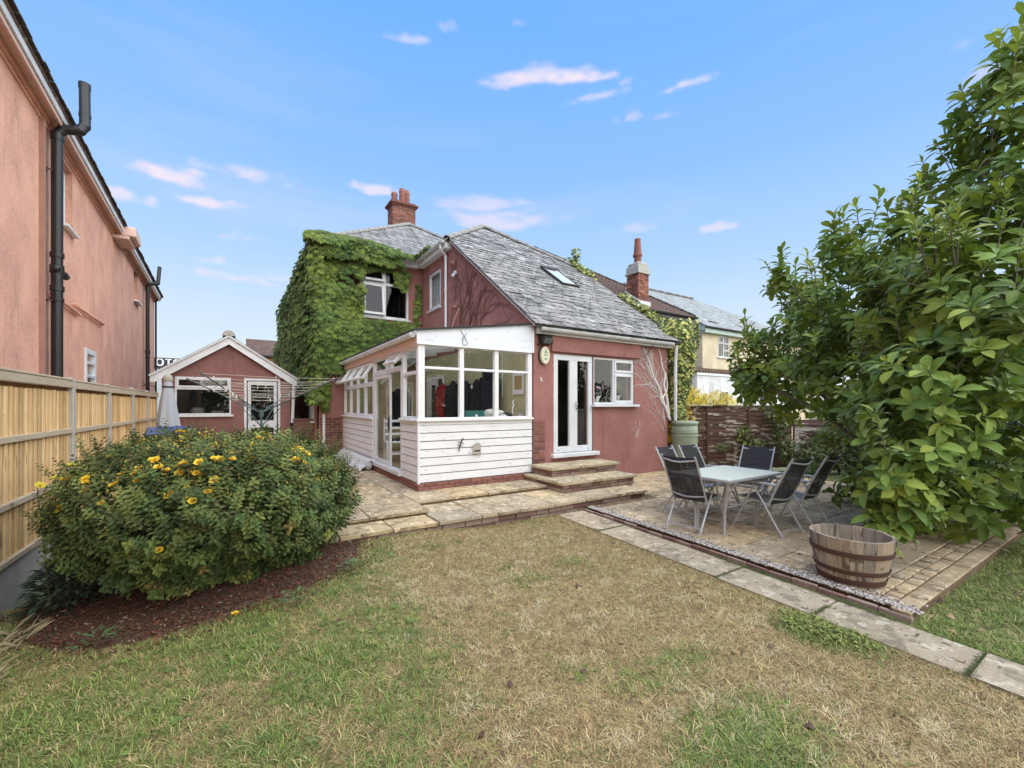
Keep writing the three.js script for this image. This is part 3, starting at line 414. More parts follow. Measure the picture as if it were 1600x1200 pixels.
// ---------------------------------------------------------------- the house
const house = thing('house', 'red-brown rendered house with grey slate roofs and white glazed rear doors', 'house');
{
  const W = 0.28;
  // rear wall of the main part (faces the garden), with the bedroom window
  part('wall', wall([[1.9, 0], [4.9, 0], [4.9, 6.3], [1.9, 6.3]], [[3.03, 4.46, 4.44, 5.95]], W).translate(0, 0, -13.0), M.maroon, house);
  // side wall facing the passage and neighbour
  part('wall', faceNegX(wall([[-25, 0], [-13.001, 0], [-13.001, 6.3], [-25, 6.3]], [[-14.9, -13.9, 1.35, 2.75]], W)).translate(1.9, 0, 0), M.maroon, house);
  part('wall', uvm(join([bx(9.47, 9.75, 0, 6.3, -25, -13.3, 0), bx(1.9, 9.75, 0, 6.3, -25.28, -25.001, 0), bx(8.96, 9.75, 0, 6.3, -13.28, -13.001, 0)])), M.maroon, house);
  // extension: front with door and window openings, gable-ended side walls
  part('wall', wall([[4.9, 0], [8.95, 0], [8.95, 3.32], [4.9, 3.32]], [[5.395, 6.475, 0.80, 2.867], [6.49, 7.765, 1.825, 2.862]], W).translate(0, 0, -6.9), M.maroon, house);
  const side = [[-13.0, 0], [-7.18, 0], [-7.18, 3.62], [-10.6, 6.13], [-13.0, 6.13]];
  const sideFull = [[-13.0, 0], [-6.9, 0], [-6.9, 3.36], [-10.7, 6.13], [-13.0, 6.13]];
  part('wall', faceNegX(wall(sideFull, [[-12.38, -11.49, 4.66, 5.76]], W)).translate(4.899, 0, 0.001), M.maroon, house);
  part('wall', faceNegX(wall(side, [], W)).translate(8.95 - W + 0.001, 0, 0), M.maroon, house);
  // projecting render band over doors and window
  part('lintel_band', uvm(bx(5.32, 7.925, 2.895, 3.22, -6.9, -6.845, 0.008)), M.maroon, house);
  // slate roofs: deck plates, then slates
  const e = 6.3, q = 0.67;
  const A = V(5.83, 9.1, -16.93), B = V(5.83, 9.1, -21.07), c = [V(1.65, e, -12.75), V(10.01, e, -12.75), V(10.01, e, -25.25), V(1.65, e, -25.25)];
  const main = sub('main_roof', house);
  part('roof_deck', join([plate([c[0], c[1], A], 0.06), plate([c[1], c[2], B, A], 0.06), plate([c[2], c[3], B], 0.06), plate([c[3], c[0], A, B], 0.06)]), M.slateDeck, main);
  const P = (x, z) => V(x, 3.40 + 0.73 * (-6.72 - z), z), ext = sub('extension_roof', house), zt = -10.65, ap = P(6.92, -12.7), eh = P(0, zt).y;
  const X0 = 4.80, X1 = 9.20;
  part('roof_deck', join([plate([P(X0, -6.66), P(X1, -6.66), P(X1, zt), ap, P(X0, zt)], 0.06), plate([V(4.70, eh, zt), ap, V(6.92, ap.y, -15.2), V(4.70, eh, -15.2)], 0.06), plate([V(9.16, eh, zt), ap, V(6.92, ap.y, -15.2), V(9.16, eh, -15.2)], 0.06)]), M.slateDeck, ext);
  const nrm = V(0, 1, 0.73).normalize(), tilt = Math.atan(0.73), sg = [0, 1, 2, 3].map((k) => { const w = 0.286, L = 0.38; let g; if (k === 3) { const s = new THREE.Shape([[-w / 2, -L / 2], [-w / 2, L / 2 - 0.05], [-w / 2 + 0.06, L / 2], [w / 2, L / 2], [w / 2, -L / 2]].map(([x, y]) => new THREE.Vector2(x, y))); g = new THREE.ExtrudeGeometry(s, { depth: 0.016, bevelEnabled: false }).rotateX(Math.PI / 2); } else g = cbox(w, 0.016, L, 0, 0, 0, 0.003); return uvm(g, 1, k * 0.31, k * 0.57); });
  const rowStep = 0.215, q2 = rng32(99), slots = [];
  for (let r = 0; r * rowStep * Math.cos(tilt) < 6.0; r++) {
    const zc = -6.66 - r * rowStep * Math.cos(tilt) - 0.14; let lo = X0 - 0.03, hi = X1 + 0.03; const over = zt - zc; if (over > 0) { lo = lerp(X0, 6.92, over / (zt + 12.7)) ; hi = lerp(X1, 6.92, over / (zt + 12.7)); } if (hi - lo < 0.1) break;
    for (let x = lo + (r % 2 ? 0.0 : -0.147); x < hi; x += 0.294) { let a = Math.max(x, lo), b = Math.min(x + 0.294, hi); if (b - a < 0.07) continue; slots.push([(a + b) / 2, zc, (b - a) / 0.294, r]); }
  }
  const rest = [];
  slots.forEach(([x, z, f, r], i) => {
    const p = P(x, z).addScaledVector(nrm, 0.018 + q2() * 0.008), qq = new THREE.Quaternion().setFromEuler(new THREE.Euler(tilt - 0.055 + (q2() - 0.5) * 0.03, (q2() - 0.5) * 0.035, (q2() - 0.5) * 0.02)), k = Math.floor(q2() * 3.4), mi = q2() < 0.34 ? 0 : q2() < 0.3 ? 1 : q2() < 0.4 ? 2 : q2() < 0.5 ? 3 : q2() < 0.6 ? 4 : 5;
    p.z += (q2() - 0.5) * 0.02; p.y -= 0;
    if (i < 300) { const m = part('slate', sg[k], M.slates[mi], ext); m.position.copy(p); m.quaternion.copy(qq); m.scale.x = f; }
    else { const g = sg[k].clone(); g.applyMatrix4(mat4(p, qq, V(f, 1, 1))); const s = 0.5 + q2() * 0.85 + (q2() < 0.1 ? 0.5 : 0); g.setAttribute('color', new THREE.BufferAttribute(new Float32Array(g.attributes.position.count * 3).fill(s), 3)); rest.push(g); }
  });
  const sm = std({ map: rep(T.slate, 0.8), vertexColors: true, roughness: 0.88 });
  { const m = part('upper_slates', join(rest), sm, ext); m.userData.kind = 'stuff'; }
  { // main roof: slates of the garden slope
    const list = [], t2 = Math.atan(q), n2 = V(0, 1, q).normalize();
    for (let r = 0; r < 24; r++) { const z = -12.72 - r * 0.215 * Math.cos(t2) - 0.14, y = e + q * (-12.75 - z), run = -12.75 - z, lo = Math.max(1.65 + run * 1.0, 1.65), hi = 10.0 - run; for (let x = lo + (r % 2 ? 0 : -0.15); x < hi; x += 0.3) { const a = Math.max(x, lo), b = Math.min(x + 0.294, hi); if (b - a < 0.06) continue; const g = sg[Math.floor(q2() * 3)].clone(); g.applyMatrix4(mat4(V((a + b) / 2, y, z).addScaledVector(n2, 0.018 + q2() * 0.006), new THREE.Quaternion().setFromEuler(new THREE.Euler(t2 - 0.055 + (q2() - 0.5) * 0.025, (q2() - 0.5) * 0.03, 0)), V((b - a) / 0.294, 1, 1))); const s = 0.65 + q2() * 0.6; g.setAttribute('color', new THREE.BufferAttribute(new Float32Array(g.attributes.position.count * 3).fill(s), 3)); list.push(g); } }
    part('main_slates', join(list), sm, main).userData.kind = 'stuff';
  }
  // ridge and hip tiles: overlapping half-round tiles
  const ridgeRun = (a, b, parent, r = 0.105) => { const d = V().subVectors(b, a), L = d.length(), n = Math.round(L / 0.34); d.normalize(); for (let i = 0; i < n; i++) { const key = 'rt' + r; if (!slabCache.has(key)) { const s = new THREE.Shape(); s.absarc(0, 0, r, 0.1, Math.PI - 0.1, false); s.absarc(0, 0, r - 0.018, Math.PI - 0.1, 0.1, true); slabCache.set(key, uvm(new THREE.ExtrudeGeometry(s, { depth: 0.36, bevelEnabled: false, curveSegments: 8 }), 1)); } const m = part('ridge_tile', slabCache.get(key), M.ridge, parent); const p = a.clone().addScaledVector(d, i * L / n); m.position.copy(p).add(V(0, 0.012 + (i % 2) * 0.006, 0)); m.quaternion.setFromRotationMatrix(new THREE.Matrix4().lookAt(V().copy(d), V(), V(0, 1, 0))); } };
  ridgeRun(V(4.70, eh - 0.03, zt + 0.02), ap, ext); ridgeRun(V(9.16, eh - 0.03, zt + 0.02), ap, ext); ridgeRun(ap, V(6.92, ap.y, -15.0), ext); ridgeRun(c[0].clone().add(V(0, -0.03, 0)), A, main); ridgeRun(c[1].clone().add(V(0, -0.03, 0)), A, main); ridgeRun(A, B, main);
  // verge board under the left edge of the long slope, mortar fillet
  part('verge', uvm(join([bar(P(X0 + 0.0, -6.70).add(V(0, -0.045, 0)), P(X0 + 0.0, zt).add(V(0, -0.045, 0)), 0.05, 0.035), bar(P(X1 - 0.0, -6.70).add(V(0, -0.045, 0)), P(X1 - 0.0, zt).add(V(0, -0.045, 0)), 0.05, 0.035)])), M.mortar, house);
  { // dark moss growing along the foot of the slate courses
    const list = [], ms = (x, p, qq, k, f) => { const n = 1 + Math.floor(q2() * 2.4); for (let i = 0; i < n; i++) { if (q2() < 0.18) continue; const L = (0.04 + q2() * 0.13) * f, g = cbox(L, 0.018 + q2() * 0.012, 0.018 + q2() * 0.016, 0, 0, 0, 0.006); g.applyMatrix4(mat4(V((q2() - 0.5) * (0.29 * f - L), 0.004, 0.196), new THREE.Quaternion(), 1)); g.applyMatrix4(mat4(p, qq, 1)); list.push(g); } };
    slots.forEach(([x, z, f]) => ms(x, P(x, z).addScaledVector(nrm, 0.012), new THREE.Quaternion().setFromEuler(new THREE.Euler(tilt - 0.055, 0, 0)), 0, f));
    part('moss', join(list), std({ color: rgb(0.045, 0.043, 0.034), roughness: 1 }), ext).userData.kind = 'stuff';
  }
  // eaves: fascia, soffit, gutters, downpipes
  part('fascia', uvm(bx(4.93, 9.05, 3.215, 3.335, -6.895, -6.79, 0.004)), M.upvc, house);
  part('gutter', gutterGeo(V(4.93, 3.315, -6.725), V(8.92, 3.315, -6.725), 0.062, 4), M.gutter, house);
  part('fascia', uvm(join([bx(1.75, 4.72, 6.06, 6.25, -12.99, -12.80, 0.004), bx(4.70, 4.895, 6.06, 6.22, -12.799, -10.72, 0.004)])), M.upvc, house);
  part('gutter', gutterGeo(V(1.7, 6.24, -12.735), V(4.64, 6.24, -12.735), 0.06, 3), M.gutter, house); part('gutter', gutterGeo(V(4.635, 6.24, -12.74), V(4.635, 6.24, -10.72), 0.06, 2), M.gutter, house);
  part('fascia', faceNegX(uvm(bx(-25, -13, 6.06, 6.25, -0.02, 0.16, 0.004))).translate(1.899, 0, 0), M.upvc, house);
  part('downpipe', join([pipe([V(4.635, 6.20, -10.9), V(4.635, 6.08, -10.9), V(4.84, 5.95, -11.0), V(4.84, 3.38, -11.0)], 0.036), collar(V(4.84, 5.0, -11.0), 0.045), collar(V(4.84, 5.9, -11.0), 0.045)]), M.upvc, house);
  part('downpipe', join([pipe([V(2.36, 2.95, -13.1 + 0.2), V(2.36, 2.83, -12.9), V(2.06, 2.55, -12.92), V(2.06, 2.35, -12.92), V(2.02, 2.2, -12.94), V(2.02, 0.4, -12.94)], 0.036), collar(V(2.02, 1.4, -12.94), 0.045)]), M.upvc, house);
  part('downpipe', join([pipe([V(9.06, 3.28, -6.72), V(9.06, 2.9, -6.75), V(9.06, 1.44, -6.75)], 0.038), collar(V(9.06, 2.4, -6.75), 0.047)]), M.upvc, house);
  // windows and doors
  win(house, 'bedroom_window', [3.03, 4.44, -13.0], 0, 1.43, 1.51, [[0, 1.02, 0.70, 1.51, 'c', 0.28], [0.70, 1.02, 1.43, 1.51, 'f'], [0, 0, 0.70, 1.02, 'c', 0.16], [0.70, 0, 1.43, 1.02, 'f']], { sill: [0.06, 0.05, 0.06], zf: 0.012, frame: 0.055, bar: 0.036, sash: 0.06 });
  win(house, 'side_window', [4.899, 4.66, -12.38], -Math.PI / 2, 0.89, 1.10, [[0, 0, 0.89, 1.10, 'c']], { sill: [0.05, 0.05, 0.06], zf: -0.02 });
  win(house, 'passage_window', [1.9, 1.35, -14.9], -Math.PI / 2, 1.0, 1.4, [[0, 0, 0.5, 1.4, 'c'], [0.5, 0, 1.0, 1.4, 'c']], { sill: [0.06, 0.06, 0.10], zf: 0.0 });
  const door = win(house, 'french_door', [5.395, 0.83, -6.9], 0, 1.08, 2.035, [[0, 0, 0.54, 2.035, 'd'], [0.54, 0, 1.08, 2.035, 'd']], { frame: 0.02, bar: 0.004, sash: 0.105, bottom: 0.11, zf: -0.03 });
  part('door_sill', uvm(bx(-0.075, 1.185, -0.085, -0.004, -0.1, 0.11, 0.012)), M.upvc, door);
  part('handle', join([bx(0.595, 0.625, 0.86, 1.07, -0.014, 0.0, 0.004), rod(V(0.61, 1.01, 0), V(0.61, 1.01, 0.045), 0.009), rod(V(0.61, 1.01, 0.045), V(0.50, 1.01, 0.05), 0.009)]), M.steel, door);
  part('keyhole', join([new THREE.SphereGeometry(0.012, 8, 6).translate(0.61, 0.91, 0.0), new THREE.SphereGeometry(0.012, 8, 6).translate(0.13, 0.055, -0.01), new THREE.SphereGeometry(0.012, 8, 6).translate(0.95, 0.055, -0.01)]), M.black, door);
  win(house, 'kitchen_window', [6.49, 1.83, -6.9], 0, 1.275, 1.03, [[0, 0, 0.63, 1.03, 'f'], [0.63, 0.70, 1.275, 1.03, 'c'], [0.63, 0, 1.275, 0.70, 'c']], { sill: [0.07, 0.055, 0.11], zf: -0.025, frame: 0.045 });
  // rooms behind the glass
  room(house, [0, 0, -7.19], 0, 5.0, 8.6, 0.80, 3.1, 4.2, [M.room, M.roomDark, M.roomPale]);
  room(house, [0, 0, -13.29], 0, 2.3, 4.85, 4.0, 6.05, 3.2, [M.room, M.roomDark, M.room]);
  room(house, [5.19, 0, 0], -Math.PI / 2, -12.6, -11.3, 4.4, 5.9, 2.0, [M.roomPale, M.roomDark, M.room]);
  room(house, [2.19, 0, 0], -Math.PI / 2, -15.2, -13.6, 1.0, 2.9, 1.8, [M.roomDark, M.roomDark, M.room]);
  part('blind', uvm(bx(5.02, 5.035, 4.68, 5.76, -12.36, -11.5, 0)), std({ color: rgb(0.42, 0.47, 0.46), map: rep(T.pale, 1), roughness: 0.9 }), house);
  // kitchen furniture glimpsed through the doors
  part('counter', uvm(join([bx(6.6, 8.5, 1.68, 1.72, -7.8, -7.2, 0.006), bx(6.65, 8.5, 0.82, 1.68, -7.78, -7.25, 0.006)])), M.roomPale, house);
  part('cupboard', uvm(join([bx(5.3, 6.3, 0.82, 1.7, -11.2, -10.7, 0.006), bx(7.0, 8.4, 1.9, 2.7, -11.3, -10.9, 0.006)])), M.roomPale, house);
  // curtain in the bedroom
  { const pts = []; const s = new THREE.Shape(); s.moveTo(4.0, -13.2); for (let i = 0; i <= 40; i++) s.lineTo(4.0 + i * 0.0115, -13.2 - 0.03 * Math.cos(i * 0.95)); for (let i = 40; i >= 0; i--) s.lineTo(4.0 + i * 0.0115, -13.212 - 0.03 * Math.cos(i * 0.95)); const g = new THREE.ExtrudeGeometry(s, { depth: 1.5, bevelEnabled: false }).rotateX(-Math.PI / 2); part('curtain', g.scale(1, 1, 1).translate(0, 4.42, 0).applyMatrix4(new THREE.Matrix4().makeScale(1, 1, -1).setPosition(0, 0, 0)), std({ color: rgb(0.24, 0.23, 0.26), roughness: 0.95, side: THREE.DoubleSide }), house); }
  // roof window
  { const o = P(7.49, -9.35), g = sub('roof_window', ext, [o.x, o.y, o.z]); g.rotation.x = tilt; part('roof_window_frame', join([bx(-0.30, 0.30, 0.0, 0.085, 0.52, 0.62, 0.01), bx(-0.30, 0.30, 0.0, 0.10, -0.62, -0.5, 0.01), bx(-0.30, -0.225, 0.0, 0.085, -0.5, 0.52, 0.01), bx(0.225, 0.30, 0.0, 0.085, -0.5, 0.52, 0.01), bx(-0.36, 0.36, 0.004, 0.03, 0.62, 0.78, 0.004)]), M.blackRough, g); part('roof_window_sash', uvm(join([bx(-0.225, 0.225, 0.03, 0.075, 0.45, 0.52, 0.004), bx(-0.225, -0.18, 0.03, 0.075, -0.5, 0.45, 0.004), bx(0.18, 0.225, 0.03, 0.075, -0.5, 0.45, 0.004)])), M.upvc, g); part('roof_window_pane', bx(-0.18, 0.18, 0.05, 0.056, -0.5, 0.45, 0), phy({ color: rgb(0.75, 0.82, 0.86), roughness: 0.02, metalness: 0.0, clearcoat: 1, ior: 1.9 }), g); }
  // brick patches where the render stops
  part('mortar_bed', uvm(bx(4.901, 5.165, 0.3, 1.5, -6.9, -6.893, 0)), M.mortar, house);
  brickFace(house, V(4.902, 0.39, -6.885), V(1, 0, 0), 0.27, 1.12, { mats: M.bricksDark.concat(M.bricks), bl: 0.225, bh: 0.076, header: true, dep: 0.03, rough: 0.006 });
  part('mortar_bed', uvm(bx(1.92, 2.5, 0.3, 1.45, -13.0, -12.994, 0)), M.mortar, house);
  brickFace(house, V(1.92, 0.39, -12.985), V(1, 0, 0), 0.58, 1.07, { mats: M.bricksDark, bl: 0.225, bh: 0.076, dep: 0.03, rough: 0.004 });
  // small wall fittings: cowls and lamp on the wall above the conservatory
  part('vent_cowl', join([5.592, 4.408].map((y, i) => rod(V(4.9, y + 0.1, -10.49 + i * 0.12), V(4.80, y - 0.06, -10.49 + i * 0.12), 0.02, 0.1, 10))), M.maroon, house);
  part('security_lamp', join([cbox(0.06, 0.10, 0.10, 4.86, 5.33, -10.45, 0.01), new THREE.SphereGeometry(0.05, 10, 8).translate(4.80, 5.25, -10.43)]), M.upvc, house);
  part('overflow_pipe', join([pipe([V(4.86, 4.35, -10.2), V(4.83, 3.75, -10.75)], 0.014)]), M.pinkWood, house);
  // chimney
  const ch = sub('chimney', house, [5.95, 0, -18.2]);
  part('chimney_core', uvm(bx(-0.49, 0.49, 8.6, 10.3, -0.33, 0.33, 0)), M.mortar, ch);
  for (const [o, u, L] of [[V(-0.5, 8.7, 0.34), V(1, 0, 0), 1.0], [V(-0.5, 8.7, -0.34), V(0, 0, 1), 0.68], [V(0.5, 8.7, 0.34), V(0, 0, -1), 0.68]]) brickFace(ch, o, u, L, 1.55, { mats: M.bricks, merged: true, dep: 0.03 });
  part('chimney_cap', uvm(join([bx(-0.54, 0.54, 10.24, 10.31, -0.38, 0.38, 0.01), bx(-0.60, 0.60, 10.31, 10.39, -0.44, 0.44, 0.01), bx(-0.52, 0.52, 10.39, 10.47, -0.36, 0.36, 0.02)])), M.bricksDark[0], ch);
  for (const [x, z, h] of [[-0.30, -0.05, 0.42], [0.0, 0.08, 0.60], [0.24, -0.04, 0.62]]) part('chimney_pot', lathe([[0.0, 10.45], [0.13, 10.45], [0.12, 10.5 + h * 0.7], [0.14, 10.5 + h * 0.74], [0.14, 10.5 + h * 0.84], [0.115, 10.5 + h * 0.86], [0.12, 10.5 + h], [0.09, 10.5 + h], [0.085, 10.6]], 16).translate(x, 0, z), M.bricksPaint[1], ch);
  // small flue and pot on the far slope
  part('flue', join([rod(V(8.6, 6.2, -13.6), V(8.6, 7.75, -13.6), 0.06, 0.06, 10), rod(V(8.6, 7.78, -13.6), V(8.6, 7.9, -13.6), 0.09, 0.07, 10)]), M.steel, house);
  part('chimney_pot', rod(V(9.0, 6.0, -13.9), V(9.0, 7.75, -13.9), 0.16, 0.13, 12), M.bricksPaint[0], house);
}
// ---------------------------------------------------------------- the conservatory
const cons = thing('conservatory', 'white timber lean-to conservatory with clapboard base on the back of the house', 'conservatory');
{
  const X0 = 2.53, X1 = 4.865, Z0 = -6.9, Z1 = -12.99, S = 1.575;
  // brick plinth
  part('mortar_bed', uvm(join([bx(X0 + 0.02, X1, 0.2, 0.49, Z0 - 0.12, Z0 - 0.02, 0), bx(X0 + 0.02, X0 + 0.12, 0.2, 0.49, Z1, Z0 - 0.121, 0)])), M.mortar, cons);
  brickFace(cons, V(X0, 0.36, Z0), V(1, 0, 0), X1 - X0, 0.132, { mats: M.bricksPaint, bl: 0.222, bh: 0.066, rough: 0.004 });
  brickFace(cons, V(X0, 0.36, Z1), V(0, 0, 1), Z0 - Z1 - 0.05, 0.132, { mats: M.bricksPaint, bl: 0.222, bh: 0.066, rough: 0.004 });
  // clapboards, each a board leaning out at its foot
  const nB = 8, bh = 0.1393, prof = (L, k) => { const s = new THREE.Shape([[0, 0.013], [0.020, 0.013], [0.026, 0.018], [0.019, bh - 0.004], [0.014, bh], [0, bh]].map(([x, y]) => new THREE.Vector2(x, y))); return uvm(new THREE.ExtrudeGeometry(s, { depth: L, bevelEnabled: false }), 1, k * 0.173, k * 0.31, false); };
  part('groove_shade_backing', uvm(join([bx(X0 + 0.025, X1, 0.49, 1.53, Z0 - 0.09, Z0 - 0.03, 0), bx(X0 + 0.03, X0 + 0.09, 0.49, 1.53, -7.78, Z0 - 0.091, 0), bx(X0 + 0.03, X0 + 0.09, 0.49, 1.53, Z1, -9.80, 0)])), std({ color: rgb(0.16, 0.15, 0.14), roughness: 1 }), cons);  // backing coloured dark: the shade in the board grooves is painted on it
  for (let i = 0; i < nB; i++) {
    const y = 0.492 + i * bh, d = () => rr(-0.002, 0.002);
    const f = part('board', prof(X1 - X0 - 0.03, i + 1), M.whitePaint, cons); f.position.set(X0 + 0.03, y, Z0 - 0.03 + d()); f.rotation.set(0, Math.PI / 2, rr(-0.0015, 0.0015), 'YXZ'); f.scale.set(-1, i === 7 ? 0.45 : 1, 1); f.rotation.y = Math.PI / 2; 
    for (const [a, b] of [[-7.80, Z0 - 0.03], [Z1, -9.80]]) { const m = part('board', prof(b - a, i + 13), M.greyPaint, cons); m.position.set(X0 + 0.03 + d(), y, a); m.scale.set(-1, i === 7 ? 0.45 : 1, 1); }
  }
  part('corner_board', uvm(join([bx(X0 - 0.004, X0 + 0.036, 0.485, 1.53, Z0 - 0.04, Z0 + 0.006, 0.004)])), M.whitePaint, cons);
  // sills and posts
  part('sill', uvm(join([bx(X0 - 0.03, X1 + 0.01, 1.53, S, Z0 - 0.16, Z0 + 0.045, 0.01), bx(X0 - 0.045, X0 + 0.15, 1.53, S, -7.80, Z0 - 0.161, 0.01), bx(X0 - 0.045, X0 + 0.15, 1.50, 1.545, Z1, -9.80, 0.01)])), M.whitePaint, cons);
  const top = 2.845, post = (x0, x1, z0, z1, y0 = S, y1 = top) => part('post', uvm(bx(x0, x1, y0, y1, z0, z1, 0.008), 1, 0, 0, true), M.whitePaint, cons);
  post(X0 + 0.005, X0 + 0.125, Z0 - 0.10, Z0 + 0.002); post(3.305, 3.39, Z0 - 0.09, Z0); post(4.02, 4.105, Z0 - 0.09, Z0); post(4.765, X1, Z0 - 0.09, Z0);
  // transoms and panes of the front
  const xs = [[2.655, 3.305], [3.39, 4.02], [4.105, 4.765]];
  for (const [a, b] of xs) { part('transom', uvm(bx(a, b, 2.425, 2.47, Z0 - 0.075, Z0 - 0.01, 0.005)), M.whitePaint, cons); part('pane', new THREE.PlaneGeometry(b - a, 2.425 - S).translate((a + b) / 2, (2.425 + S) / 2, Z0 - 0.045), M.glass, cons); part('pane', new THREE.PlaneGeometry(b - a, top - 2.47).translate((a + b) / 2, (top + 2.47) / 2, Z0 - 0.045), M.glass, cons); part('pane_bead', uvm(join([bx(a, b, S, S + 0.022, Z0 - 0.04, Z0 - 0.02, 0.003), bx(a, b, top - 0.03, top, Z0 - 0.075, Z0 - 0.012, 0.003)])), M.whitePaint, cons); }
  // wedge-shaped fascia under the sloping roof edge
  { const s = new THREE.Shape([[X0 - 0.02, 2.845], [X1 + 0.01, 2.845], [X1 + 0.01, 3.39], [X0 - 0.02, 3.04]].map(([x, y]) => new THREE.Vector2(x, y))); part('fascia', uvm(new THREE.ExtrudeGeometry(s, { depth: 0.03, bevelEnabled: false }).translate(0, 0, Z0 + 0.004)), M.fasciaPaint, cons); part('fascia_trim', uvm(join([bx(X0 - 0.03, X0 + 0.012, 2.83, 3.045, Z0 + 0.034, Z0 + 0.046, 0.003), bx(X1 - 0.02, X1 + 0.02, 2.835, 3.39, Z0 + 0.0345, Z0 + 0.046, 0.003), bx(X0 - 0.02, X1, 2.828, 2.85, Z0 + 0.0345, Z0 + 0.043, 0.003)])), M.whitePaint, cons); }
  // roof: sheet, felt edge, rafters, pale lining
  const rp = (x) => 3.06 + (x - X0) * (3.395 - 3.06) / (X1 - X0);
  { const a = V(X0 - 0.10, rp(X0 - 0.10), Z0 + 0.06), b = V(X1, rp(X1), Z0 + 0.06), c = V(X1, rp(X1), Z1), d = V(X0 - 0.10, rp(X0 - 0.10), Z1); part('roof', uvm(tris([a, b, c, a, c, d])), phy({ color: rgb(0.88, 0.88, 0.84), transmission: 0.6, thickness: 0, roughness: 0.97, side: THREE.DoubleSide }), cons); }
  part('roof_edge', uvm(join([bar(V(X0 - 0.11, rp(X0 - 0.11) + 0.005, Z0 + 0.065), V(X1, rp(X1) + 0.005, Z0 + 0.065), 0.03, 0.035), bar(V(X0 - 0.105, rp(X0 - 0.1), Z0 + 0.05), V(X0 - 0.105, rp(X0 - 0.1), Z1), 0.02, 0.03)])), M.blackRough, cons);
  for (let x = X0 + 0.3; x < X1; x += 0.42) part('purlin', uvm(bar(V(x, rp(x) - 0.03, Z0 - 0.02), V(x, rp(x) - 0.03, Z1), 0.03, 0.05)), M.whitePaint, cons);
  for (let z = -8.1; z > Z1; z -= 1.2) part('rafter', uvm(bar(V(X0 + 0.05, rp(X0) - 0.105, z), V(X1, rp(X1) - 0.095, z), 0.05, 0.09)), M.whitePaint, cons);
  // garden side facing the passage: eaves board, gutter, door, windows
  part('eaves_board', uvm(bx(X0 - 0.022, X0 + 0.02, 2.80, 2.985, Z1, Z0 - 0.01, 0.004)), M.pinkWood, cons);
  part('gutter', gutterGeo(V(X0 - 0.085, 2.99, Z1 + 0.05), V(X0 - 0.085, 3.0, Z0 - 0.02), 0.058, 6), M.upvc, cons);
  const L = (name, z0, y, w, h, cells, o = {}) => win(cons, name, [X0 + 0.03, y, z0], -Math.PI / 2, w, h, cells, { mat: M.whitePaint, zf: 0, zb: -0.075, ...o });
  const wF = Z0 - 0.10 + 7.78;   // between door and corner
  L('window', -7.78, S, wF, 2.80 - S, [[0, 0, wF, 0.80, 'f'], [0, 0.80, wF, 2.80 - S, 'f']]);
  L('window', Z1 + 0.02, 1.547, 3.15, 0.76, [[0, 0, 0.79, 0.76, 'f'], [0.79, 0, 1.58, 0.76, 'f'], [1.58, 0, 2.36, 0.76, 'f'], [2.36, 0, 3.15, 0.76, 'f']], { frame: 0.06, bar: 0.035 });
  L('top_lights', Z1 + 0.02, 2.312, 3.15, 0.488, [[0, 0, 0.79, 0.488, 'c', 0.62], [0.79, 0, 1.58, 0.488, 'c', 0.62], [1.58, 0, 2.36, 0.488, 'c', 0.62], [2.36, 0, 3.15, 0.488, 'c', 0.62]], { sash: 0.04 });
  L('top_lights', -9.80, 2.52, 2.0, 0.28, [[0, 0, 0.95, 0.28, 'f'], [0.95, 0, 1.25, 0.28, 'f'], [1.25, 0, 2.0, 0.28, 'c', 0.75]], { sash: 0.04 });
  // sliding door: fixed glazed leaf, open gap
  const door = sub('sliding_door', cons, [X0 + 0.03, 0.55, -9.80], -Math.PI / 2);
  part('door_frame', uvm(join([bx(0, 0.07, 0, 1.965, -0.09, 0.01, 0.005), bx(1.93, 2.0, 0, 1.965, -0.09, 0.01, 0.005), bx(0.07, 1.93, 1.90, 1.965, -0.09, 0.01, 0.005)])), M.upvc, door);
  part('door_leaf', uvm(join([bx(0.07, 0.16, 0.03, 1.90, -0.04, 0.0, 0.005), bx(1.16, 1.25, 0.03, 1.90, -0.04, 0.0, 0.005), bx(0.16, 1.16, 0.03, 0.12, -0.04, 0, 0.005), bx(0.16, 1.16, 1.82, 1.90, -0.04, 0, 0.005)])), M.upvc, door);
  part('pane', new THREE.PlaneGeometry(1.0, 1.70).translate(0.66, 0.97, -0.02), M.glass, door);
  part('handle', join([bx(1.185, 1.225, 0.78, 1.0, 0.0, 0.03, 0.006), bx(1.19, 1.22, 0.70, 1.06, -0.002, 0.006, 0.002)]), M.black, door);
  part('threshold', uvm(bx(-0.05, 2.0, -0.06, 0.028, -0.10, 0.06, 0.012)), M.upvc, door);
  // inside: floor, olive walls, inner door
  part('floor', uvm(bx(X0 + 0.10, X1, 0.44, 0.53, Z1, Z0 - 0.12, 0)), std({ color: rgb(0.33, 0.24, 0.13), map: rep(T.pale, 0.9), roughness: 0.7 }), cons);
  part('inner_wall', uvm(bx(X1 + 0.001, X1 + 0.027, 0.5, 3.2, Z1, Z0 - 0.1, 0)), M.olive, cons);
  part('inner_wall', uvm(bx(X0 + 0.1, X1, 0.5, 3.1, Z1 + 0.001, Z1 + 0.02, 0)), M.olive, cons);
  const inner = sub('inner_door', cons, [X1 - 0.002, 0.53, -12.35], -Math.PI / 2);
  part('inner_door_frame', uvm(join([bx(0, 0.08, 0, 2.1, 0, 0.05), bx(1.17, 1.25, 0, 2.1, 0, 0.05), bx(0.08, 1.17, 2.03, 2.1, 0, 0.05), bx(0.08, 0.30, 0, 2.03, 0.004, 0.04), bx(0.66, 0.80, 0, 2.03, 0.004, 0.04), bx(0.30, 0.66, 1.88, 2.03, 0.004, 0.04), bx(0.30, 0.66, 0, 0.3, 0.004, 0.04)])), M.whitePaint, inner);
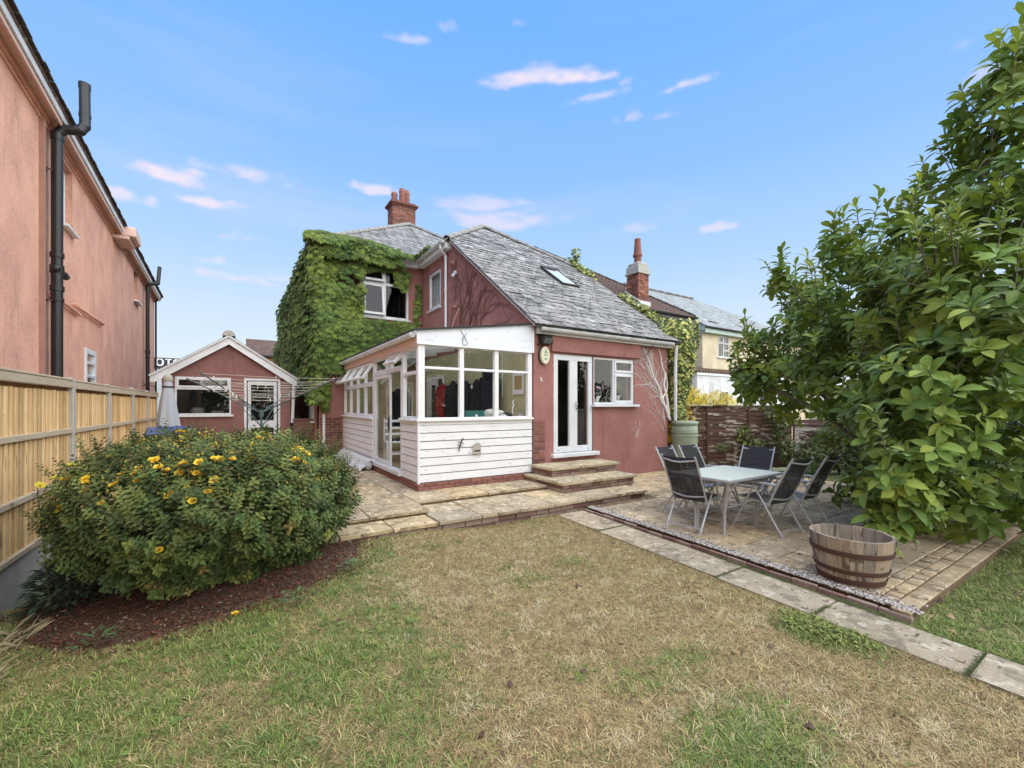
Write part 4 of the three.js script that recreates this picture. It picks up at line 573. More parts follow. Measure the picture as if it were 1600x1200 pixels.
  part('inner_door_glass', join([bx(0.30, 0.66, 0.3, 1.88, 0.006, 0.012, 0), bx(0.80, 1.17, 0, 2.03, 0.006, 0.012, 0)]), std({ color: rgb(0.05, 0.05, 0.04), roughness: 0.15 }), inner);
  part('inner_door_latch', bx(0.70, 0.74, 0.95, 1.15, 0.04, 0.06, 0.005), M.black, inner);
  part('cable_duct', uvm(bx(X1 - 0.02, X1 - 0.001, 2.0, 3.0, -8.03, -8.0, 0.003)), M.whitePaint, cons);
  // bench below the front panes
  part('inner_shelf', uvm(join([bx(3.2, X1 - 0.02, 1.475, 1.51, -7.52, -7.08, 0.005), bx(3.25, 3.30, 0.53, 1.475, -7.45, -7.40), bx(4.72, 4.77, 0.53, 1.475, -7.45, -7.40)])), M.pinkWood, cons);
}

// ---------------------------------------------------------------- garage at the end of the passage
{
  const g = thing('garage', 'small red-brown rendered garage with white bargeboards behind the washing line', 'garage', [-0.21, 0, -14.2]);
  const out = [[-1.45, 0], [1.51, 0], [1.51, 2.66], [0, 3.62], [-1.45, 2.62]];
  part('wall', wall(out, [[-1.18, 0.045, 1.56, 2.57], [0.355, 1.25, 0.37, 2.575]], 0.2), M.maroonShade, g);
  part('wall', uvm(join([bx(-1.45, -1.25, 0, 2.6, -6, -0.201, 0), bx(1.31, 1.51, 0, 2.6, -6, -0.201, 0), bx(-1.45, 1.51, 0, 2.6, -6.2, -6.001, 0)])), M.maroonShade, g);
  const ry = 3.74, ex = 1.66, ey = 2.63; 
  part('roof', join([plate([V(-ex, ey - 0.02, 0.16), V(0, ry, 0.16), V(0, ry, -6.3), V(-ex, ey - 0.02, -6.3)], 0.05), plate([V(ex, ey, 0.16), V(0, ry, 0.16), V(0, ry, -6.3), V(ex, ey, -6.3)], 0.05)]), M.slateDeck, g);
  const verge = (s) => { const sh = new THREE.Shape([[0, ry - 0.06], [s * (ex + 0.01), ey - 0.08], [s * (ex + 0.01), ey - 0.22], [s * (ex - 0.10), ey - 0.22], [0, ry - 0.26]].map(([x, y]) => new THREE.Vector2(x, y))); return uvm(new THREE.ExtrudeGeometry(sh, { depth: 0.03, bevelEnabled: false }).translate(0, 0, 0.11)); };
  part('bargeboard', verge(-1), M.upvc, g); part('bargeboard', verge(1), M.upvc, g);
  part('bargeboard', uvm(join([bar(V(0, ry - 0.045, 0.165), V(-ex - 0.02, ey - 0.07, 0.165), 0.05, 0.05), bar(V(0, ry - 0.046, 0.165), V(ex + 0.02, ey - 0.05, 0.165), 0.05, 0.05)])), M.gutter, g);
  part('ridge_tile', (() => { const s = new THREE.Shape(); s.absarc(0, 0, 0.15, 0, Math.PI, false); s.lineTo(-0.12, 0); s.absarc(0, 0, 0.12, Math.PI, 0, true); return uvm(new THREE.ExtrudeGeometry(s, { depth: 6.4, bevelEnabled: false }).translate(0, ry - 0.03, -6.25)); })(), M.ridge, g);
  part('ridge_end', (() => { const s = new THREE.Shape(); s.absarc(0, 0, 0.146, 0, Math.PI, false); return uvm(new THREE.ExtrudeGeometry(s, { depth: 0.02, bevelEnabled: false }).translate(0, ry - 0.03, 0.136)); })(), M.post, g);
  part('gutter', gutterGeo(V(1.72, 2.60, -5), V(1.72, 2.60, 0.15), 0.05, 4), M.upvc, g);
  part('downpipe', pipe([V(1.72, 2.58, 0.05), V(1.60, 2.45, 0.06), V(1.56, 1.3, 0.06)], 0.045), M.upvc, g);
  win(g, 'window', [-1.18, 1.56, 0], 0, 1.225, 1.01, [[0, 0.70, 1.225, 1.01, 'c'], [0, 0, 1.225, 0.70, 'f']], { sill: [0.06, 0.06, 0.08], zf: 0.0 });
  const d = win(g, 'door', [0.355, 0.37, 0], 0, 0.895, 2.205, [[0, 0, 0.895, 2.205, 'x']], { zf: 0.0, frame: 0.06 });
  part('door_leaf', uvm(join([bx(0.09, 0.165, 0.02, 2.115, -0.07, -0.02), bx(0.73, 0.805, 0.02, 2.115, -0.07, -0.02), bx(0.165, 0.73, 2.02, 2.115, -0.07, -0.02), bx(0.165, 0.73, 0.80, 1.01, -0.07, -0.02), bx(0.165, 0.73, 0.02, 0.14, -0.07, -0.02)])), M.upvc, d);
  part('pane', new THREE.PlaneGeometry(0.565, 1.01).translate(0.4475, 1.515, -0.045), M.glass, d); part('pane', new THREE.PlaneGeometry(0.565, 0.66).translate(0.4475, 0.47, -0.045), M.glass, d);
  part('handle', join([bx(0.105, 0.135, 0.98, 1.22, -0.022, 0.0), rod(V(0.12, 1.12, 0), V(0.22, 1.12, 0.03), 0.01)]), M.steel, d);
  part('lock', bx(0.77, 0.80, 1.72, 1.84, -0.022, 0.0, 0.004), M.steel, d);
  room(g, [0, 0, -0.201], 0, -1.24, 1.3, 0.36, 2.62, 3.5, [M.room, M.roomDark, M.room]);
  part('workbench', uvm(join([bx(-1.1, 0.1, 1.45, 1.52, -1.1, -0.4), bx(-0.9, -0.6, 1.52, 1.75, -0.9, -0.6, 0.06), bx(-0.45, -0.1, 1.52, 1.66, -0.95, -0.55, 0.05)])), M.room, g);
}
// low brick wall and board fence between garage and house
{
  const w = thing('low_brick_wall', 'low brown brick wall bridging the gap between garage and creeper-clad house', 'wall', [1.36, 0, -14.0]);
  part('core', uvm(bx(0.01, 0.53, 0, 1.33, -0.2, -0.02, 0)), M.mortar, w);
  brickFace(w, V(0, 0.6, 0), V(1, 0, 0), 0.54, 0.75, { mats: M.brickBrown, bl: 0.225, bh: 0.076, dep: 0.04, rough: 0.004 });
  part('coping', uvm(bx(0, 0.54, 1.35, 1.42, -0.22, 0.02, 0.01)), M.brickBrown[1], w);
  const f = thing('board_fence', 'dull brown board fence seen in the gap beside the garage', 'fence', [1.36, 0, -17.5]);
  for (let i = 0; i < 9; i++) { const m = part('board', uvm(cbox(0.125, 2.5, 0.02, 0, 1.25, 0, 0.004), 1, i * 0.3, 0, true), std({ color: rgb(0.42, 0.26, 0.23).multiplyScalar(rr(0.8, 1.2)), map: rep(T.pale, 0.9), roughness: 0.9 }), f); m.position.set(0.06 + i * 0.13, 0, rr(-0.004, 0.004)); }
  part('rail', uvm(join([bx(0, 1.2, 2.45, 2.53, -0.02, 0.05), bx(0, 1.2, 1.35, 1.43, 0.013, 0.05)])), M.rail, f);
}
// ---------------------------------------------------------------- neighbour's house along the left boundary
{
  const h = thing('neighbour_house', 'tall salmon-pink rendered house wall along the left side with black soil pipes', 'house', [-2.455, 0, -8.22], Math.PI / 2 + 0.0314);
  const U0 = -14, U1 = 14.7, E = 6.22;
  part('wall', wall([[U0, 0], [U1, 0], [U1, E], [U0, E]], [[2.02, 2.66, 4.90, 6.0], [9.5, 10.3, 5.12, 6.18], [3.5, 4.35, 1.3, 2.95]], 0.28), M.salmon, h);
  part('wall', uvm(join([bx(U1 - 0.28, U1, 0, E, -8, -0.281, 0), bx(U0, U0 + 0.28, 0, E, -8, -0.281, 0), bx(U0, U1, 0, E, -8.28, -8.001, 0)])), M.salmon, h);
  part('roof', join([plate([V(U0 - 0.2, 6.34, 0.24), V(U1 + 0.25, 6.34, 0.24), V(U1 + 0.25, 9.1, -4), V(U0 - 0.2, 9.1, -4)], 0.07), plate([V(U0 - 0.2, 6.33, -8.34), V(U1 + 0.25, 6.33, -8.34), V(U1 + 0.25, 9.1, -4), V(U0 - 0.2, 9.1, -4)], 0.07)]), M.tile, h);
  { const list = [], q = rng32(5); for (let u = U0 - 0.15; u < U1 + 0.2; u += 0.215) for (let r = 0; r < 2; r++) list.push(cbox(0.2, 0.02, 0.3, u + (r ? 0.1 : 0), 6.365 + r * 0.115 + q() * 0.012, 0.125 - r * 0.17 + q() * 0.02, 0.004)); const m = part('eaves_tiles', uvm(join(list)), std({ color: rgb(0.45, 0.5, 0.42), map: rep(T.tile, 0.7), roughness: 0.9 }), h); m.userData.kind = 'stuff'; }
  part('soffit', uvm(bx(U0, U1 + 0.1, 6.20, 6.24, 0.0, 0.155, 0.004)), M.pinkWood, h);
  part('fascia', uvm(bx(U0, U1 + 0.12, 6.14, 6.33, 0.156, 0.188, 0.004)), M.pinkWood, h);
  part('fascia', uvm(bx(U0, U1 + 0.14, 6.205, 6.335, 0.19, 0.215, 0.004)), M.upvc, h);
  part('moulding', uvm(join([bar(V(U0, 6.16, 0.03), V(U1, 6.16, 0.03), 0.06, 0.07), bar(V(U0, 6.09, 0.012), V(U1, 6.09, 0.012), 0.024, 0.05)])), M.salmon, h);
  // soil pipe with branch and elbow, cables beside it
  const px = 1.22, pz = 0.12;
  part('soil_pipe', join([pipe([V(px, 0.2, pz), V(px, 6.02, pz), V(px + 0.0, 6.12, pz + 0.07), V(px, 6.17, pz + 0.26), V(px + 0.02, 6.27, pz + 0.31), V(px + 0.10, 6.98, pz + 0.29)], 0.07), collar(V(px, 5.98, pz), 0.080, 0.10), collar(V(px, 4.14, pz), 0.085, 0.07), collar(V(px, 3.92, pz), 0.085, 0.12), collar(V(px, 3.62, pz), 0.085, 0.08), collar(V(px, 3.45, pz), 0.082, 0.05), rod(V(px, 3.92, pz), V(px + 0.28, 3.88, pz + 0.03), 0.045, 0.045, 12), rod(V(px + 0.2, 3.89, pz + 0.03), V(px + 0.3, 3.88, pz + 0.03), 0.055, 0.055, 12), new THREE.SphereGeometry(0.065, 10, 8).translate(px - 0.06, 3.92, pz), collar(V(px + 0.045, 6.45, pz + 0.305), 0.077, 0.05), collar(V(px + 0.10, 6.95, pz + 0.29), 0.077, 0.08)]), M.black, h);
  for (const y of [5.42, 3.42]) part('pipe_bracket', join([bx(px - 0.26, px, y - 0.012, y + 0.012, 0.0, 0.02, 0.003), rod(V(px - 0.2, y, 0), V(px, y, pz), 0.012), collar(V(px, y, pz), 0.068, 0.03)]), M.rust, h);
  part('waste_pipe', uvm(join([rod(V(px + 0.05, 3.55, 0.05), V(2.95, 3.50, 0.05), 0.028), rod(V(2.6, 3.62, 0.05), V(4.9, 3.64, 0.05), 0.028), rod(V(2.6, 3.62, -0.02), V(2.6, 3.62, 0.06), 0.04), rod(V(4.9, 3.64, -0.02), V(4.9, 3.64, 0.06), 0.035)])), M.salmon, h);
  part('conduit', uvm(bar(V(0.93, 0, 0.03), V(0.93, 6.08, 0.03), 0.06, 0.06)), std({ color: rgb(0.42, 0.24, 0.18), map: rep(T.pale, 1), roughness: 0.9 }), h);
  const p2 = 11.55; part('soil_pipe', join([pipe([V(p2, 0.2, pz), V(p2, 6.0, pz), V(p2, 6.12, pz + 0.07), V(p2 + 0.05, 6.18, pz + 0.28), V(p2 + 0.12, 6.8, pz + 0.32)], 0.058), collar(V(p2, 5.9, pz), 0.07, 0.1), collar(V(p2, 3.7, pz), 0.075, 0.12), collar(V(p2, 3.5, pz), 0.07, 0.06)]), M.black, h);
  part('rainwater_pipe', pipe([V(14.55, 6.28, 0.25), V(14.6, 6.1, 0.06), V(14.6, 0.3, 0.06)], 0.034), M.black, h);
  part('overflow_hopper', uvm(join([bx(6.2, 7.1, 6.02, 6.10, 0.0, 0.32, 0.01), bx(6.25, 7.15, 6.12, 6.36, 0.05, 0.44, 0.02)])), M.pinkWood, h);
  win(h, 'window', [2.02, 4.90, 0], 0, 0.64, 1.1, [[0, 0, 0.64, 1.1, 'c']], { sill: [0.04, 0.05, 0.09], zf: -0.10, zb: -0.17 });
  win(h, 'window', [9.5, 5.12, 0], 0, 0.8, 1.06, [[0, 0, 0.4, 1.06, 'c'], [0.4, 0, 0.8, 1.06, 'c']], { sill: [0.05, 0.05, 0.12], zf: -0.13, zb: -0.2 });
  win(h, 'window', [3.5, 1.3, 0], 0, 0.85, 1.65, [[0, 0, 0.85, 0.55, 'f'], [0, 0.55, 0.85, 0.82, 'f'], [0, 0.82, 0.85, 1.10, 'f'], [0, 1.10, 0.85, 1.37, 'f'], [0, 1.37, 0.85, 1.65, 'f']], { sill: [0.04, 0.05, 0.06], zf: 0.03, zb: -0.08, frame: 0.1 });
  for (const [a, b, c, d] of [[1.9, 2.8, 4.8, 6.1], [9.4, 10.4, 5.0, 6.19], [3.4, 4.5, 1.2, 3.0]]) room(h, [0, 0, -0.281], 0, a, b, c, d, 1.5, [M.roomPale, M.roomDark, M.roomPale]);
  part('bracket_hook', join([rod(V(11.2, 2.5, 0.0), V(11.2, 2.5, 0.35), 0.012), rod(V(11.2, 2.5, 0.35), V(11.2, 2.35, 0.35), 0.012), rod(V(11.2, 2.66, 0.02), V(11.2, 2.5, 0.1), 0.012)]), M.rust, h);
}
// ---------------------------------------------------------------- houses beyond
function courses(parent, pts, mat, step, lift, name = 'roof_courses') {     // sloping roof of stepped courses: pts = eaves left, eaves right, top right, top left
  const [a, b, c, d] = pts, L = a.distanceTo(d), n = Math.round(L / step), list = []; const nn = V().subVectors(b, a).cross(V().subVectors(d, a)).normalize(); if (nn.y < 0) nn.negate();
  for (let i = 0; i < n; i++) { const t0 = i / n, t1 = (i + 1.25) / n; const p0 = a.clone().lerp(d, t0).addScaledVector(nn, lift), p1 = b.clone().lerp(c, t0).addScaledVector(nn, lift), p2 = b.clone().lerp(c, Math.min(1, t1)), p3 = a.clone().lerp(d, Math.min(1, t1)); const o0 = a.clone().lerp(d, t0), o1 = b.clone().lerp(c, t0); list.push(p0, p1, p2, p0, p2, p3, o0, o1, p1, o0, p1, p0); }
  const m = part(name, uvm(tris(list)), mat, parent); m.userData.kind = 'stuff'; return m;
}
{ // brown tiled house with a tall brick chimney
  const h = thing('brown_roof_house', 'house with brown tiled hip roof and tall red brick chimney beyond the extension', 'house');
  const e = 5.30, X1 = 15.35, Zf = -10.5, k = 0.72, run = 4.6, ap = V(X1 - run, e + k * run, Zf - run);
  part('wall', uvm(join([bx(10.2, X1 - 0.3, 0, e - 0.03, Zf - 0.4, Zf - 0.2, 0), bx(X1 - 0.55, X1 - 0.3, 0, e - 0.03, Zf - 8.5, Zf - 0.401, 0)])), M.whiteWall, h);
  part('roof', join([plate([V(9.9, e, Zf), V(X1, e, Zf), ap, V(9.9, ap.y, ap.z)], 0.08), plate([V(X1, e, Zf), V(X1, e, Zf - 9.2), ap], 0.08)]), M.tile, h);
  courses(h, [V(9.9, e + 0.01, Zf + 0.02), V(X1, e + 0.01, Zf + 0.02), ap.clone().add(V(0, 0.02, 0)), V(9.9, ap.y + 0.02, ap.z)], std({ map: rep(T.tile, 0.9), roughness: 0.9 }), 0.24, 0.035);
  { const list = [], q = rng32(8); for (let r = 0; r < 24; r++) for (let x = 9.9; x < X1; x += 0.22) { const t = r * 0.24 / Math.hypot(run, k * run); if (x > X1 - run * t) continue; list.push(cbox(0.07, 0.05, 0.24, 0, 0, 0, 0.012).rotateX(Math.atan(k)).translate(x + (q() - 0.5) * 0.02, e + k * run * t + 0.09, Zf - run * t - 0.08)); } const m = part('pantile_rolls', join(list), std({ color: rgb(0.12, 0.075, 0.06), roughness: 0.9 }), h); m.userData.kind = 'stuff'; }
  part('hip_tiles', (() => { const l = []; for (let i = 0; i < 22; i++) { const p = V(X1, e + 0.04, Zf).lerp(ap, (i + 0.5) / 22); const d = V().subVectors(ap, V(X1, e, Zf)).normalize(); l.push(bar(p.clone().addScaledVector(d, -0.17), p.clone().addScaledVector(d, 0.17).add(V(0, 0.015, 0)), 0.18, 0.09, 0.03)); } return join(l); })(), M.blackRough, h).userData.kind = 'stuff';
  part('gutter', join([gutterGeo(V(9.9, e - 0.02, Zf + 0.07), V(X1 + 0.02, e - 0.02, Zf + 0.07), 0.06, 6), bx(9.9, X1 - 0.05, e - 0.2, e - 0.06, Zf - 0.02, Zf + 0.01)]), M.black, h);
  const ch = sub('chimney', h, [12.5, 0, -10.95], 0.0); part('chimney_core', uvm(bx(-0.26, 0.26, 5.2, 6.95, -0.26, 0.26, 0)), M.mortar, ch);
  for (const [o, u] of [[V(-0.28, 5.4, 0.28), V(1, 0, 0)], [V(-0.28, 5.4, -0.28), V(0, 0, 1)], [V(0.28, 5.4, 0.28), V(0, 0, -1)]]) brickFace(ch, o, u, 0.56, 1.5, { mats: [M.bricks[2]], merged: true, dep: 0.03 });
  part('chimney_cap', uvm(join([bx(-0.33, 0.33, 6.62, 6.70, -0.33, 0.33, 0.01), bx(-0.30, 0.30, 6.70, 6.92, -0.30, 0.30, 0.02), bx(-0.26, 0.26, 6.92, 7.06, -0.26, 0.26, 0.04)])), M.concrete, ch);
  part('chimney_pot', lathe([[0, 7.0], [0.13, 7.0], [0.125, 7.3], [0.17, 7.33], [0.17, 7.40], [0.145, 7.42], [0.105, 7.93], [0.12, 7.95], [0.11, 7.98], [0.07, 7.98]], 16), M.bricksPaint[0], ch);
  part('flashing', uvm(join([bx(-0.36, 0.36, 5.42, 5.62, 0.28, 0.31, 0.01), bar(V(-0.36, 5.55, 0.32), V(-0.36, 6.0, -0.3), 0.05, 0.14)])), M.gutter, ch);
}
{ // cream house with the slate roof
  const h = thing('cream_house', 'cream rendered house with pale slate roof and small upper window', 'house');
  const e = 5.17, X0 = 17.0, X1 = 27, Zf = -11.3, k = 0.62, run = 4.3, top = e + k * run;
  part('wall', wall([[X0, 3.50], [X1, 3.50], [X1, e], [X0, e]], [[18.16, 19.0, 4.0, 4.94]], 0.25).translate(0, 0, Zf), M.cream, h);
  part('wall', wall([[X0 + 0.02, 0], [X1, 0], [X1, 3.499], [X0 + 0.02, 3.499]], [[18.7, 19.75, 1.3, 2.3], [20.2, 20.9, 0.6, 2.4]], 0.25).translate(0, 0, Zf - 0.10), M.creamDark, h);
  part('wall', faceNegX(wall([[Zf - 8.6, 0], [Zf - 0.26, 0], [Zf - 0.26, e], [Zf - run, top - 0.1], [Zf - 8.6, e]], [], 0.25)).translate(X0 + 0.001, 0, 0), M.creamDark, h);
  part('band', uvm(bx(X0, X1, 3.42, 3.50, Zf - 0.1, Zf + 0.03, 0.01)), M.creamDark, h);
  part('roof', join([plate([V(X0 - 0.15, e + 0.05, Zf + 0.25), V(X1, e + 0.05, Zf + 0.25), V(22.5, top + 0.2, Zf - run), V(X0 - 0.15, top + 0.2, Zf - run)], 0.06), plate([V(X1, e + 0.05, Zf + 0.25), V(X1, e + 0.05, Zf - 8.6), V(22.5, top + 0.2, Zf - run)], 0.06), plate([V(X0 - 0.15, e + 0.05, Zf - 8.85), V(X1, e + 0.05, Zf - 8.85), V(22.5, top + 0.2, Zf - run), V(X0 - 0.15, top + 0.2, Zf - run)], 0.06)]), M.neighbourSlate[0], h);
  courses(h, [V(X0 - 0.15, e + 0.06, Zf + 0.27), V(X1, e + 0.06, Zf + 0.27), V(22.5, top + 0.21, Zf - run), V(X0 - 0.15, top + 0.21, Zf - run)], std({ color: rgb(1.2, 1.3, 1.32), map: rep(T.slate, 0.45), roughness: 0.92 }), 0.22, 0.016);
  { const l = []; for (let x = X0 - 0.1; x < 22.5; x += 0.34) l.push(cbox(0.32, 0.10, 0.22, x, top + 0.24 + (Math.round(x * 3) % 2) * 0.02, Zf - run, 0.03)); part('ridge_tiles', uvm(join(l)), M.ridge, h).userData.kind = 'stuff'; }
  part('fascia', uvm(join([bx(X0 - 0.12, X1, e - 0.20, e + 0.0, Zf + 0.19, Zf + 0.215, 0.004), bx(X0 - 0.12, X1, e - 0.20, e - 0.175, Zf + 0.003, Zf + 0.189, 0.004), bar(V(X0 - 0.10, e - 0.05, Zf + 0.2), V(X0 - 0.10, top + 0.08, Zf - run), 0.04, 0.22)])), std({ color: rgb(0.55, 0.68, 0.62), map: rep(T.pale, 0.8), roughness: 0.6 }), h);
  part('gutter', gutterGeo(V(X0 - 0.15, e + 0.03, Zf + 0.28), V(X1, e + 0.03, Zf + 0.28), 0.055, 8), M.black, h);
  win(h, 'window', [18.16, 4.0, Zf], 0, 0.84, 0.94, [[0, 0, 0.42, 0.62, 'f'], [0, 0.62, 0.42, 0.94, 'c'], [0.42, 0, 0.84, 0.31, 'f'], [0.42, 0.31, 0.84, 0.62, 'f'], [0.42, 0.62, 0.84, 0.94, 'f']], { sill: [0.05, 0.06, 0.08], zf: 0, mat: M.gutter });
  win(h, 'window', [18.7, 1.3, Zf - 0.1], 0, 1.05, 1.0, [[0, 0, 0.52, 1.0, 'c'], [0.52, 0, 1.05, 1.0, 'c']], { sill: [0.05, 0.06, 0.08], zf: 0 });
  room(h, [0, 0, Zf - 0.26], 0, 17.6, 19.6, 3.6, 5.1, 2.5, [M.roomPale, M.roomDark, M.roomPale]); room(h, [0, 0, Zf - 0.36], 0, 18.2, 21.2, 0.5, 2.6, 2.5, [M.roomPale, M.roomDark, M.roomPale]);
  part('roof_crack', uvm(bar(V(17.9, e + 0.45, Zf - 0.3), V(18.5, e + 0.38, Zf - 0.2), 0.03, 0.05)), M.black, h);
  // white lean-to in front of it
  const l = thing('white_outbuilding', 'low white outbuilding with tiled coping in front of the cream house', 'outbuilding');
  part('wall', wall([[15.3, 0], [22.5, 0], [22.5, 3.12], [15.3, 3.12]], [[16.9, 17.5, 1.6, 2.45], [18.55, 19.55, 1.4, 2.4], [19.8, 20.6, 0.3, 2.4]], 0.2).translate(0, 0, -10.4), M.whiteWall, l);
  part('wall', uvm(join([bx(15.3, 15.5, 0, 3.1, -11.2, -10.601, 0)])), M.whiteWall, l);
  part('fascia', uvm(bx(15.25, 22.5, 3.02, 3.12, -10.399, -10.36, 0.004)), M.upvc, l);
  part('coping', (() => { const a = [bx(15.2, 22.5, 3.13, 3.17, -11.1, -10.36, 0.004)]; for (let x = 15.25; x < 22.5; x += 0.2) a.push(rod(V(x, 3.16, -11.0), V(x, 3.17, -10.34), 0.06, 0.06, 7)); return uvm(join(a)); })(), M.tile, l);
  win(l, 'window', [16.9, 1.6, -10.4], 0, 0.6, 0.85, [[0, 0, 0.6, 0.85, 'c']], { zf: 0, sill: [0.04, 0.05, 0.06] }); win(l, 'window', [18.55, 1.4, -10.4], 0, 1.0, 1.0, [[0, 0, 0.5, 1, 'c'], [0.5, 0, 1, 1, 'c']], { zf: 0, sill: [0.04, 0.05, 0.06] }); win(l, 'door', [19.8, 0.3, -10.4], 0, 0.8, 2.1, [[0, 1.0, 0.8, 2.1, 'c'], [0, 0, 0.8, 1.0, 'c']], { zf: 0 });
  room(l, [0, 0, -10.61], 0, 16.5, 21, 0.2, 2.9, 0.55, [M.roomPale, M.roomDark, M.roomPale]);
}
{ // brick house far behind the garage
  const h = thing('far_brick_house', 'small orange brick house with brown roof peeping up behind the garage', 'house');
  const z = -42, P = (px) => px; const x0 = 0.55, x1 = 9;
  part('wall', wall([[x0 + 0.4, 0], [x1, 0], [x1, 6.1], [x0 + 0.4, 6.1]], [[4.0, 5.2, 3.6, 5.3]], 0.3).translate(0, 0, z), std({ color: rgb(0.48, 0.22, 0.13), map: rep(T.brick, 0.6), roughness: 0.95 }), h);
  part('wall', faceNegX(wall([[z - 6, 0], [z - 0.31, 0], [z - 0.31, 6.1], [z - 3, 7.6], [z - 6, 6.1]], [], 0.3)).translate(x0 + 0.401, 0, 0), std({ color: rgb(0.45, 0.21, 0.13), map: rep(T.brick, 0.6), roughness: 0.95 }), h);
  part('roof', join([plate([V(x0, 6.05, z + 0.4), V(x1, 6.05, z + 0.4), V(x1, 7.75, z - 3), V(x0, 7.75, z - 3)], 0.1), plate([V(x0, 6.05, z - 6.4), V(x1, 6.05, z - 6.4), V(x1, 7.75, z - 3), V(x0, 7.75, z - 3)], 0.1)]), M.tile, h);
  courses(h, [V(x0, 6.06, z + 0.42), V(x1, 6.06, z + 0.42), V(x1, 7.77, z - 3), V(x0, 7.77, z - 3)], M.tile, 0.3, 0.03);
  part('bargeboard', uvm(bar(V(x0 - 0.02, 5.95, z + 0.42), V(x0 - 0.02, 7.68, z - 3), 0.05, 0.22)), M.upvc, h); part('gutter', bx(x0, x1, 5.92, 6.05, z + 0.38, z + 0.5, 0.01), M.black, h);
  win(h, 'window', [4.0, 3.6, z], 0, 1.2, 1.7, [[0, 0, 1.2, 0.95, 'f'], [0, 0.95, 1.2, 1.7, 'c']], { zf: 0, frame: 0.08, sill: [0.05, 0.08, 0.08] }); room(h, [0, 0, z - 0.31], 0, 3.8, 5.4, 3.4, 5.5, 2, [M.roomPale, M.roomDark, M.roomPale]);
}
{ // dark shop sign on a low building behind the neighbour's house
  const s = thing('shop_building', 'low grey workshop with dark sign showing white letters behind the garage', 'building');
  const z = -34; part('wall', uvm(bx(-9, 0.5, 0, 4.1, z - 6, z, 0)), M.gutter, s); part('fascia', uvm(bx(-9, 0.5, 4.1, 4.7, z - 6, z + 0.06, 0.01)), std({ color: rgb(0.035, 0.04, 0.045), roughness: 0.6 }), s); part('roof', uvm(bx(-9.05, 0.55, 4.7, 4.76, z - 6, z + 0.1, 0.01)), std({ color: rgb(0.06, 0.065, 0.07), roughness: 0.7 }), s);
  const font = await new FontLoader().loadAsync('fonts/droid/droid_sans_bold.typeface.json');
  const t = new TextGeometry('MOTORS', { font, size: 0.47, depth: 0.03, curveSegments: 6 }); t.computeBoundingBox(); part('lettering', t.translate(-4.90, 4.25, z + 0.062), std({ color: rgb(0.85, 0.85, 0.85), roughness: 0.5 }), s);
}

// ---------------------------------------------------------------- left fence
{
  const f = thing('garden_fence', 'golden timber fence with concrete posts along the left boundary', 'fence', [-1.76, 0, 0]);
  const zs = [-3.5, -5.33, -7.42, -9.25, -11.08, -12.78]; const q = rng32(31);
  const bg = [0, 1, 2, 3].map((k) => uvm(new THREE.ExtrudeGeometry(new THREE.Shape([[0, 0.026], [0.026, 0.026], [0.032, 0.031], [0.026, 0.104], [0.022, 0.108], [0, 0.108]].map(([x, y]) => new THREE.Vector2(x, y))), { depth: 1.60, bevelEnabled: false }).rotateX(-Math.PI / 2), 1, k * 0.23, k * 0.41, true));
  const pg = uvm(join([cbox(0.10, 2.13, 0.10, 0, 1.065, 0, 0.012), cbox(0.06, 0.03, 0.06, 0, 2.14, 0, 0.012)]), 1, 0, 0);
  for (const z of zs) { const m = part('post', pg, M.post, f); m.position.set(0, (q() - 0.5) * 0.02, z); m.rotation.z = (q() - 0.5) * 0.008; }
  const ends = [...zs, -14.15];
  for (let i = 0; i < ends.length - 1; i++) {
    const z0 = ends[i] - 0.05, z1 = ends[i + 1] + 0.05, L = z0 - z1, dy = (q() - 0.5) * 0.012, zc = (z0 + z1) / 2;
    part('gravel_board', uvm(bx(-0.02, 0.02, -0.1, 0.36, z1, z0, 0.006)), M.concrete, f);
    for (const [y, h, w] of [[2.055 + dy, 0.085, 0.045], [1.49 + dy, 0.06, 0.042], [0.90 + dy, 0.06, 0.042], [0.40 + dy, 0.055, 0.04]]) part('rail', uvm(bx(0.006, 0.006 + w, y - h / 2, y + h / 2, z1, z0, 0.006)), M.rail, f);
    part('gap_shade_sheet', uvm(bx(-0.02, -0.014, 0.37, 2.02, z1, z0, 0), 1, 0, 0, true), M.gapShade, f); const n = Math.floor(L / 0.108); for (let k = 0; k < n; k++) { const m = part('board', bg[Math.floor(q() * 4)], M.fence[(k * 2 + Math.floor(q() * 2.4)) % 4], f); m.position.set(-0.015 + (q() - 0.5) * 0.003, 0.37 + (q() - 0.5) * 0.01 + dy, z0 - (k + 0.06) * (L / n)); m.rotation.y = 0; m.scale.z = 1; }  // dark sheet added behind the boards as painted shade in their gaps
    part('capping', uvm(bx(-0.03, 0.055, 2.10 + dy, 2.125 + dy, z1, z0, 0.006)), M.rail, f);
  }
}
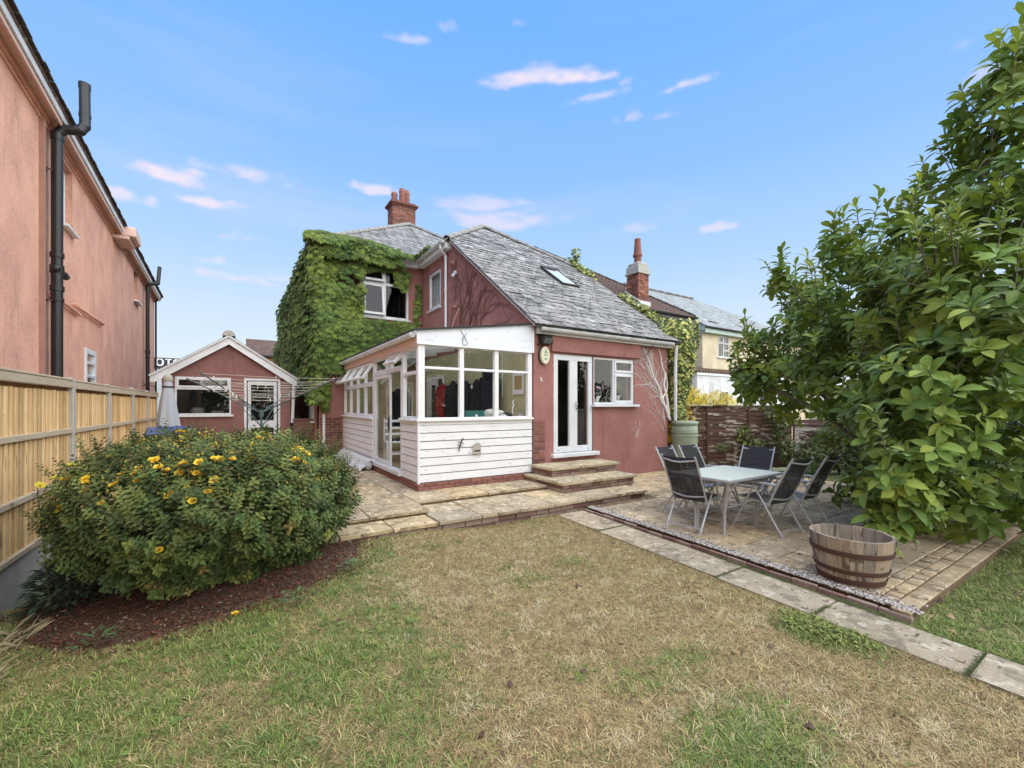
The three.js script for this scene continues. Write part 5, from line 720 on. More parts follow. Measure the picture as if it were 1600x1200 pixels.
// ---------------------------------------------------------------- right fence: old lap panels
{
  const d = V(0.678, 0, 0.735), turn = Math.atan2(-d.z, d.x);
  const f = thing('lap_fence', 'weathered dark brown lap-panel fence with peeling slats behind the patio table', 'fence', [9.9, 0, -7.63], turn);
  const q = rng32(61), wavy = (L, h, k) => { const n = 14, pos = [], idx = []; const g = new THREE.BoxGeometry(L, h, 0.010, n, 2, 1); const p = g.attributes.position; for (let i = 0; i < p.count; i++) { const x = p.getX(i), y = p.getY(i), e = y < -h * 0.4; p.setY(i, y + (e ? 0.012 * Math.sin(x * 7 + k * 3) + 0.010 * Math.sin(x * 17 + k) : 0.004 * Math.sin(x * 9 + k))); p.setZ(i, p.getZ(i) + (e ? 0.010 : -0.003) + 0.004 * Math.sin(x * 11 + k * 2)); } g.computeVertexNormals(); return uvm(g, 1, k * 0.37, k * 0.21); };
  const sl = [0, 1, 2].map((k) => wavy(0.99, 0.135, k + 1)), run = (x0, nP, y0, y1, mats, dz) => { for (let i = 0; i < nP; i++) { const n = Math.round((y1 - y0) / 0.112); for (let r = 0; r < n; r++) { const m = part('slat', sl[Math.floor(q() * 3)], mats[Math.floor(q() * mats.length)], f); m.position.set(x0 + i + 0.5, y0 + (r + 0.5) * (y1 - y0) / n, dz + (q() - 0.5) * 0.006); m.rotation.z = (q() - 0.5) * 0.012; } } };
  run(0, 3, 0.22, 1.78, [M.peel[0], M.peel[1]], 0);
  run(3.03, 3, 0.2, 1.30, [M.peelPale[0], M.peelPale[1]], 0.0); run(3.03, 3, 1.30, 1.46, [M.peel[0], M.peelPale[1]], -0.05);
  for (let i = 0; i <= 6; i++) part('batten', uvm(bx(i - 0.022 + (i > 2 ? 0.03 : 0), i + 0.022 + (i > 2 ? 0.03 : 0), 0.1, i > 3 ? 1.34 : 1.80, 0.012, 0.05, 0.006), 1, 0, 0, true), M.brownWood, f);
  part('capping', uvm(join([bx(-0.05, 3.05, 1.79, 1.825, -0.03, 0.06, 0.006)])), M.peelPale[0], f);
  part('capping', uvm(join([bx(3.06, 6.1, 1.305, 1.335, -0.02, 0.05, 0.006)])), M.brownWood, f);
}
// boundary behind the camera: clipped hedge and trees, mirrored in the glass

// ---------------------------------------------------------------- leaves
/** leaf along +y from its stalk at the origin: length, half width, rows, fold depth, droop towards -z */
function leafShape(L, w, rows = 4, fold = 0.02, droop = 0.0, peak = 0.55, curl = 0) {
  const pos = [], uv = [], idx = [];
  for (let i = 0; i <= rows; i++) { const t = i / rows, prof = Math.pow(Math.sin(Math.PI * Math.pow(t, Math.log(0.5) / Math.log(peak))), 0.8) * (t < 1 ? 1 : 0) + (i === 0 ? 0.05 : 0), ww = w * prof, y = L * t * (1 - 0.12 * t * (droop > 0 ? 1 : 0)), z = -droop * L * t * t; pos.push(-ww, y, z + fold * prof, 0, y, z, ww, y, z + fold * prof); uv.push(0.5 - prof * 0.5, t, 0.5, t, 0.5 + prof * 0.5, t); }
  for (let i = 0; i < rows; i++) { const a = i * 3; idx.push(a, a + 1, a + 3, a + 1, a + 4, a + 3, a + 1, a + 2, a + 4, a + 2, a + 5, a + 4); }
  const g = new THREE.BufferGeometry(); g.setAttribute('position', new THREE.Float32BufferAttribute(pos, 3)); g.setAttribute('uv', new THREE.Float32BufferAttribute(uv, 2)); g.setIndex(idx); g.computeVertexNormals(); return g;
}
const noisy = (c, a, b, q) => c.clone().multiplyScalar(a + (b - a) * q());
// ---------------------------------------------------------------- the large-leaved tree over the patio
{
  const q = rng32(1717), r2 = (a, b) => a + (b - a) * q();
  const t = thing('broadleaf_tree', 'big broad-leaved tree with glossy light green leaves leaning over the patio corner', 'tree', [7.55, 0.1, -1.95]);
  const O = V(7.55, 0.1, -1.95);
  // lobes of the crown: centre, radius, vertical squash, density
  const lobes = [[7.36, 3.15, -1.60, 1.14, 1.1], [7.95, 4.40, -1.32, 0.84, 1.1], [8.02, 5.35, -1.20, 0.55, 1.3], [8.10, 5.95, -1.15, 0.28, 1.2], [7.30, 3.70, -2.05, 0.52, 1], [5.95, 1.95, -1.38, 0.62, 1], [6.55, 2.40, -1.12, 0.80, 1], [5.75, 1.45, -1.45, 0.42, 1], [5.62, 0.92, -1.62, 0.34, 1], [7.10, 1.85, -2.10, 0.62, 0.9], [7.35, 2.35, -2.85, 0.66, 0.9], [7.55, 3.15, -2.85, 0.60, 0.6], [7.75, 4.15, -2.75, 0.40, 1.0], [8.45, 3.05, -3.60, 0.72, 1.0], [8.25, 2.35, -3.75, 0.70, 0.9], [8.50, 3.72, -3.65, 0.34, 1], [8.15, 4.0, -3.9, 0.22, 1], [7.85, 2.62, -4.20, 0.42, 1], [7.60, 2.22, -4.05, 0.38, 1], [7.9, 2.5, -1.0, 1.0, 0.7], [8.6, 3.2, -0.9, 1.2, 0.7], [7.6, 1.0, -1.35, 0.85, 0.8], [6.9, 0.85, -1.75, 0.60, 0.9], [5.50, 0.62, -1.62, 0.20, 1.3], [5.35, 1.15, -1.5, 0.22, 1], [8.9, 1.6, -2.2, 1.1, 0.6], [8.3, 0.8, -2.6, 0.9, 0.5], [6.35, 3.05, -1.35, 0.55, 1], [6.9, 2.9, -1.9, 0.6, 1.1], [6.4, 2.0, -1.75, 0.6, 1.1]];
  // limbs
  const limbs = [];
  const stems = [[0, 0, 0.10], [0.18, -0.1, 0.085], [-0.15, 0.12, 0.075]];
  lobes.forEach(([x, y, z, r], i) => { const s = stems[i % 3], a = V(s[0], 0, s[1]), e = V(x, y, z).sub(O), m = V(lerp(a.x, e.x, 0.28), e.y * 0.5 + 0.1, lerp(a.z, e.z, 0.28)), m2 = V(lerp(a.x, e.x, 0.7), e.y * 0.86, lerp(a.z, e.z, 0.7)); limbs.push(tube([a, m, m2, e], i < 3 ? 0.085 : 0.042, 0.012, 7, 9)); });
  part('trunk', join(stems.map(([x, z, r]) => tube([V(x, -0.15, z), V(x * 1.2, 0.35, z * 1.2), V(x * 1.8, 0.9, z * 1.8)], r * 1.25, r * 0.8, 9, 6))), M.bark, t);
  part('limbs', join(limbs), M.bark, t);
  const big = leafShape(0.225, 0.043, 5, 0.016, 0.42, 0.60), big2 = leafShape(0.20, 0.047, 5, 0.024, 0.20, 0.62), bud = leafShape(0.10, 0.022, 4, 0.014, 0.05, 0.55);
  big.computeBoundingSphere();
  const shoots = [], all = [], twigs = [], cam = camera.position, dead = [];
  for (const [x, y, z, r, den] of lobes) {
    const n = Math.round(112 * r * r * den + 11 * r + 4);
    for (let i = 0; i < n; i++) {
      const d = V(q() * 2 - 1, q() * 2 - 1, q() * 2 - 1); if (d.lengthSq() > 1) { i--; continue; } d.normalize();
      const rad = r * (q() < 0.72 ? r2(0.80, 1.10) : r2(0.35, 0.8)) * (0.86 + 0.30 * vnoise(d.x * 2.3 + x * 9, d.y * 2.3 + z * 5 + d.z * 2, 4096, 9));
      const p = V(x, y, z).addScaledVector(d, rad); if (p.y < 0.30) continue;
      const axis = d.clone().multiplyScalar(0.85).add(V(0, 0.62, 0)).add(V(r2(-0.3, 0.3), r2(-0.2, 0.2), r2(-0.3, 0.3))).normalize();
      twigs.push([p, axis, V(x, y, z)]);
      const nl = 8 + Math.floor(q() * 5), tone = r2(0.72, 1.25), yellow = q(), a0 = q() * 6.283;
      for (let k = 0; k < nl; k++) {
        const young = k >= nl - 2, az = a0 + k * 2.4, lean = young ? r2(0.2, 0.55) : r2(0.65, 1.4), u = V(1, 0, 0).cross(axis).normalize(), v = V().crossVectors(axis, u), dir = axis.clone().multiplyScalar(Math.cos(lean)).addScaledVector(u, Math.sin(lean) * Math.cos(az)).addScaledVector(v, Math.sin(lean) * Math.sin(az)).normalize();
        const base = p.clone().addScaledVector(axis, -0.014 * (nl - k) + 0.03).addScaledVector(dir, 0.008);
        const S = young ? r2(0.7, 1.0) : r2(0.72, 1.14), m = mat4(base, aim(dir, axis, r2(-0.35, 0.35)), S);
        const c = mixc([0.24, 0.37, 0.044], yellow < 0.4 ? [0.43, 0.52, 0.07] : [0.13, 0.24, 0.036], q() * 0.9); const cc = rgb(...mul(c, tone * (young ? 1.25 : 1)));
        const ctr = base.clone().addScaledVector(dir, 0.08); const f = 0.5373 * ctr.x - 0.8434 * ctr.z, rt = 0.8434 * ctr.x + 0.5373 * ctr.z, inV = f > 0.5 && Math.abs(rt / f) < 1.19 && (ctr.y - 1.8) / f < 0.95 && (ctr.y - 1.8) / f > -0.84;
        all.push({ m, cc, k: young ? 2 : q() < 0.5 ? 0 : 1, s: inV ? ctr.distanceTo(cam) + (d.dot(V().subVectors(ctr, cam).normalize()) > 0.2 ? 6 : 0) : 99 });
      }
      if (q() < 0.02) dead.push(p.clone());
    }
  }
  // upright shoots breaking the outline of the crown
  for (const [x, y, z, r] of lobes) {
    const n = y > 1.9 ? Math.round(3 + 7 * r) : 1;
    for (let i = 0; i < n; i++) {
      const a = q() * 6.283, el = r2(0.5, 1.45), d = V(Math.cos(a) * Math.cos(el), Math.sin(el), Math.sin(a) * Math.cos(el)), p0 = V(x, y, z).addScaledVector(d, r * 0.9), dir = d.clone().multiplyScalar(0.5).add(V(r2(-0.25, 0.25), 0.8, r2(-0.25, 0.25))).normalize(), len = r2(0.18, 0.5);
      shoots.push(rod(p0.clone().addScaledVector(dir, -0.2).sub(O), p0.clone().addScaledVector(dir, len).sub(O), 0.007, 0.004, 5));
      const nl = 7 + Math.floor(len * 18), tone = r2(0.8, 1.25);
      for (let k = 0; k < nl; k++) { const s = k / (nl - 1), lean = lerp(1.25, 0.3, s) + r2(-0.15, 0.15), az = a + k * 2.4, u = V(1, 0, 0).cross(dir).normalize(), v = V().crossVectors(dir, u), ld = dir.clone().multiplyScalar(Math.cos(lean)).addScaledVector(u, Math.sin(lean) * Math.cos(az)).addScaledVector(v, Math.sin(lean) * Math.sin(az)); const b = p0.clone().addScaledVector(dir, len * (0.15 + 0.85 * s)); all.push({ m: mat4(b, aim(ld, dir, r2(-0.3, 0.3)), r2(0.55, 0.95)), cc: rgb(...mul(mixc([0.24, 0.37, 0.044], [0.43, 0.52, 0.07], q()), tone * 0.9)), k: q() < 0.6 ? 0 : 2, s: 98 }); }
    }
  }
  part('shoots', join(shoots), M.bark, t).userData.kind = 'stuff';
  all.sort((a, b) => a.s - b.s);
  const tints = [[0.30, 0.44, 0.055], [0.23, 0.37, 0.046], [0.16, 0.29, 0.04], [0.26, 0.40, 0.05], [0.42, 0.52, 0.07]].map((c) => leafMat(...c, 0.30, 0.9));
  const inv = new THREE.Matrix4().makeTranslation(-O.x, -O.y, -O.z), gs = [big, big2, bud];
  all.slice(0, 300).forEach((l, i) => { const m = part('leaf', gs[l.k], tints[Math.floor(q() * 5)], t); m.applyMatrix4(inv.clone().multiply(l.m)); });
  const lm = phy({ map: T.leaf, transmission: 0.30, thickness: 0, roughness: 0.9, clearcoat: 0.12, clearcoatRoughness: 0.4, side: THREE.DoubleSide });
  gs.forEach((g, k) => { const s = all.slice(300).filter((l) => l.k === k); insts('leaves', g, lm, t, s.map((l) => inv.clone().multiply(l.m)), s.map((l) => l.cc)); });
  part('twigs', join(twigs.filter((_, i) => i % 2 === 0).map(([p, a, c]) => { const b = p.clone().addScaledVector(a, -0.22).lerp(c, 0.12); return rod(b.sub(O), p.clone().addScaledVector(a, 0.02).sub(O), 0.007, 0.004, 4, true); })), M.bark, t).userData.kind = 'stuff';
  insts('seed_pods', lathe([[0, -0.05], [0.022, -0.03], [0.026, 0], [0.016, 0.04], [0, 0.055]], 8), M.stem, t, dead.map((p) => mat4(p.sub(O), new THREE.Quaternion().setFromEuler(new THREE.Euler(q(), q(), q())), r2(0.8, 1.2))));
}
// ---------------------------------------------------------------- yellow-flowered shrub in the bed
{
  const q = rng32(2929), r2 = (a, b) => a + (b - a) * q(), C = V(-0.12, 0.06, -5.30);
  const t = thing('flowering_shrub', 'wide rounded shrub with small dark leaves and yellow cup flowers in the soil bed', 'shrub', [C.x, C.y, C.z]);
  const surf = (a, e) => { const ce = Math.cos(e), se = Math.sin(e), n = 0.86 + 0.22 * vnoise(Math.cos(a) * 2.2 + 40, Math.sin(a) * 2.2 + e * 2 + 40, 4096, 77) + 0.20 * vnoise(Math.cos(a) * 6 + 40, Math.sin(a) * 6 + e * 5 + 40, 4096, 78); const k = Math.pow(Math.max(0, 1 - Math.pow(Math.abs(se), 2.6)), 1 / 2.6); return V(Math.cos(a) * 1.04 * k * n * (e < 0 ? 1 + e * 0.25 : 1), 0.66 + (e >= 0 ? 0.67 : 0.62) * se * n, Math.sin(a) * 1.02 * k * n * (e < 0 ? 1 + e * 0.25 : 1)); };
  const stems = []; for (let i = 0; i < 90; i++) { const p = surf(q() * 6.283, r2(-0.3, 1.3)).multiplyScalar(0.93); p.y = Math.max(0.2, p.y); stems.push(tube([V(r2(-0.22, 0.22), -0.05, r2(-0.2, 0.2)), V(p.x * 0.45, p.y * 0.55, p.z * 0.45), p], 0.008, 0.0025, 4, 5)); }
  part('stems', join(stems), std({ color: rgb(0.16, 0.085, 0.05), roughness: 0.9 }), t).userData.kind = 'stuff';
  const leaf = leafShape(0.058, 0.0125, 3, 0.004, 0.12, 0.45), spray = []; { const l = []; for (let i = 0; i < 5; i++) for (const s of [0, 1]) { const g = leafShape(0.068 - i * 0.005, 0.0155 - i * 0.001, 3, 0.005, 0.15, 0.45); g.applyMatrix4(mat4(V(0, i * 0.024, 0), aim(V(Math.cos((i % 2) * 1.57 + s * Math.PI), 0.45, Math.sin((i % 2) * 1.57 + s * Math.PI)), V(0, 1, 0)), 1)); l.push(g); } for (let i = 0; i < 3; i++) { const g = leafShape(0.026, 0.006, 2, 0.003, 0, 0.5); g.applyMatrix4(mat4(V(0, 0.12, 0), aim(V(Math.cos(i * 2.1) * 0.6, 1, Math.sin(i * 2.1) * 0.6)), 1)); l.push(g); } spray.push(join(l)); }
  const L = [], cs = [], stemsOut = [];
  const nS = 5600;
  for (let i = 0; i < nS; i++) {
    const a = q() * 6.283, e = Math.asin(r2(-0.92, 1)), s = q() < 0.75 ? r2(0.92, 1.03) : r2(0.6, 0.93), p = surf(a, e); p.x *= s; p.z *= s; p.y = 0.5 + (p.y - 0.5) * s; if (p.y < 0.05) continue;
    const o = V(p.x * 0.9, (p.y - 0.35) * 0.9, p.z * 0.9).normalize(), dir = o.multiplyScalar(0.8).add(V(r2(-0.5, 0.5), 0.55 + r2(-0.3, 0.3), r2(-0.5, 0.5)));
    L.push(mat4(p, aim(dir, V(0, 1, 0), q() * 6), r2(0.75, 1.25)));
    const c = mixc([0.075, 0.135, 0.032], [0.25, 0.265, 0.06], q() * q()); const k = r2(0.6, 1.35); cs.push(q() < 0.03 ? rgb(0.28, 0.22, 0.07).multiplyScalar(k) : rgb(...mul(c, k)));
  }
  for (let i = 0; i < 120; i++) { const a = q() * 6.283, e = r2(0.05, 1.1), p = surf(a, e), d = V(p.x * 0.6, 0.45 + p.y * 0.5, p.z * 0.6).normalize().add(V(r2(-0.25, 0.25), r2(0, 0.3), r2(-0.25, 0.25))).normalize(), n = 1 + Math.floor(q() * 3); for (let k = 0; k < n; k++) { L.push(mat4(p.clone().addScaledVector(d, 0.03 + k * 0.075), aim(d, V(0, 1, 0), q() * 6), r2(0.7, 1.0))); cs.push(rgb(0.17, 0.22, 0.05).multiplyScalar(r2(0.7, 1.4))); } stemsOut.push(rod(p.clone().addScaledVector(d, -0.1), p.clone().addScaledVector(d, 0.03 + n * 0.075), 0.003, 0.0015, 4)); }
  part('shoots', join(stemsOut), std({ color: rgb(0.22, 0.12, 0.06), roughness: 0.9 }), t).userData.kind = 'stuff';
  insts('leaves', spray[0], phy({ transmission: 0.2, thickness: 0, roughness: 0.9, side: THREE.DoubleSide }), t, L, cs);
  // flowers: five petals and a tuft of stamens
  const petal = (() => { const g = leafShape(0.031, 0.0155, 3, 0.003, -0.18, 0.62); return g; })(), fl = []; for (let i = 0; i < 5; i++) { const a = i * 1.2566, g = petal.clone(); g.applyMatrix4(mat4(V(0, 0, 0), aim(V(Math.cos(a), 0.42, Math.sin(a)), V(0, 1, 0), 0.12), 1)); fl.push(g); }
  const flower = join(fl), centre = (() => { const l = []; for (let i = 0; i < 14; i++) { const a = i * 2.4, r = 0.004 + 0.006 * (i / 14); l.push(rod(V(0, 0, 0), V(Math.cos(a) * r * 1.4, 0.017, Math.sin(a) * r * 1.4), 0.0008, 0.0014, 4)); } return join(l); })();
  const fm = phy({ color: rgb(0.93, 0.74, 0.05), transmission: 0.15, thickness: 0, roughness: 0.7, side: THREE.DoubleSide }), cm = std({ color: rgb(0.75, 0.36, 0.02), roughness: 0.8 });
  const put = (a, e, s = 1, out = 0.02) => { const p = surf(a, e), d = V(p.x, (p.y - 0.3), p.z).normalize(); const f = part('flower', flower, fm, t); f.position.copy(p).addScaledVector(d, out); f.quaternion.copy(aim(d.clone().add(V(r2(-0.4, 0.4), 0.5, r2(-0.4, 0.4))), V(0, 1, 0), q() * 6)); f.scale.setScalar(s); part('stamens', centre, cm, f); };
  // most sit on the crown; a few low on the near side and in a cluster to the right
  for (let i = 0; i < 100; i++) { const near = q() < 0.6; put(near ? r2(1.3, 3.9) : q() * 6.283, near ? r2(0.3, 0.95) : r2(0.6, 1.45), r2(0.95, 1.7), 0.055); }
  for (let i = 0; i < 7; i++) put(0.62 + r2(-0.10, 0.10), 0.55 + r2(-0.12, 0.12), r2(1.2, 1.7), 0.04);
  put(1.9, -0.05, 1.2, 0.04); put(0.2, 0.1, 0.9); put(2.75, 0.25, 1.25); put(3.05, 0.45, 1.3);
  const seeds = [], sc = []; for (let i = 0; i < 2600; i++) { const p = surf(q() * 6.283, r2(0.45, 1.5)); seeds.push(mat4(p.add(V(0, r2(-0.01, 0.03), 0)), aim(V(r2(-0.5, 0.5), 1, r2(-0.5, 0.5))), r2(0.8, 1.6))); sc.push(q() < 0.55 ? rgb(0.40, 0.27, 0.08).multiplyScalar(r2(0.6, 1.3)) : rgb(0.60, 0.50, 0.08)); }
  insts('seed_heads', lathe([[0, 0], [0.006, 0.004], [0.0075, 0.012], [0, 0.022]], 6), std({ roughness: 0.8 }), t, seeds, sc);
  // fallen flower on the soil
  const fs = copyFlower('fallen_flower', 'single yellow flower dropped on the soil in front of the shrub', [-0.02, gh(0, -4.05) + 0.055, -4.05]); fs.scale.setScalar(1.2);
  function copyFlower(n, l, p) { const o = thing(n, l, 'flower', p); part('petals', flower, fm, o); part('stamens', centre, cm, o); return o; }
  // tall weed beside the fence with pale yellow flowers
  const w = thing('fence_weed', 'leggy dark-leaved plant with big lemon flowers against the left fence', 'plant', [-1.36, 0.02, -5.35]); const wl = [], wc = [], st = [], wleaf = leafShape(0.10, 0.021, 4, 0.01, 0.3, 0.42), bigF = flower.clone().scale(1.55, 1.55, 1.55), fm2 = phy({ color: rgb(0.80, 0.68, 0.06), transmission: 0.2, thickness: 0, roughness: 0.7, side: THREE.DoubleSide });
  for (let i = 0; i < 9; i++) { const h = [1.22, 1.10, 0.98, 0.85, 1.15, 0.55, 0.70, 0.6, 0.5][i], x = r2(-0.18, 0.22), z = r2(-0.35, 0.35), tx = x + r2(-0.18, 0.14), tz = z + r2(-0.15, 0.2), pts = [V(x * 0.4, 0, z * 0.4), V(x, h * 0.5, z), V(tx, h, tz)], cv = new THREE.CatmullRomCurve3(pts); st.push(tube(pts, 0.008, 0.003, 5, 8)); for (let k = 0; k < 34; k++) { const s = 0.12 + 0.86 * k / 34, p = cv.getPoint(s), a = k * 2.4 + i, d = V(Math.cos(a), 0.35, Math.sin(a)); wl.push(mat4(p, aim(d, V(0, 1, 0), r2(-0.3, 0.3)), r2(0.6, 1.15) * (1.1 - s * 0.5))); wc.push(rgb(0.05, 0.085, 0.035).multiplyScalar(r2(0.6, 1.7))); } if (i < 5) for (let k = 0; k < (i === 0 ? 2 : 1); k++) { const f = part('flower', bigF, fm2, w); f.position.set(tx + 0.02 + k * 0.09, h - k * 0.09, tz + 0.02 + k * 0.05); f.quaternion.copy(aim(V(0.4 + r2(-0.3, 0.3), 0.75, 0.5), V(0, 1, 0), q() * 6)); part('stamens', centre, cm, f); } }
  for (let i = 0; i < 420; i++) { const a = q() * 6.283, r = Math.sqrt(q()); wl.push(mat4(V(0.08 + Math.cos(a) * 0.26 * r, r2(0.04, 0.5) * (1 - r * 0.5), -0.1 + Math.sin(a) * 0.42 * r), aim(V(Math.cos(a), r2(0, 0.8), Math.sin(a))), r2(0.6, 1.3))); wc.push(rgb(0.045, 0.075, 0.04).multiplyScalar(r2(0.5, 1.6))); }
  part('stems', join(st), std({ color: rgb(0.10, 0.11, 0.05), roughness: 0.8 }), w); insts('leaves', wleaf, phy({ transmission: 0.2, thickness: 0, roughness: 0.9, side: THREE.DoubleSide }), w, wl, wc);
  // small seedlings on the soil
  [[0.42, -4.02, 'low leafy seedling on the soil at the front rim of the shrub bed'], [-0.85, -4.25, 'spreading seedling on dark soil at the left front of the shrub'], [0.95, -4.45, 'small leafy sprig at the right front edge of the shrub bed']].forEach(([x, z, lab]) => { const s = thing('seedling', lab, 'plant', [x, gh(x, z) + 0.02, z], 0, undefined), l = [], c = []; for (let i = 0; i < 46; i++) { const a = q() * 6.283, r = q() * 0.16; l.push(mat4(V(Math.cos(a) * r, r2(0.01, 0.09), Math.sin(a) * r), aim(V(Math.cos(a), r2(0.1, 1), Math.sin(a))), r2(0.6, 1.15))); c.push(rgb(0.09, 0.15, 0.045).multiplyScalar(r2(0.6, 1.4))); } insts('leaves', leaf, phy({ transmission: 0.2, thickness: 0, roughness: 0.9, side: THREE.DoubleSide }), s, l, c); const ss = []; for (let i = 0; i < 5; i++) ss.push(rod(V(0, -0.02, 0), V(r2(-0.1, 0.1), 0.07, r2(-0.1, 0.1)), 0.003, 0.0015, 4)); part('stems', join(ss), M.stem, s); });
  // dry grass stalks beside the gravel board
  const dg = [], dc = [], blade = tris([V(-0.003, 0, 0), V(0.003, 0, 0), V(0.002, 0.2, 0.03), V(-0.003, 0, 0), V(0.002, 0.2, 0.03), V(0, 0.36, 0.13)]); for (let i = 0; i < 150; i++) { dg.push(mat4(V(r2(-1.70, -1.35), 0.01, r2(-5.0, -3.9)), new THREE.Quaternion().setFromEuler(new THREE.Euler(r2(0.5, 1.4), q() * 6.3, 0, 'YXZ')), r2(0.25, 0.65))); dc.push(rgb(0.42, 0.34, 0.2).multiplyScalar(r2(0.6, 1.2))); }
  tag(insts('dry_stalks', blade, std({ roughness: 0.9, side: THREE.DoubleSide }), scene, dg, dc), 'dead straw stalks lying against the gravel board of the left fence', 'dry grass', null, 'stuff');
}
// ---------------------------------------------------------------- creepers
function creeper(t, faces, leafG, mat, colour, q, size) {   // faces: [sample(u, v) -> {p, n} or null, count]
  const L = [], c = [];
  for (const [fn, n] of faces) for (let i = 0; i < n; i++) { const s = fn(q(), q()); if (!s) continue; const { p, n: nn } = s; const side = V().crossVectors(V(0, 1, 0), nn).normalize(), dir = V(0, -1, 0).addScaledVector(nn, 0.25 + 0.75 * q()).addScaledVector(side, (q() - 0.5) * 1.3); const face = nn.clone().multiplyScalar(0.6).add(V(0, 0.75, 0)); L.push(mat4(p, aim(dir, face, (q() - 0.5) * 0.5), (0.7 + q() * 0.65) * (size ?? 1))); c.push(colour(p)); }
  return insts('leaves', leafG, mat, t, L, c);
}
{
  const q = rng32(3737), r2 = (a, b) => a + (b - a) * q();
  const t = thing('wall_creeper', 'thick green creeper covering the house corner and framing the upstairs window', 'creeper');
  const lob = (() => { const l = []; for (const [a, L] of [[0, 0.175], [0.5, 0.15], [-0.5, 0.15], [1.0, 0.11], [-1.0, 0.11]]) { const g = leafShape(L, 0.031, 3, 0.010, 0.30, 0.52); g.rotateZ(a); l.push(g); } return join(l); })();
  const mat = phy({ transmission: 0.22, thickness: 0, roughness: 0.9, side: THREE.DoubleSide });
  const bulge = (a, b) => { const n = wn(a * 0.9 + 7, b * 0.75, 91), m = wn(a * 2.4 + 3, b * 1.6, 95); return 0.05 + 0.5 * n * n + 0.34 * (m - 0.35); };
  const colour = (p) => { const n = wn(p.x * 1.3 + p.z * 1.3, p.y * 1.3, 97); const c = mixc([0.07, 0.135, 0.022], [0.20, 0.265, 0.042], clamp(n * 1.7 - 0.4 + (q() - 0.5) * 0.6)); return rgb(...mul(c, (0.55 + q() * 0.75) * (q() < 0.03 ? 1.6 : 1))); };
  const layer = () => (q() < 0.62 ? r2(0.85, 1.12) : r2(0.15, 0.85));
  const side = (u, v) => { const z = -12.95 - 10.5 * u * u * 0.999 - 1.5 * u * 0, y = lerp(1.6, 6.6, v); const edge = 1.75 + 0.9 * wn(z * 0.8, 3, 55) + (z > -14.6 && z < -13.7 ? 1.1 : 0) - (z > -13.5 ? 0.0 : 0); if (y < edge) return null; const b = bulge(z, y) * layer() * (1 + 0.6 * sstep(5.5, 3.0, y) * sstep(-15, -20, z)); const round = y > 6.1 ? Math.sqrt(Math.max(0, 1 - ((y - 6.1) / 0.55) ** 2)) : 1; return { p: V(1.9 - b * round - 0.05, y, z), n: V(-1, y > 6 ? 0.8 : 0.15, 0.15).normalize() }; };
  const inFront = (x, y) => { // ragged outline of the green on the garden wall
    const w = 0.16 * (wn(x * 3, y * 3, 66) - 0.5) * 2; if (x < 3.02 + w * 0.5 && y > 2.75) return !(x > 2.32 + w && x < 3.0 && y > 4.9 && y < 5.62 && wn(x * 2.6, y * 2.6, 67) > 0.63); if (y < 4.36 + w * 0.5 && y > 3.0) return x < 4.62 + w; if (y > 5.92 + w * 0.9 - 0.25 * sstep(3.9, 3.0, x)) return x < 4.1 + w * 2; return x > 4.02 + w && x < 4.40 + w && y > 5.42 + w; };
  const front = (u, v) => { const x = lerp(1.85, 4.75, u), y = lerp(2.7, 6.45, v); if (!inFront(x, y)) return null; const thin = x > 4.0 && y > 5.2 ? 0.9 : x > 3.05 ? 0.5 : 1, b = bulge(x * 1.1 + 20, y) * layer() * thin + 0.03 + (y > 5.95 ? 0.26 : 0); return { p: V(x, y, -13 + b), n: V(-0.1, y > 6.2 ? 0.9 : 0.2, 1).normalize() }; };
  const corner = (u, v) => { const a = u * Math.PI / 2, y = lerp(1.9, 6.55, v), b = (bulge(a * 2 + 5, y) + 0.08) * layer(); return { p: V(1.93 - Math.sin(a) * b, y, -12.98 + Math.cos(a) * b), n: V(-Math.sin(a), 0.2, Math.cos(a)) }; };
  const eave = (u, v) => { const x = lerp(1.55, 4.45, u), top = 0.16 * sstep(4.5, 2.4, x) * sstep(1.5, 2.1, x); if (v > 0.35 + 0.65 * sstep(4.6, 2.0, x) + 0.1 * (wn(x * 4, 1, 5) - 0.5)) return null; const a = v * 1.9, b = 0.16 + 0.16 * wn(x * 1.7, v * 2, 35); return { p: V(x + r2(-0.05, 0.05), 6.26 + Math.sin(a) * (b + top) + r2(-0.04, 0.04), -12.72 + Math.cos(a) * b - v * 0.35), n: V(0, Math.sin(a) + 0.3, Math.cos(a) + 0.2).normalize() }; };
  const strip = (u, v) => { const y = lerp(3.5, 5.6, v), w = 0.16 * (1 - v) + 0.05; return { p: V(4.78 + r2(-w, w * 0.4), y, -12.95 + r2(0, 0.07)), n: V(-0.4, 0.2, 1).normalize() }; };
  const wire = (u, v) => { const y = lerp(1.7, 3.0, v); return { p: V(2.05 + r2(-0.09, 0.09) * (0.5 + v), y, -12.9 + r2(-0.06, 0.1)), n: V(0, 0.2, 1) }; };
  const gutterMoss = (u, v) => ({ p: V(4.62 + r2(-0.08, 0.1), 6.34 + r2(-0.04, 0.06), lerp(-12.7, -11.6, u * u)), n: V(-0.3, 1, 0.3).normalize() });
  creeper(t, [[side, 8200], [front, 9000], [corner, 1600], [eave, 1700], [strip, 85], [wire, 110], [gutterMoss, 90]], lob, mat, colour, q, 0.84);
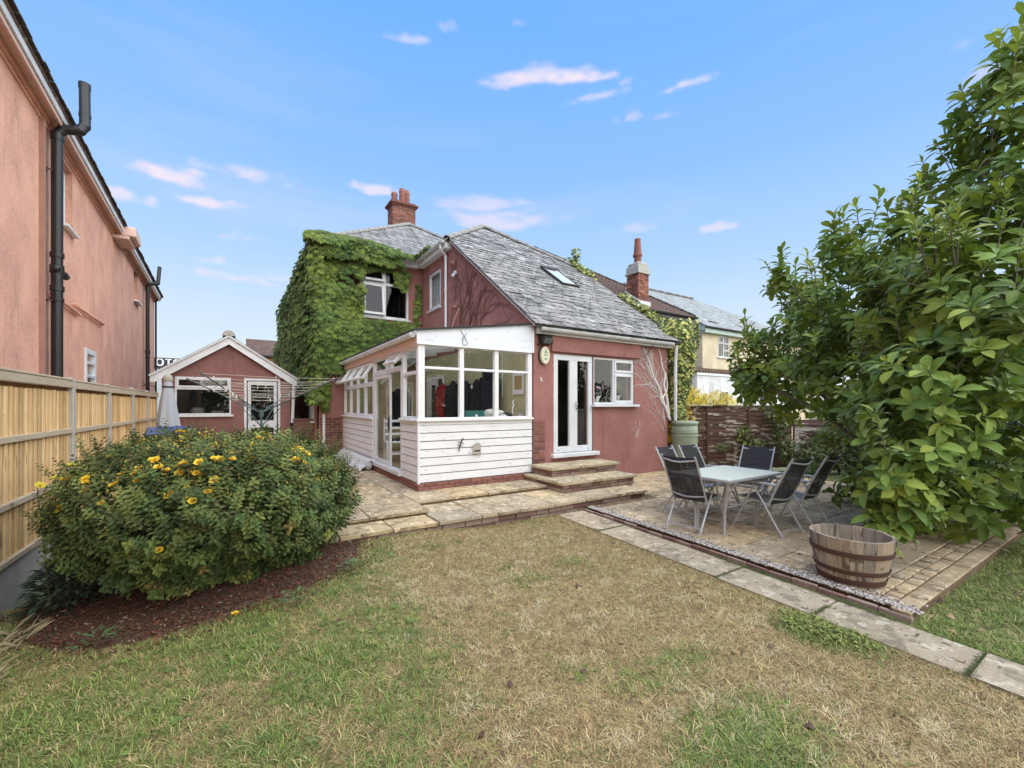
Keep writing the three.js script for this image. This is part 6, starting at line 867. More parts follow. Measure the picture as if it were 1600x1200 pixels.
  const st = []; for (let i = 0; i < 16; i++) { const x = r2(1.95, 2.9), pts = [V(x, 2.7, -12.97)]; for (let k = 1; k < 6; k++) pts.push(V(clamp(x + r2(-0.3, 0.3) * k * 0.4, 1.95, 2.98), 2.7 + k * 0.65, -12.96)); st.push(tube(pts, 0.014, 0.005, 5, 14)); } for (let i = 0; i < 6; i++) { const z = r2(-14, -20); st.push(tube([V(1.86, 1.2, z), V(1.85, 3, z + r2(-0.4, 0.4)), V(1.86, 5, z + r2(-0.8, 0.8))], 0.014, 0.005, 5, 10)); }
  part('stems', join(st), M.stem, t);
}
{ // bare brown creeper stems on the wall above the conservatory roof
  const q = rng32(4747), r2 = (a, b) => a + (b - a) * q(), t = thing('bare_creeper', 'bare brown creeper stems fanning over the wall above the conservatory roof', 'creeper'), x = 4.885, list = [];
  const ok = (z, y) => y < 3.38 + 0.73 * (-6.75 - z) - 0.16 && y > 3.42 && z < -7.6 && z > -11.4;
  const grow = (z, y, a, L, r, dep) => { const pts = [V(x, y, z)]; let n = Math.floor(L / 0.12); for (let i = 0; i < n; i++) { a += r2(-0.28, 0.28); z += Math.cos(a) * 0.12; y += Math.sin(a) * 0.12; if (!ok(z, y)) break; pts.push(V(x - r * 0.4, y, z)); if (dep < 3 && q() < (dep < 2 ? 0.22 : 0.12)) grow(z, y, a + (q() < 0.5 ? -1 : 1) * r2(0.3, 0.8), L * r2(0.45, 0.75), r * 0.68, dep + 1); } if (pts.length > 2) list.push(tube(pts, r, r * 0.5, 4, pts.length * 2)); };
  for (let i = 0; i < 7; i++) grow(-10.9 + i * 0.22, 3.5 + 0.02 * i, r2(0.5, 1.35), r2(1.6, 2.9), 0.008, 0); for (let i = 0; i < 5; i++) grow(-9.9 + i * 0.22, 3.48, r2(0.2, 0.9), r2(1.0, 1.9), 0.008, 1);
  part('stems', join(list), M.stem, t);
}
{ // dead pale creeper on the extension corner
  const q = rng32(5151), r2 = (a, b) => a + (b - a) * q(), t = thing('dead_creeper', 'whitened dead creeper stems clinging to the right corner of the extension', 'creeper'), z = -6.885, list = [], thick = [];
  const S = (pts, r0, r1, arr = thick) => arr.push(tube(pts.map(([x, y, d]) => V(x, y, z + (d ?? 0))), r0, r1, 7, pts.length * 4));
  S([[9.0, 1.45, 0.02], [8.86, 1.72, 0.01], [8.72, 2.02], [8.62, 2.22], [8.42, 2.48], [8.30, 2.78], [8.16, 3.02], [8.05, 3.18]], 0.034, 0.012); S([[8.95, 1.5, 0.02], [8.90, 1.95, 0.01], [8.80, 2.30], [8.83, 2.55], [8.72, 2.78], [8.66, 3.05], [8.60, 3.18]], 0.040, 0.012); S([[8.75, 1.98], [8.92, 2.25], [8.86, 2.62]], 0.022, 0.014); S([[8.88, 1.75], [8.70, 1.92], [8.66, 2.1]], 0.03, 0.02);
  const grow = (x, y, a, L, r, dep) => { const pts = [V(x, y, z)]; for (let i = 0; i < L / 0.09; i++) { a += r2(-0.3, 0.3); x += Math.cos(a) * 0.09; y += Math.sin(a) * 0.09; if (x > 8.93 || x < 7.6 || y > 3.18 || y < 1.0) break; pts.push(V(x, y, z - 0.008)); if (dep < 2 && q() < 0.22) grow(x, y, a + r2(-0.6, 0.6), L * 0.5, r * 0.7, dep + 1); } if (pts.length > 2) list.push(tube(pts, r, r * 0.5, 4, pts.length * 2)); };
  for (let i = 0; i < 26; i++) { const s = q(), x = lerp(8.9, 8.1, s) + r2(-0.1, 0.1), y = lerp(1.6, 3.0, s); grow(x, y, Math.PI / 2 + r2(0.15, 0.75), r2(0.5, 1.3), r2(0.004, 0.009), 0); } for (let i = 0; i < 9; i++) grow(8.8 + r2(-0.15, 0.1), 1.15 + r2(0, 0.4), Math.PI / 2 + r2(0.2, 0.6), r2(0.4, 0.9), 0.005, 0); for (let i = 0; i < 5; i++) grow(7.75 + r2(0, 0.25), 1.05, 1.5 + r2(-0.2, 0.4), 0.45, 0.004, 1);
  part('main_stems', join(thick), M.paleStem, t); part('runners', join(list), M.paleStem, t);
}
{ // variegated ivy at the right corner and up the verge
  const q = rng32(6161), r2 = (a, b) => a + (b - a) * q(), t = thing('variegated_ivy', 'yellow-green variegated ivy climbing the right end of the extension and its roof edge', 'ivy');
  const lf = (() => { const l = []; for (const [a, L, w] of [[0, 0.085, 0.030], [0.9, 0.055, 0.022], [-0.9, 0.055, 0.022]]) { const g = leafShape(L, w, 3, 0.006, 0.12, 0.42); g.rotateZ(a); l.push(g); } return join(l); })();
  const colour = () => { const k = q(); return k < 0.5 ? rgb(0.62, 0.62, 0.20).multiplyScalar(r2(0.75, 1.25)) : k < 0.85 ? rgb(0.16, 0.235, 0.055).multiplyScalar(r2(0.6, 1.3)) : rgb(0.06, 0.10, 0.03); };
  const col = (u, v) => { const y = lerp(1.5, 3.98, v), c = V(9.52 + 0.06 * Math.sin(y * 3), y, -7.0), a = u * 6.283, r = (0.43 + 0.14 * Math.sin(y * 2.2) - 0.16 * sstep(2.4, 1.5, y)) * (0.8 + 0.4 * wn(a * 2, y * 2, 21)) * (q() < 0.75 ? 1 : 0.7); return { p: c.add(V(Math.cos(a) * r * 0.95, 0, Math.sin(a) * r * 0.75)), n: V(Math.cos(a), 0.2, Math.sin(a)) }; };
  const vg = (u, v) => { const z = lerp(-6.8, -8.7, Math.pow(u, 1.2)), y = 3.44 + 0.73 * (-6.72 - z); if (wn(z * 2, 5, 9) < 0.30) return null; return { p: V(9.26 + r2(-0.16, 0.30), y + r2(-0.08, 0.16) * 1.1, z), n: V(0.3, 1, 0.6).normalize() }; };
  const tuft = (u, v) => { const z = lerp(-9.9, -11.0, u), k = Math.sqrt(v); return { p: V(9.2 + r2(-0.22, 0.22), 3.44 + 0.73 * (-6.72 - z) + 0.05 + r2(-0.1, 0.12), z), n: V(0, 1, 0.5).normalize() }; };
  const spike = (u, v) => ({ p: V(9.32 + r2(-0.12, 0.12), 6.2 + v * 0.75, -10.75 + r2(-0.12, 0.12)), n: V(r2(-1, 1), 0.4, r2(-0.3, 1)).normalize() });
  creeper(t, [[col, 3600], [vg, 900], [tuft, 420], [spike, 150]], lf, phy({ transmission: 0.22, thickness: 0, roughness: 0.9, side: THREE.DoubleSide }), colour, q);
  part('stems', join([tube([V(9.4, 0.2, -7.0), V(9.5, 1.5, -7.0), V(9.45, 3.0, -7.0), V(9.3, 3.5, -7.1)], 0.03, 0.015, 6, 12), tube([V(9.3, 3.5, -7.1), V(9.28, 4.8, -8.8), V(9.3, 6.1, -10.7), V(9.32, 6.8, -10.75)], 0.015, 0.008, 5, 14)]), M.stem, t);
}
// leafy shrubs built from a blob of sprays
function bushLeaves(t, blobs, leafG, mat, colour, q, per = 900) { const L = [], c = []; for (const [x, y, z, rx, ry, rz] of blobs) { const n = Math.round(per * rx * ry * 4); for (let i = 0; i < n; i++) { const d = V(q() * 2 - 1, q() * 2 - 1, q() * 2 - 1); if (d.lengthSq() > 1) continue; d.normalize(); const s = (q() < 0.7 ? 0.85 + 0.25 * q() : 0.4 + 0.5 * q()) * (0.75 + 0.45 * wn(d.x * 2.5 + x, d.y * 2.5 + d.z, 14)), p = V(x + d.x * rx * s, y + d.y * ry * s, z + d.z * rz * s); if (p.y < 0.2) continue; L.push(mat4(p, aim(d.clone().add(V((q() - 0.5) * 0.9, 0.6, (q() - 0.5) * 0.9)), V(0, 1, 0), q() * 6), 0.7 + q() * 0.6)); c.push(colour(p)); } } return insts('leaves', leafG, mat, t, L, c); }
{
  const q = rng32(7171), r2 = (a, b) => a + (b - a) * q();
  const sp = (L, w, n) => { const l = []; for (let i = 0; i < n; i++) { const g = leafShape(L, w, 2, 0.004, 0.1, 0.45); g.applyMatrix4(mat4(V(0, i * L * 0.33, 0), aim(V(Math.cos(i * 2.4), 0.7, Math.sin(i * 2.4))), 1)); l.push(g); } return join(l); };
  const fm = phy({ transmission: 0.25, thickness: 0, roughness: 0.9, side: THREE.DoubleSide });
  const gold = thing('golden_shrub', 'bright golden-yellow shrub growing behind the dark lap fence and water butt', 'shrub', [0, 0, 0]);
  bushLeaves(gold, [[10.5, 1.75, -8.1, 0.75, 0.75, 0.6], [11.4, 1.75, -8.2, 0.75, 0.62, 0.5], [12.6, 1.6, -7.9, 0.8, 0.55, 0.5], [10.15, 1.1, -7.45, 0.40, 0.85, 0.36]], sp(0.055, 0.013, 6), fm, () => { return q() < 0.78 ? rgb(0.90, 0.72, 0.05).multiplyScalar(r2(0.75, 1.1)) : rgb(0.20, 0.22, 0.05).multiplyScalar(r2(0.5, 1.2)); }, q, 1500);
  { const st = []; for (let i = 0; i < 26; i++) { const x = r2(10.1, 12.9), z = -8 + r2(-0.3, 0.3), h = r2(2.0, 2.75); st.push(rod(V(x, 0, z), V(x + r2(-0.1, 0.1), h, z + r2(-0.1, 0.1)), 0.008, 0.003, 4)); } part('stems', join(st), M.stem, gold); }
  const clim = thing('fence_climber', 'straggling green climber hanging over the pale end of the lap fence', 'climber');
  bushLeaves(clim, [[12.3, 0.8, -4.7, 0.42, 0.55, 0.32], [11.95, 0.5, -4.95, 0.35, 0.42, 0.3], [12.55, 1.15, -4.35, 0.38, 0.42, 0.3], [12.6, 0.45, -4.2, 0.45, 0.45, 0.4], [11.6, 1.2, -5.55, 0.16, 0.5, 0.12], [11.3, 0.78, -5.9, 0.34, 0.12, 0.1], [11.62, 0.62, -5.4, 0.22, 0.3, 0.16], [11.15, 1.02, -6.2, 0.14, 0.2, 0.1], [11.55, 1.55, -5.75, 0.2, 0.14, 0.1], [12.2, 0.35, -4.0, 0.4, 0.3, 0.4]], sp(0.05, 0.017, 5), fm, (p) => (q() < 0.3 ? rgb(0.30, 0.31, 0.12) : rgb(0.11, 0.15, 0.045)).multiplyScalar(r2(0.55, 1.4)), q, 1500);
  bushLeaves(clim, [[11.0, 1.02, -6.15, 0.16, 0.18, 0.1], [11.2, 0.82, -6.0, 0.26, 0.08, 0.1]], leafShape(0.09, 0.045, 3, 0.012, 0.1, 0.5), fm, () => rgb(0.28, 0.36, 0.09).multiplyScalar(r2(0.6, 1.3)), q, 420);
  bushLeaves(clim, [[10.75, 0.72, -6.5, 0.35, 0.09, 0.10]], sp(0.04, 0.012, 5), fm, () => rgb(0.16, 0.19, 0.06).multiplyScalar(r2(0.6, 1.3)), q, 1600);
  { const st = []; for (const [a, b, c] of [[V(11.9, 0.2, -5.0), V(11.6, 1.0, -5.5), V(11.5, 1.6, -5.75)], [V(11.6, 0.3, -5.4), V(11.3, 0.8, -5.85), V(10.6, 0.65, -6.6)], [V(12.3, 0.2, -4.5), V(12.5, 0.9, -4.5), V(12.7, 1.4, -4.2)]]) st.push(tube([a, b, c], 0.012, 0.004, 5, 8)); part('stems', join(st), M.stem, clim); }
  // dark evergreen shade behind the tree
  const dk = thing('dark_hedge', 'dark shaded hedge below and behind the broad-leaved tree', 'hedge');
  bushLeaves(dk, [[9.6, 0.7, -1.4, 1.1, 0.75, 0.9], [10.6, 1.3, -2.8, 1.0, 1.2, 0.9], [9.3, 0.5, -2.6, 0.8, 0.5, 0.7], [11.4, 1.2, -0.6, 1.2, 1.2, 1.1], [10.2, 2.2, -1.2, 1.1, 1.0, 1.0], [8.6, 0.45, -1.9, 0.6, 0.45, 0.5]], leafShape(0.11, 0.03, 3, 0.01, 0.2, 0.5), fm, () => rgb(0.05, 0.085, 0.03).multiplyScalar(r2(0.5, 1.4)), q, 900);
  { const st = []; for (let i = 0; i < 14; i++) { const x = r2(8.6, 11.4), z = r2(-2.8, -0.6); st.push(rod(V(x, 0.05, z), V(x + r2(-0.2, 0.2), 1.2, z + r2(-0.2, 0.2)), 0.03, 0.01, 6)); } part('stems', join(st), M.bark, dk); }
  // trees and hedge at the far end of the garden behind the viewer, mirrored in the door glass
  const bk = thing('rear_hedge', 'leafy hedge at the far end of the garden behind the viewer', 'hedge');
  bushLeaves(bk, Array.from({ length: 9 }, (_, i) => [-3 + i * 2.4, 1.5 + (i % 3) * 0.3, 12.5 + (i % 2), 1.5, 1.7, 1.0]), leafShape(0.26, 0.09, 2, 0.02, 0.1, 0.5), fm, () => rgb(0.08, 0.13, 0.04).multiplyScalar(r2(0.5, 1.4)), q, 260); part('stems', join([0, 1, 2, 3, 4, 5, 6].map((i) => rod(V(-2 + i * 3, 0, 12.6), V(-2 + i * 3, 2, 12.6), 0.06, 0.03, 6))), M.bark, bk);
  [[9.5, 11, 'tall tree beyond the hedge behind the viewer'], [14.5, 9, 'second tall tree beyond the hedge behind the viewer, farther right']].forEach(([x, z, lab], i) => { const tr = thing('garden_tree', lab, 'tree', [x, 0, z]); part('trunk', tube([V(0, 0, 0), V(0.1, 2, 0), V(0, 4.5, 0.1)], 0.2, 0.08, 8, 8), M.bark, tr); bushLeaves(tr, [[0, 4.5, 0, 2.0, 1.9, 2.0], [0.8, 5.8, 0.3, 1.3, 1.2, 1.3], [-1.1, 3.6, 0.4, 1.1, 1.0, 1.1]], leafShape(0.24, 0.09, 2, 0.02, 0.1, 0.5), fm, () => rgb(0.075, 0.12, 0.035).multiplyScalar(r2(0.5, 1.4)), q, 330); });
}

// ---------------------------------------------------------------- garden furniture
{
  const fabric = std({ color: rgb(0.10, 0.10, 0.108), map: rep(T.weave, 3), roughness: 0.9, transparent: true, opacity: 0.74 }), O = M.alu;
  const c = thing('folding_chair', 'black mesh recliner at the table\'s left end, its back to the brick steps', 'chair', [0, 0, 0], 0, 'folding recliner chairs round the glass table');
  const hw = 0.228, q = (z, y, x) => V(x, y, z);
  const backA = [0.40, -0.18], topP = [1.02, -0.46];
  for (const s of [-1, 1]) {
    part('back_frame', tube([q(-0.16, 0.36, s * hw), q(-0.24, 0.55, s * hw), q(-0.35, 0.78, s * hw), q(-0.45, 0.97, s * hw)], 0.013, 0.013, 8, 10), O, c);
    part('leg', join([rod(q(0.0, 0.61, s * (hw + 0.028)), q(0.30, 0.012, s * (hw + 0.028)), 0.0125), rod(q(0.30, 0.0, s * (hw + 0.028)), q(0.297, 0.03, s * (hw + 0.028)), 0.016)]), O, c);
    part('leg', join([rod(q(0.03, 0.60, s * (hw + 0.003)), q(-0.33, 0.012, s * (hw + 0.003)), 0.0125), rod(q(-0.33, 0.0, s * (hw + 0.003)), q(-0.327, 0.03, s * (hw + 0.003)), 0.016)]), O, c);
    part('armrest', cbox(0.045, 0.022, 0.52, s * (hw + 0.02), 0.635, 0.0, 0.009), O, c);
    part('seat_rail', rod(q(-0.17, 0.37, s * (hw - 0.02)), q(0.24, 0.425, s * (hw - 0.02)), 0.012), O, c);
  }
  const cross = (z, y, w, bow) => tube([q(z, y, -w), q(z - bow, y - bow * 0.5, 0), q(z, y, w)], 0.011, 0.011, 7, 10);
  part('cross_bar', cross(-0.428, 0.925, hw, 0.055), O, c); part('cross_bar', cross(-0.205, 0.455, hw, 0.045), O, c); part('cross_bar', cross(0.23, 0.42, hw - 0.02, 0.0), O, c);
  part('foot_bar', rod(q(0.275, 0.07, -hw - 0.028), q(0.275, 0.07, hw + 0.028), 0.0085), O, c); part('foot_bar', rod(q(-0.305, 0.065, -hw), q(-0.305, 0.065, hw), 0.0085), O, c);
  const sheet = (prof, w, sag) => { const nx = 8, out = []; const P = (i, j) => { const u = i / nx * 2 - 1, k = prof[j]; return V(u * w, k[1] - 0, k[0] - sag * (1 - u * u)); }; for (let j = 0; j < prof.length - 1; j++) for (let i = 0; i < nx; i++) { out.push(P(i, j), P(i + 1, j), P(i + 1, j + 1), P(i, j), P(i + 1, j + 1), P(i, j + 1)); } const f = tris(out), b = f.clone().translate(0, 0, -0.004); const bi = b.attributes.position.array; for (let i = 0; i < bi.length; i += 9) for (let k = 0; k < 3; k++) [bi[i + k], bi[i + 3 + k]] = [bi[i + 3 + k], bi[i + k]]; b.computeVertexNormals(); return uvm(join([f, b]), 4); };
  part('back_fabric', sheet([[-0.165, 0.38], [-0.24, 0.55], [-0.35, 0.78], [-0.442, 0.955]], hw - 0.01, 0.035), fabric, c);
  part('seat_fabric', uvm(join([bar(V(0, 0.372, -0.16), V(0, 0.425, 0.24), 2 * hw - 0.06, 0.008, 0.002)]), 4), std({ color: rgb(0.34, 0.33, 0.31), map: rep(T.weave, 3), roughness: 0.9 }), c);
  c.position.set(5.13, 0.2, -3.50); c.rotation.y = Math.PI / 2 + 0.10;
  copyOf(c, 'black mesh recliner on the table\'s far side, the one nearest the water butt', [5.68, 0.2, -3.96], 0.12);
  copyOf(c, 'black mesh recliner on the table\'s far side, right of the one by the butt', [6.20, 0.2, -3.94], 0.02);
  copyOf(c, 'black mesh recliner at the table\'s right end, facing back towards the house steps', [6.45, 0.2, -3.56], -Math.PI / 2 + 0.12);
  copyOf(c, 'black mesh recliner on the table\'s near side, left-hand of the two there', [5.77, 0.2, -2.93], Math.PI - 0.06);
  copyOf(c, 'black mesh recliner on the table\'s near side, right-hand of the two, beside the climber', [6.38, 0.2, -2.86], Math.PI + 0.05);
  const t = thing('garden_table', 'rectangular garden table with frosted glass top and curved aluminium legs on the patio', 'table', [5.46, 0.2, -3.28]);
  const L = 1.22, W = 0.82; part('glass_top', uvm(bx(-L / 2 + 0.012, L / 2 - 0.012, 0.712, 0.719, -W / 2 + 0.012, W / 2 - 0.012, 0.002)), phy({ color: rgb(0.80, 0.83, 0.70), roughness: 0.55, ior: 1.4, specularIntensity: 0.15, transmission: 0.1, thickness: 0, map: rep(T.pale, 5) }), t);
  part('top_frame', uvm(join([bx(-L / 2, L / 2, 0.69, 0.722, W / 2 - 0.014, W / 2 + 0.008, 0.005), bx(-L / 2, L / 2, 0.69, 0.722, -W / 2 - 0.008, -W / 2 + 0.014, 0.005), bx(-L / 2 - 0.008, -L / 2 + 0.014, 0.69, 0.722, -W / 2 + 0.014, W / 2 - 0.014, 0.005), bx(L / 2 - 0.014, L / 2 + 0.008, 0.69, 0.722, -W / 2 + 0.014, W / 2 - 0.014, 0.005)])), M.alu, t);
  for (const s of [-1, 1]) for (const r of [-1, 1]) part('leg', join([tube([V(s * 0.54, 0.69, r * 0.35), V(s * 0.47, 0.55, r * 0.29), V(s * 0.38, 0.30, r * 0.21), V(s * 0.38, 0.0, r * 0.20)], 0.018, 0.016, 8, 12), tube([V(s * 0.36, 0.69, r * 0.35), V(s * 0.33, 0.58, r * 0.27), V(s * 0.345, 0.30, r * 0.19), V(s * 0.365, 0.0, r * 0.18)], 0.014, 0.014, 8, 12)]), M.alu, t);
  part('brace', join([rod(V(-0.38, 0.33, 0.2), V(0.38, 0.33, 0.2), 0.010), rod(V(-0.38, 0.33, -0.2), V(0.38, 0.33, -0.2), 0.010), rod(V(0, 0.33, -0.2), V(0, 0.33, 0.2), 0.010)]), M.alu, t);
}
{ // half barrel planter
  const b = thing('half_barrel', 'weathered oak half barrel with three rusty hoops standing empty on the patio', 'planter', [4.80, 0.205, -1.68]); const q = rng32(812), H = 0.415, n = 20;
  const rad = (y) => 0.245 + 0.075 * Math.sin(Math.min(1, y / H * 0.94) * Math.PI / 2);
  for (let i = 0; i < n; i++) {
    const a0 = i / n * 6.2832 + 0.006, a1 = (i + 1) / n * 6.2832 - 0.006, top = H + (q() - 0.5) * 0.010, out = []; const ys = [0, 0.25, 0.5, 0.75, 1].map((t) => t * top), P = (a, y, d) => V(Math.cos(a) * (rad(y) - d), y, Math.sin(a) * (rad(y) - d)), dz = (q() - 0.5) * 0.004;
    const quad = (A, B, C, D) => out.push(A, B, C, A, C, D);
    for (let k = 0; k < 4; k++) { const y0 = ys[k], y1 = ys[k + 1]; quad(P(a0, y0, dz), P(a0, y1, dz), P(a1, y1, dz), P(a1, y0, dz)); quad(P(a1, y0, 0.026), P(a1, y1, 0.026), P(a0, y1, 0.026), P(a0, y0, 0.026)); quad(P(a0, y0, 0.026), P(a0, y1, 0.026), P(a0, y1, dz), P(a0, y0, dz)); quad(P(a1, y0, dz), P(a1, y1, dz), P(a1, y1, 0.026), P(a1, y0, 0.026)); }
    quad(P(a0, top, dz), P(a0, top, 0.026), P(a1, top, 0.026), P(a1, top, dz)); quad(P(a0, 0, 0.026), P(a0, 0, dz), P(a1, 0, dz), P(a1, 0, 0.026));
    part('stave', uvm(tris(out), 1, q() * 3, q() * 3, true), M.barrel[Math.floor(q() * 4)], b);
  }
  const hoop = (y, h) => { const r0 = rad(y) + 0.003, r1 = rad(y + h) + 0.003; return lathe([[r0, y], [r0 + 0.004, y], [r1 + 0.004, y + h], [r1, y + h], [r0, y]], 40); };
  part('hoop', hoop(0.265, 0.042), M.rust, b); part('hoop', hoop(0.105, 0.040), M.rust, b); part('hoop', hoop(0.012, 0.048), M.rust, b);
  part('bottom', new THREE.CylinderGeometry(0.235, 0.235, 0.03, 24).translate(0, 0.05, 0), M.barrel[2], b); part('soil', uvm(new THREE.CylinderGeometry(0.262, 0.24, 0.06, 24).translate(0, 0.095, 0)), M.soil, b);
}
{ // water butt
  const b = thing('water_butt', 'pale green plastic water butt at the right corner of the extension', 'water butt', [9.38, 0.06, -6.72]); const m = std({ color: rgb(0.36, 0.44, 0.31), map: rep(T.pale, 0.8), roughness: 0.55 });
  part('body', lathe([[0, 0.45], [0.27, 0.45], [0.285, 0.47], [0.30, 0.98], [0.31, 0.99], [0.31, 1.03], [0.298, 1.04], [0.30, 1.06], [0.312, 1.07], [0.312, 1.10], [0.298, 1.11], [0.295, 1.29], [0.0, 1.29]], 36), m, b); part('lid', lathe([[0, 1.37], [0.24, 1.365], [0.30, 1.345], [0.312, 1.33], [0.312, 1.28], [0.302, 1.28], [0.30, 1.3], [0, 1.3]], 36), m, b); part('stand', lathe([[0, 0.1], [0.30, 0.1], [0.29, 0.44], [0, 0.45]], 20), M.blackRough, b);
}
// ---------------------------------------------------------------- on the walls
{
  const a = thing('alarm_box', 'oval cream burglar alarm box on the wall left of the glazed doors', 'alarm box', [5.135, 2.80, -6.9]);
  const oval = (rx, ry, d, b) => { const s = new THREE.Shape(); s.absellipse(0, 0, rx, ry, 0, Math.PI * 2); return new THREE.ExtrudeGeometry(s, { depth: d, bevelEnabled: true, bevelThickness: b, bevelSize: b, bevelSegments: 3, curveSegments: 28 }); };
  part('back_plate', oval(0.105, 0.175, 0.02, 0.008).translate(-0.02, 0, 0.0), M.black, a); part('cover', oval(0.085, 0.158, 0.05, 0.018).translate(0, 0, 0.02), std({ color: rgb(0.72, 0.70, 0.50), roughness: 0.45 }), a);
  const ink = std({ color: rgb(0.06, 0.20, 0.22), roughness: 0.5 }); part('emblem', join([bar(V(-0.035, 0.03, 0.0905), V(0, 0.11, 0.0905), 0.014, 0.004, 0), bar(V(0.035, 0.03, 0.0905), V(0.002, 0.11, 0.0905), 0.014, 0.004, 0), bx(-0.02, 0.02, 0.052, 0.064, 0.088, 0.092, 0)]), ink, a); part('lettering', join([bx(-0.048, 0.048, -0.006, 0.014, 0.088, 0.091, 0), bx(-0.036, 0.036, -0.066, -0.052, 0.088, 0.091, 0), bx(-0.036, 0.036, -0.092, -0.078, 0.088, 0.091, 0)]), std({ color: rgb(0.16, 0.32, 0.20), roughness: 0.5 }), a);
  const f = thing('flood_light', 'black floodlight above the oval alarm box beside the glazed doors', 'light', [5.12, 3.08, -6.9]);
  part('housing', uvm(bar(V(0, 0.05, 0.02), V(0, 0.01, 0.17), 0.23, 0.15, 0.015)), M.black, f); part('hood', cbox(0.27, 0.02, 0.16, 0.0, 0.13, 0.10, 0.006).rotateX(0.15), M.black, f); part('glass', bar(V(0, -0.005, 0.176), V(0, -0.008, 0.181), 0.19, 0.11, 0.002), std({ color: rgb(0.12, 0.13, 0.13), roughness: 0.08 }), f); part('bracket', join([bx(-0.14, 0.14, -0.075, -0.05, 0.0, 0.08, 0.006), rod(V(0.12, 0.0, 0.05), V(0.22, 0.0, 0.05), 0.012), rod(V(0.22, -0.05, 0.05), V(0.22, 0.06, 0.05), 0.01)]), M.rust, f);
  const k = thing('hanging_bracket', 'rusty hanging-basket bracket under the eaves at the right of the extension', 'bracket', [8.10, 3.08, -6.9]); part('plate', bx(-0.012, 0.012, -0.16, 0.12, 0.0, 0.012, 0.003), M.rust, k); part('arm', join([rod(V(0, 0.10, 0.01), V(0.02, 0.10, 0.26), 0.008), rod(V(0, -0.14, 0.01), V(0.018, 0.09, 0.22), 0.007), rod(V(0.02, 0.10, 0.26), V(0.02, 0.13, 0.27), 0.006)]), M.rust, k);
  const h = thing('wall_hook', 'small chipped white fixing on the wall below the alarm box', 'hook', [5.075, 2.32, -6.9]); part('plate', join([cbox(0.03, 0.09, 0.014, 0, 0, 0.007, 0.004).rotateZ(0.3), rod(V(0, -0.02, 0.01), V(0.02, -0.03, 0.05), 0.007)]), M.upvc, h);
  const g = thing('wall_ornament', 'small dark lizard-shaped ornament on the white clapboards', 'ornament', [3.30, 1.125, -6.874]); part('body', tube([V(-0.03, -0.13, 0.006), V(-0.02, -0.05, 0.008), V(0.0, 0.0, 0.012), V(0.02, 0.05, 0.012), V(0.05, 0.10, 0.008)], 0.008, 0.014, 7, 12), M.black, g); part('legs', join([rod(V(0.0, 0.03, 0.01), V(-0.055, 0.045, 0.005), 0.006), rod(V(0.015, 0.02, 0.01), V(0.07, 0.0, 0.005), 0.006), rod(V(-0.01, -0.02, 0.01), V(-0.05, -0.01, 0.005), 0.006), rod(V(-0.01, -0.03, 0.01), V(0.03, -0.04, 0.005), 0.006)]), M.black, g);
  const v = thing('vent_hole', 'broken vent patch in the middle of the white clapboards', 'vent', [3.63, 1.01, -6.874]); part('patch', uvm(join([cbox(0.16, 0.17, 0.008, 0, 0.01, 0.004, 0.002), cbox(0.10, 0.06, 0.012, 0.005, 0.09, 0.006, 0.003)])), M.post, v); part('hole', bx(-0.055, 0.06, -0.035, -0.005, 0.006, 0.011, 0.002), M.rust, v); part('flake', join([cbox(0.03, 0.02, 0.006, -0.14, -0.05, 0.003, 0.002), cbox(0.025, 0.02, 0.006, -0.11, -0.08, 0.003, 0.002), cbox(0.05, 0.03, 0.006, 0.05, -0.10, 0.003, 0.002)]), M.concrete, v);
  solo('cable_loop', tube([V(3.30, 3.13, -6.858), V(3.38, 3.0, -6.852), V(3.43, 2.92, -6.85), V(3.39, 2.865, -6.85), V(3.335, 2.90, -6.85), V(3.35, 3.0, -6.852), V(3.42, 3.08, -6.855)], 0.004, 0.004, 6, 40), M.blackRough, 'loop of dark cable hanging on the white conservatory fascia', 'cable');
}
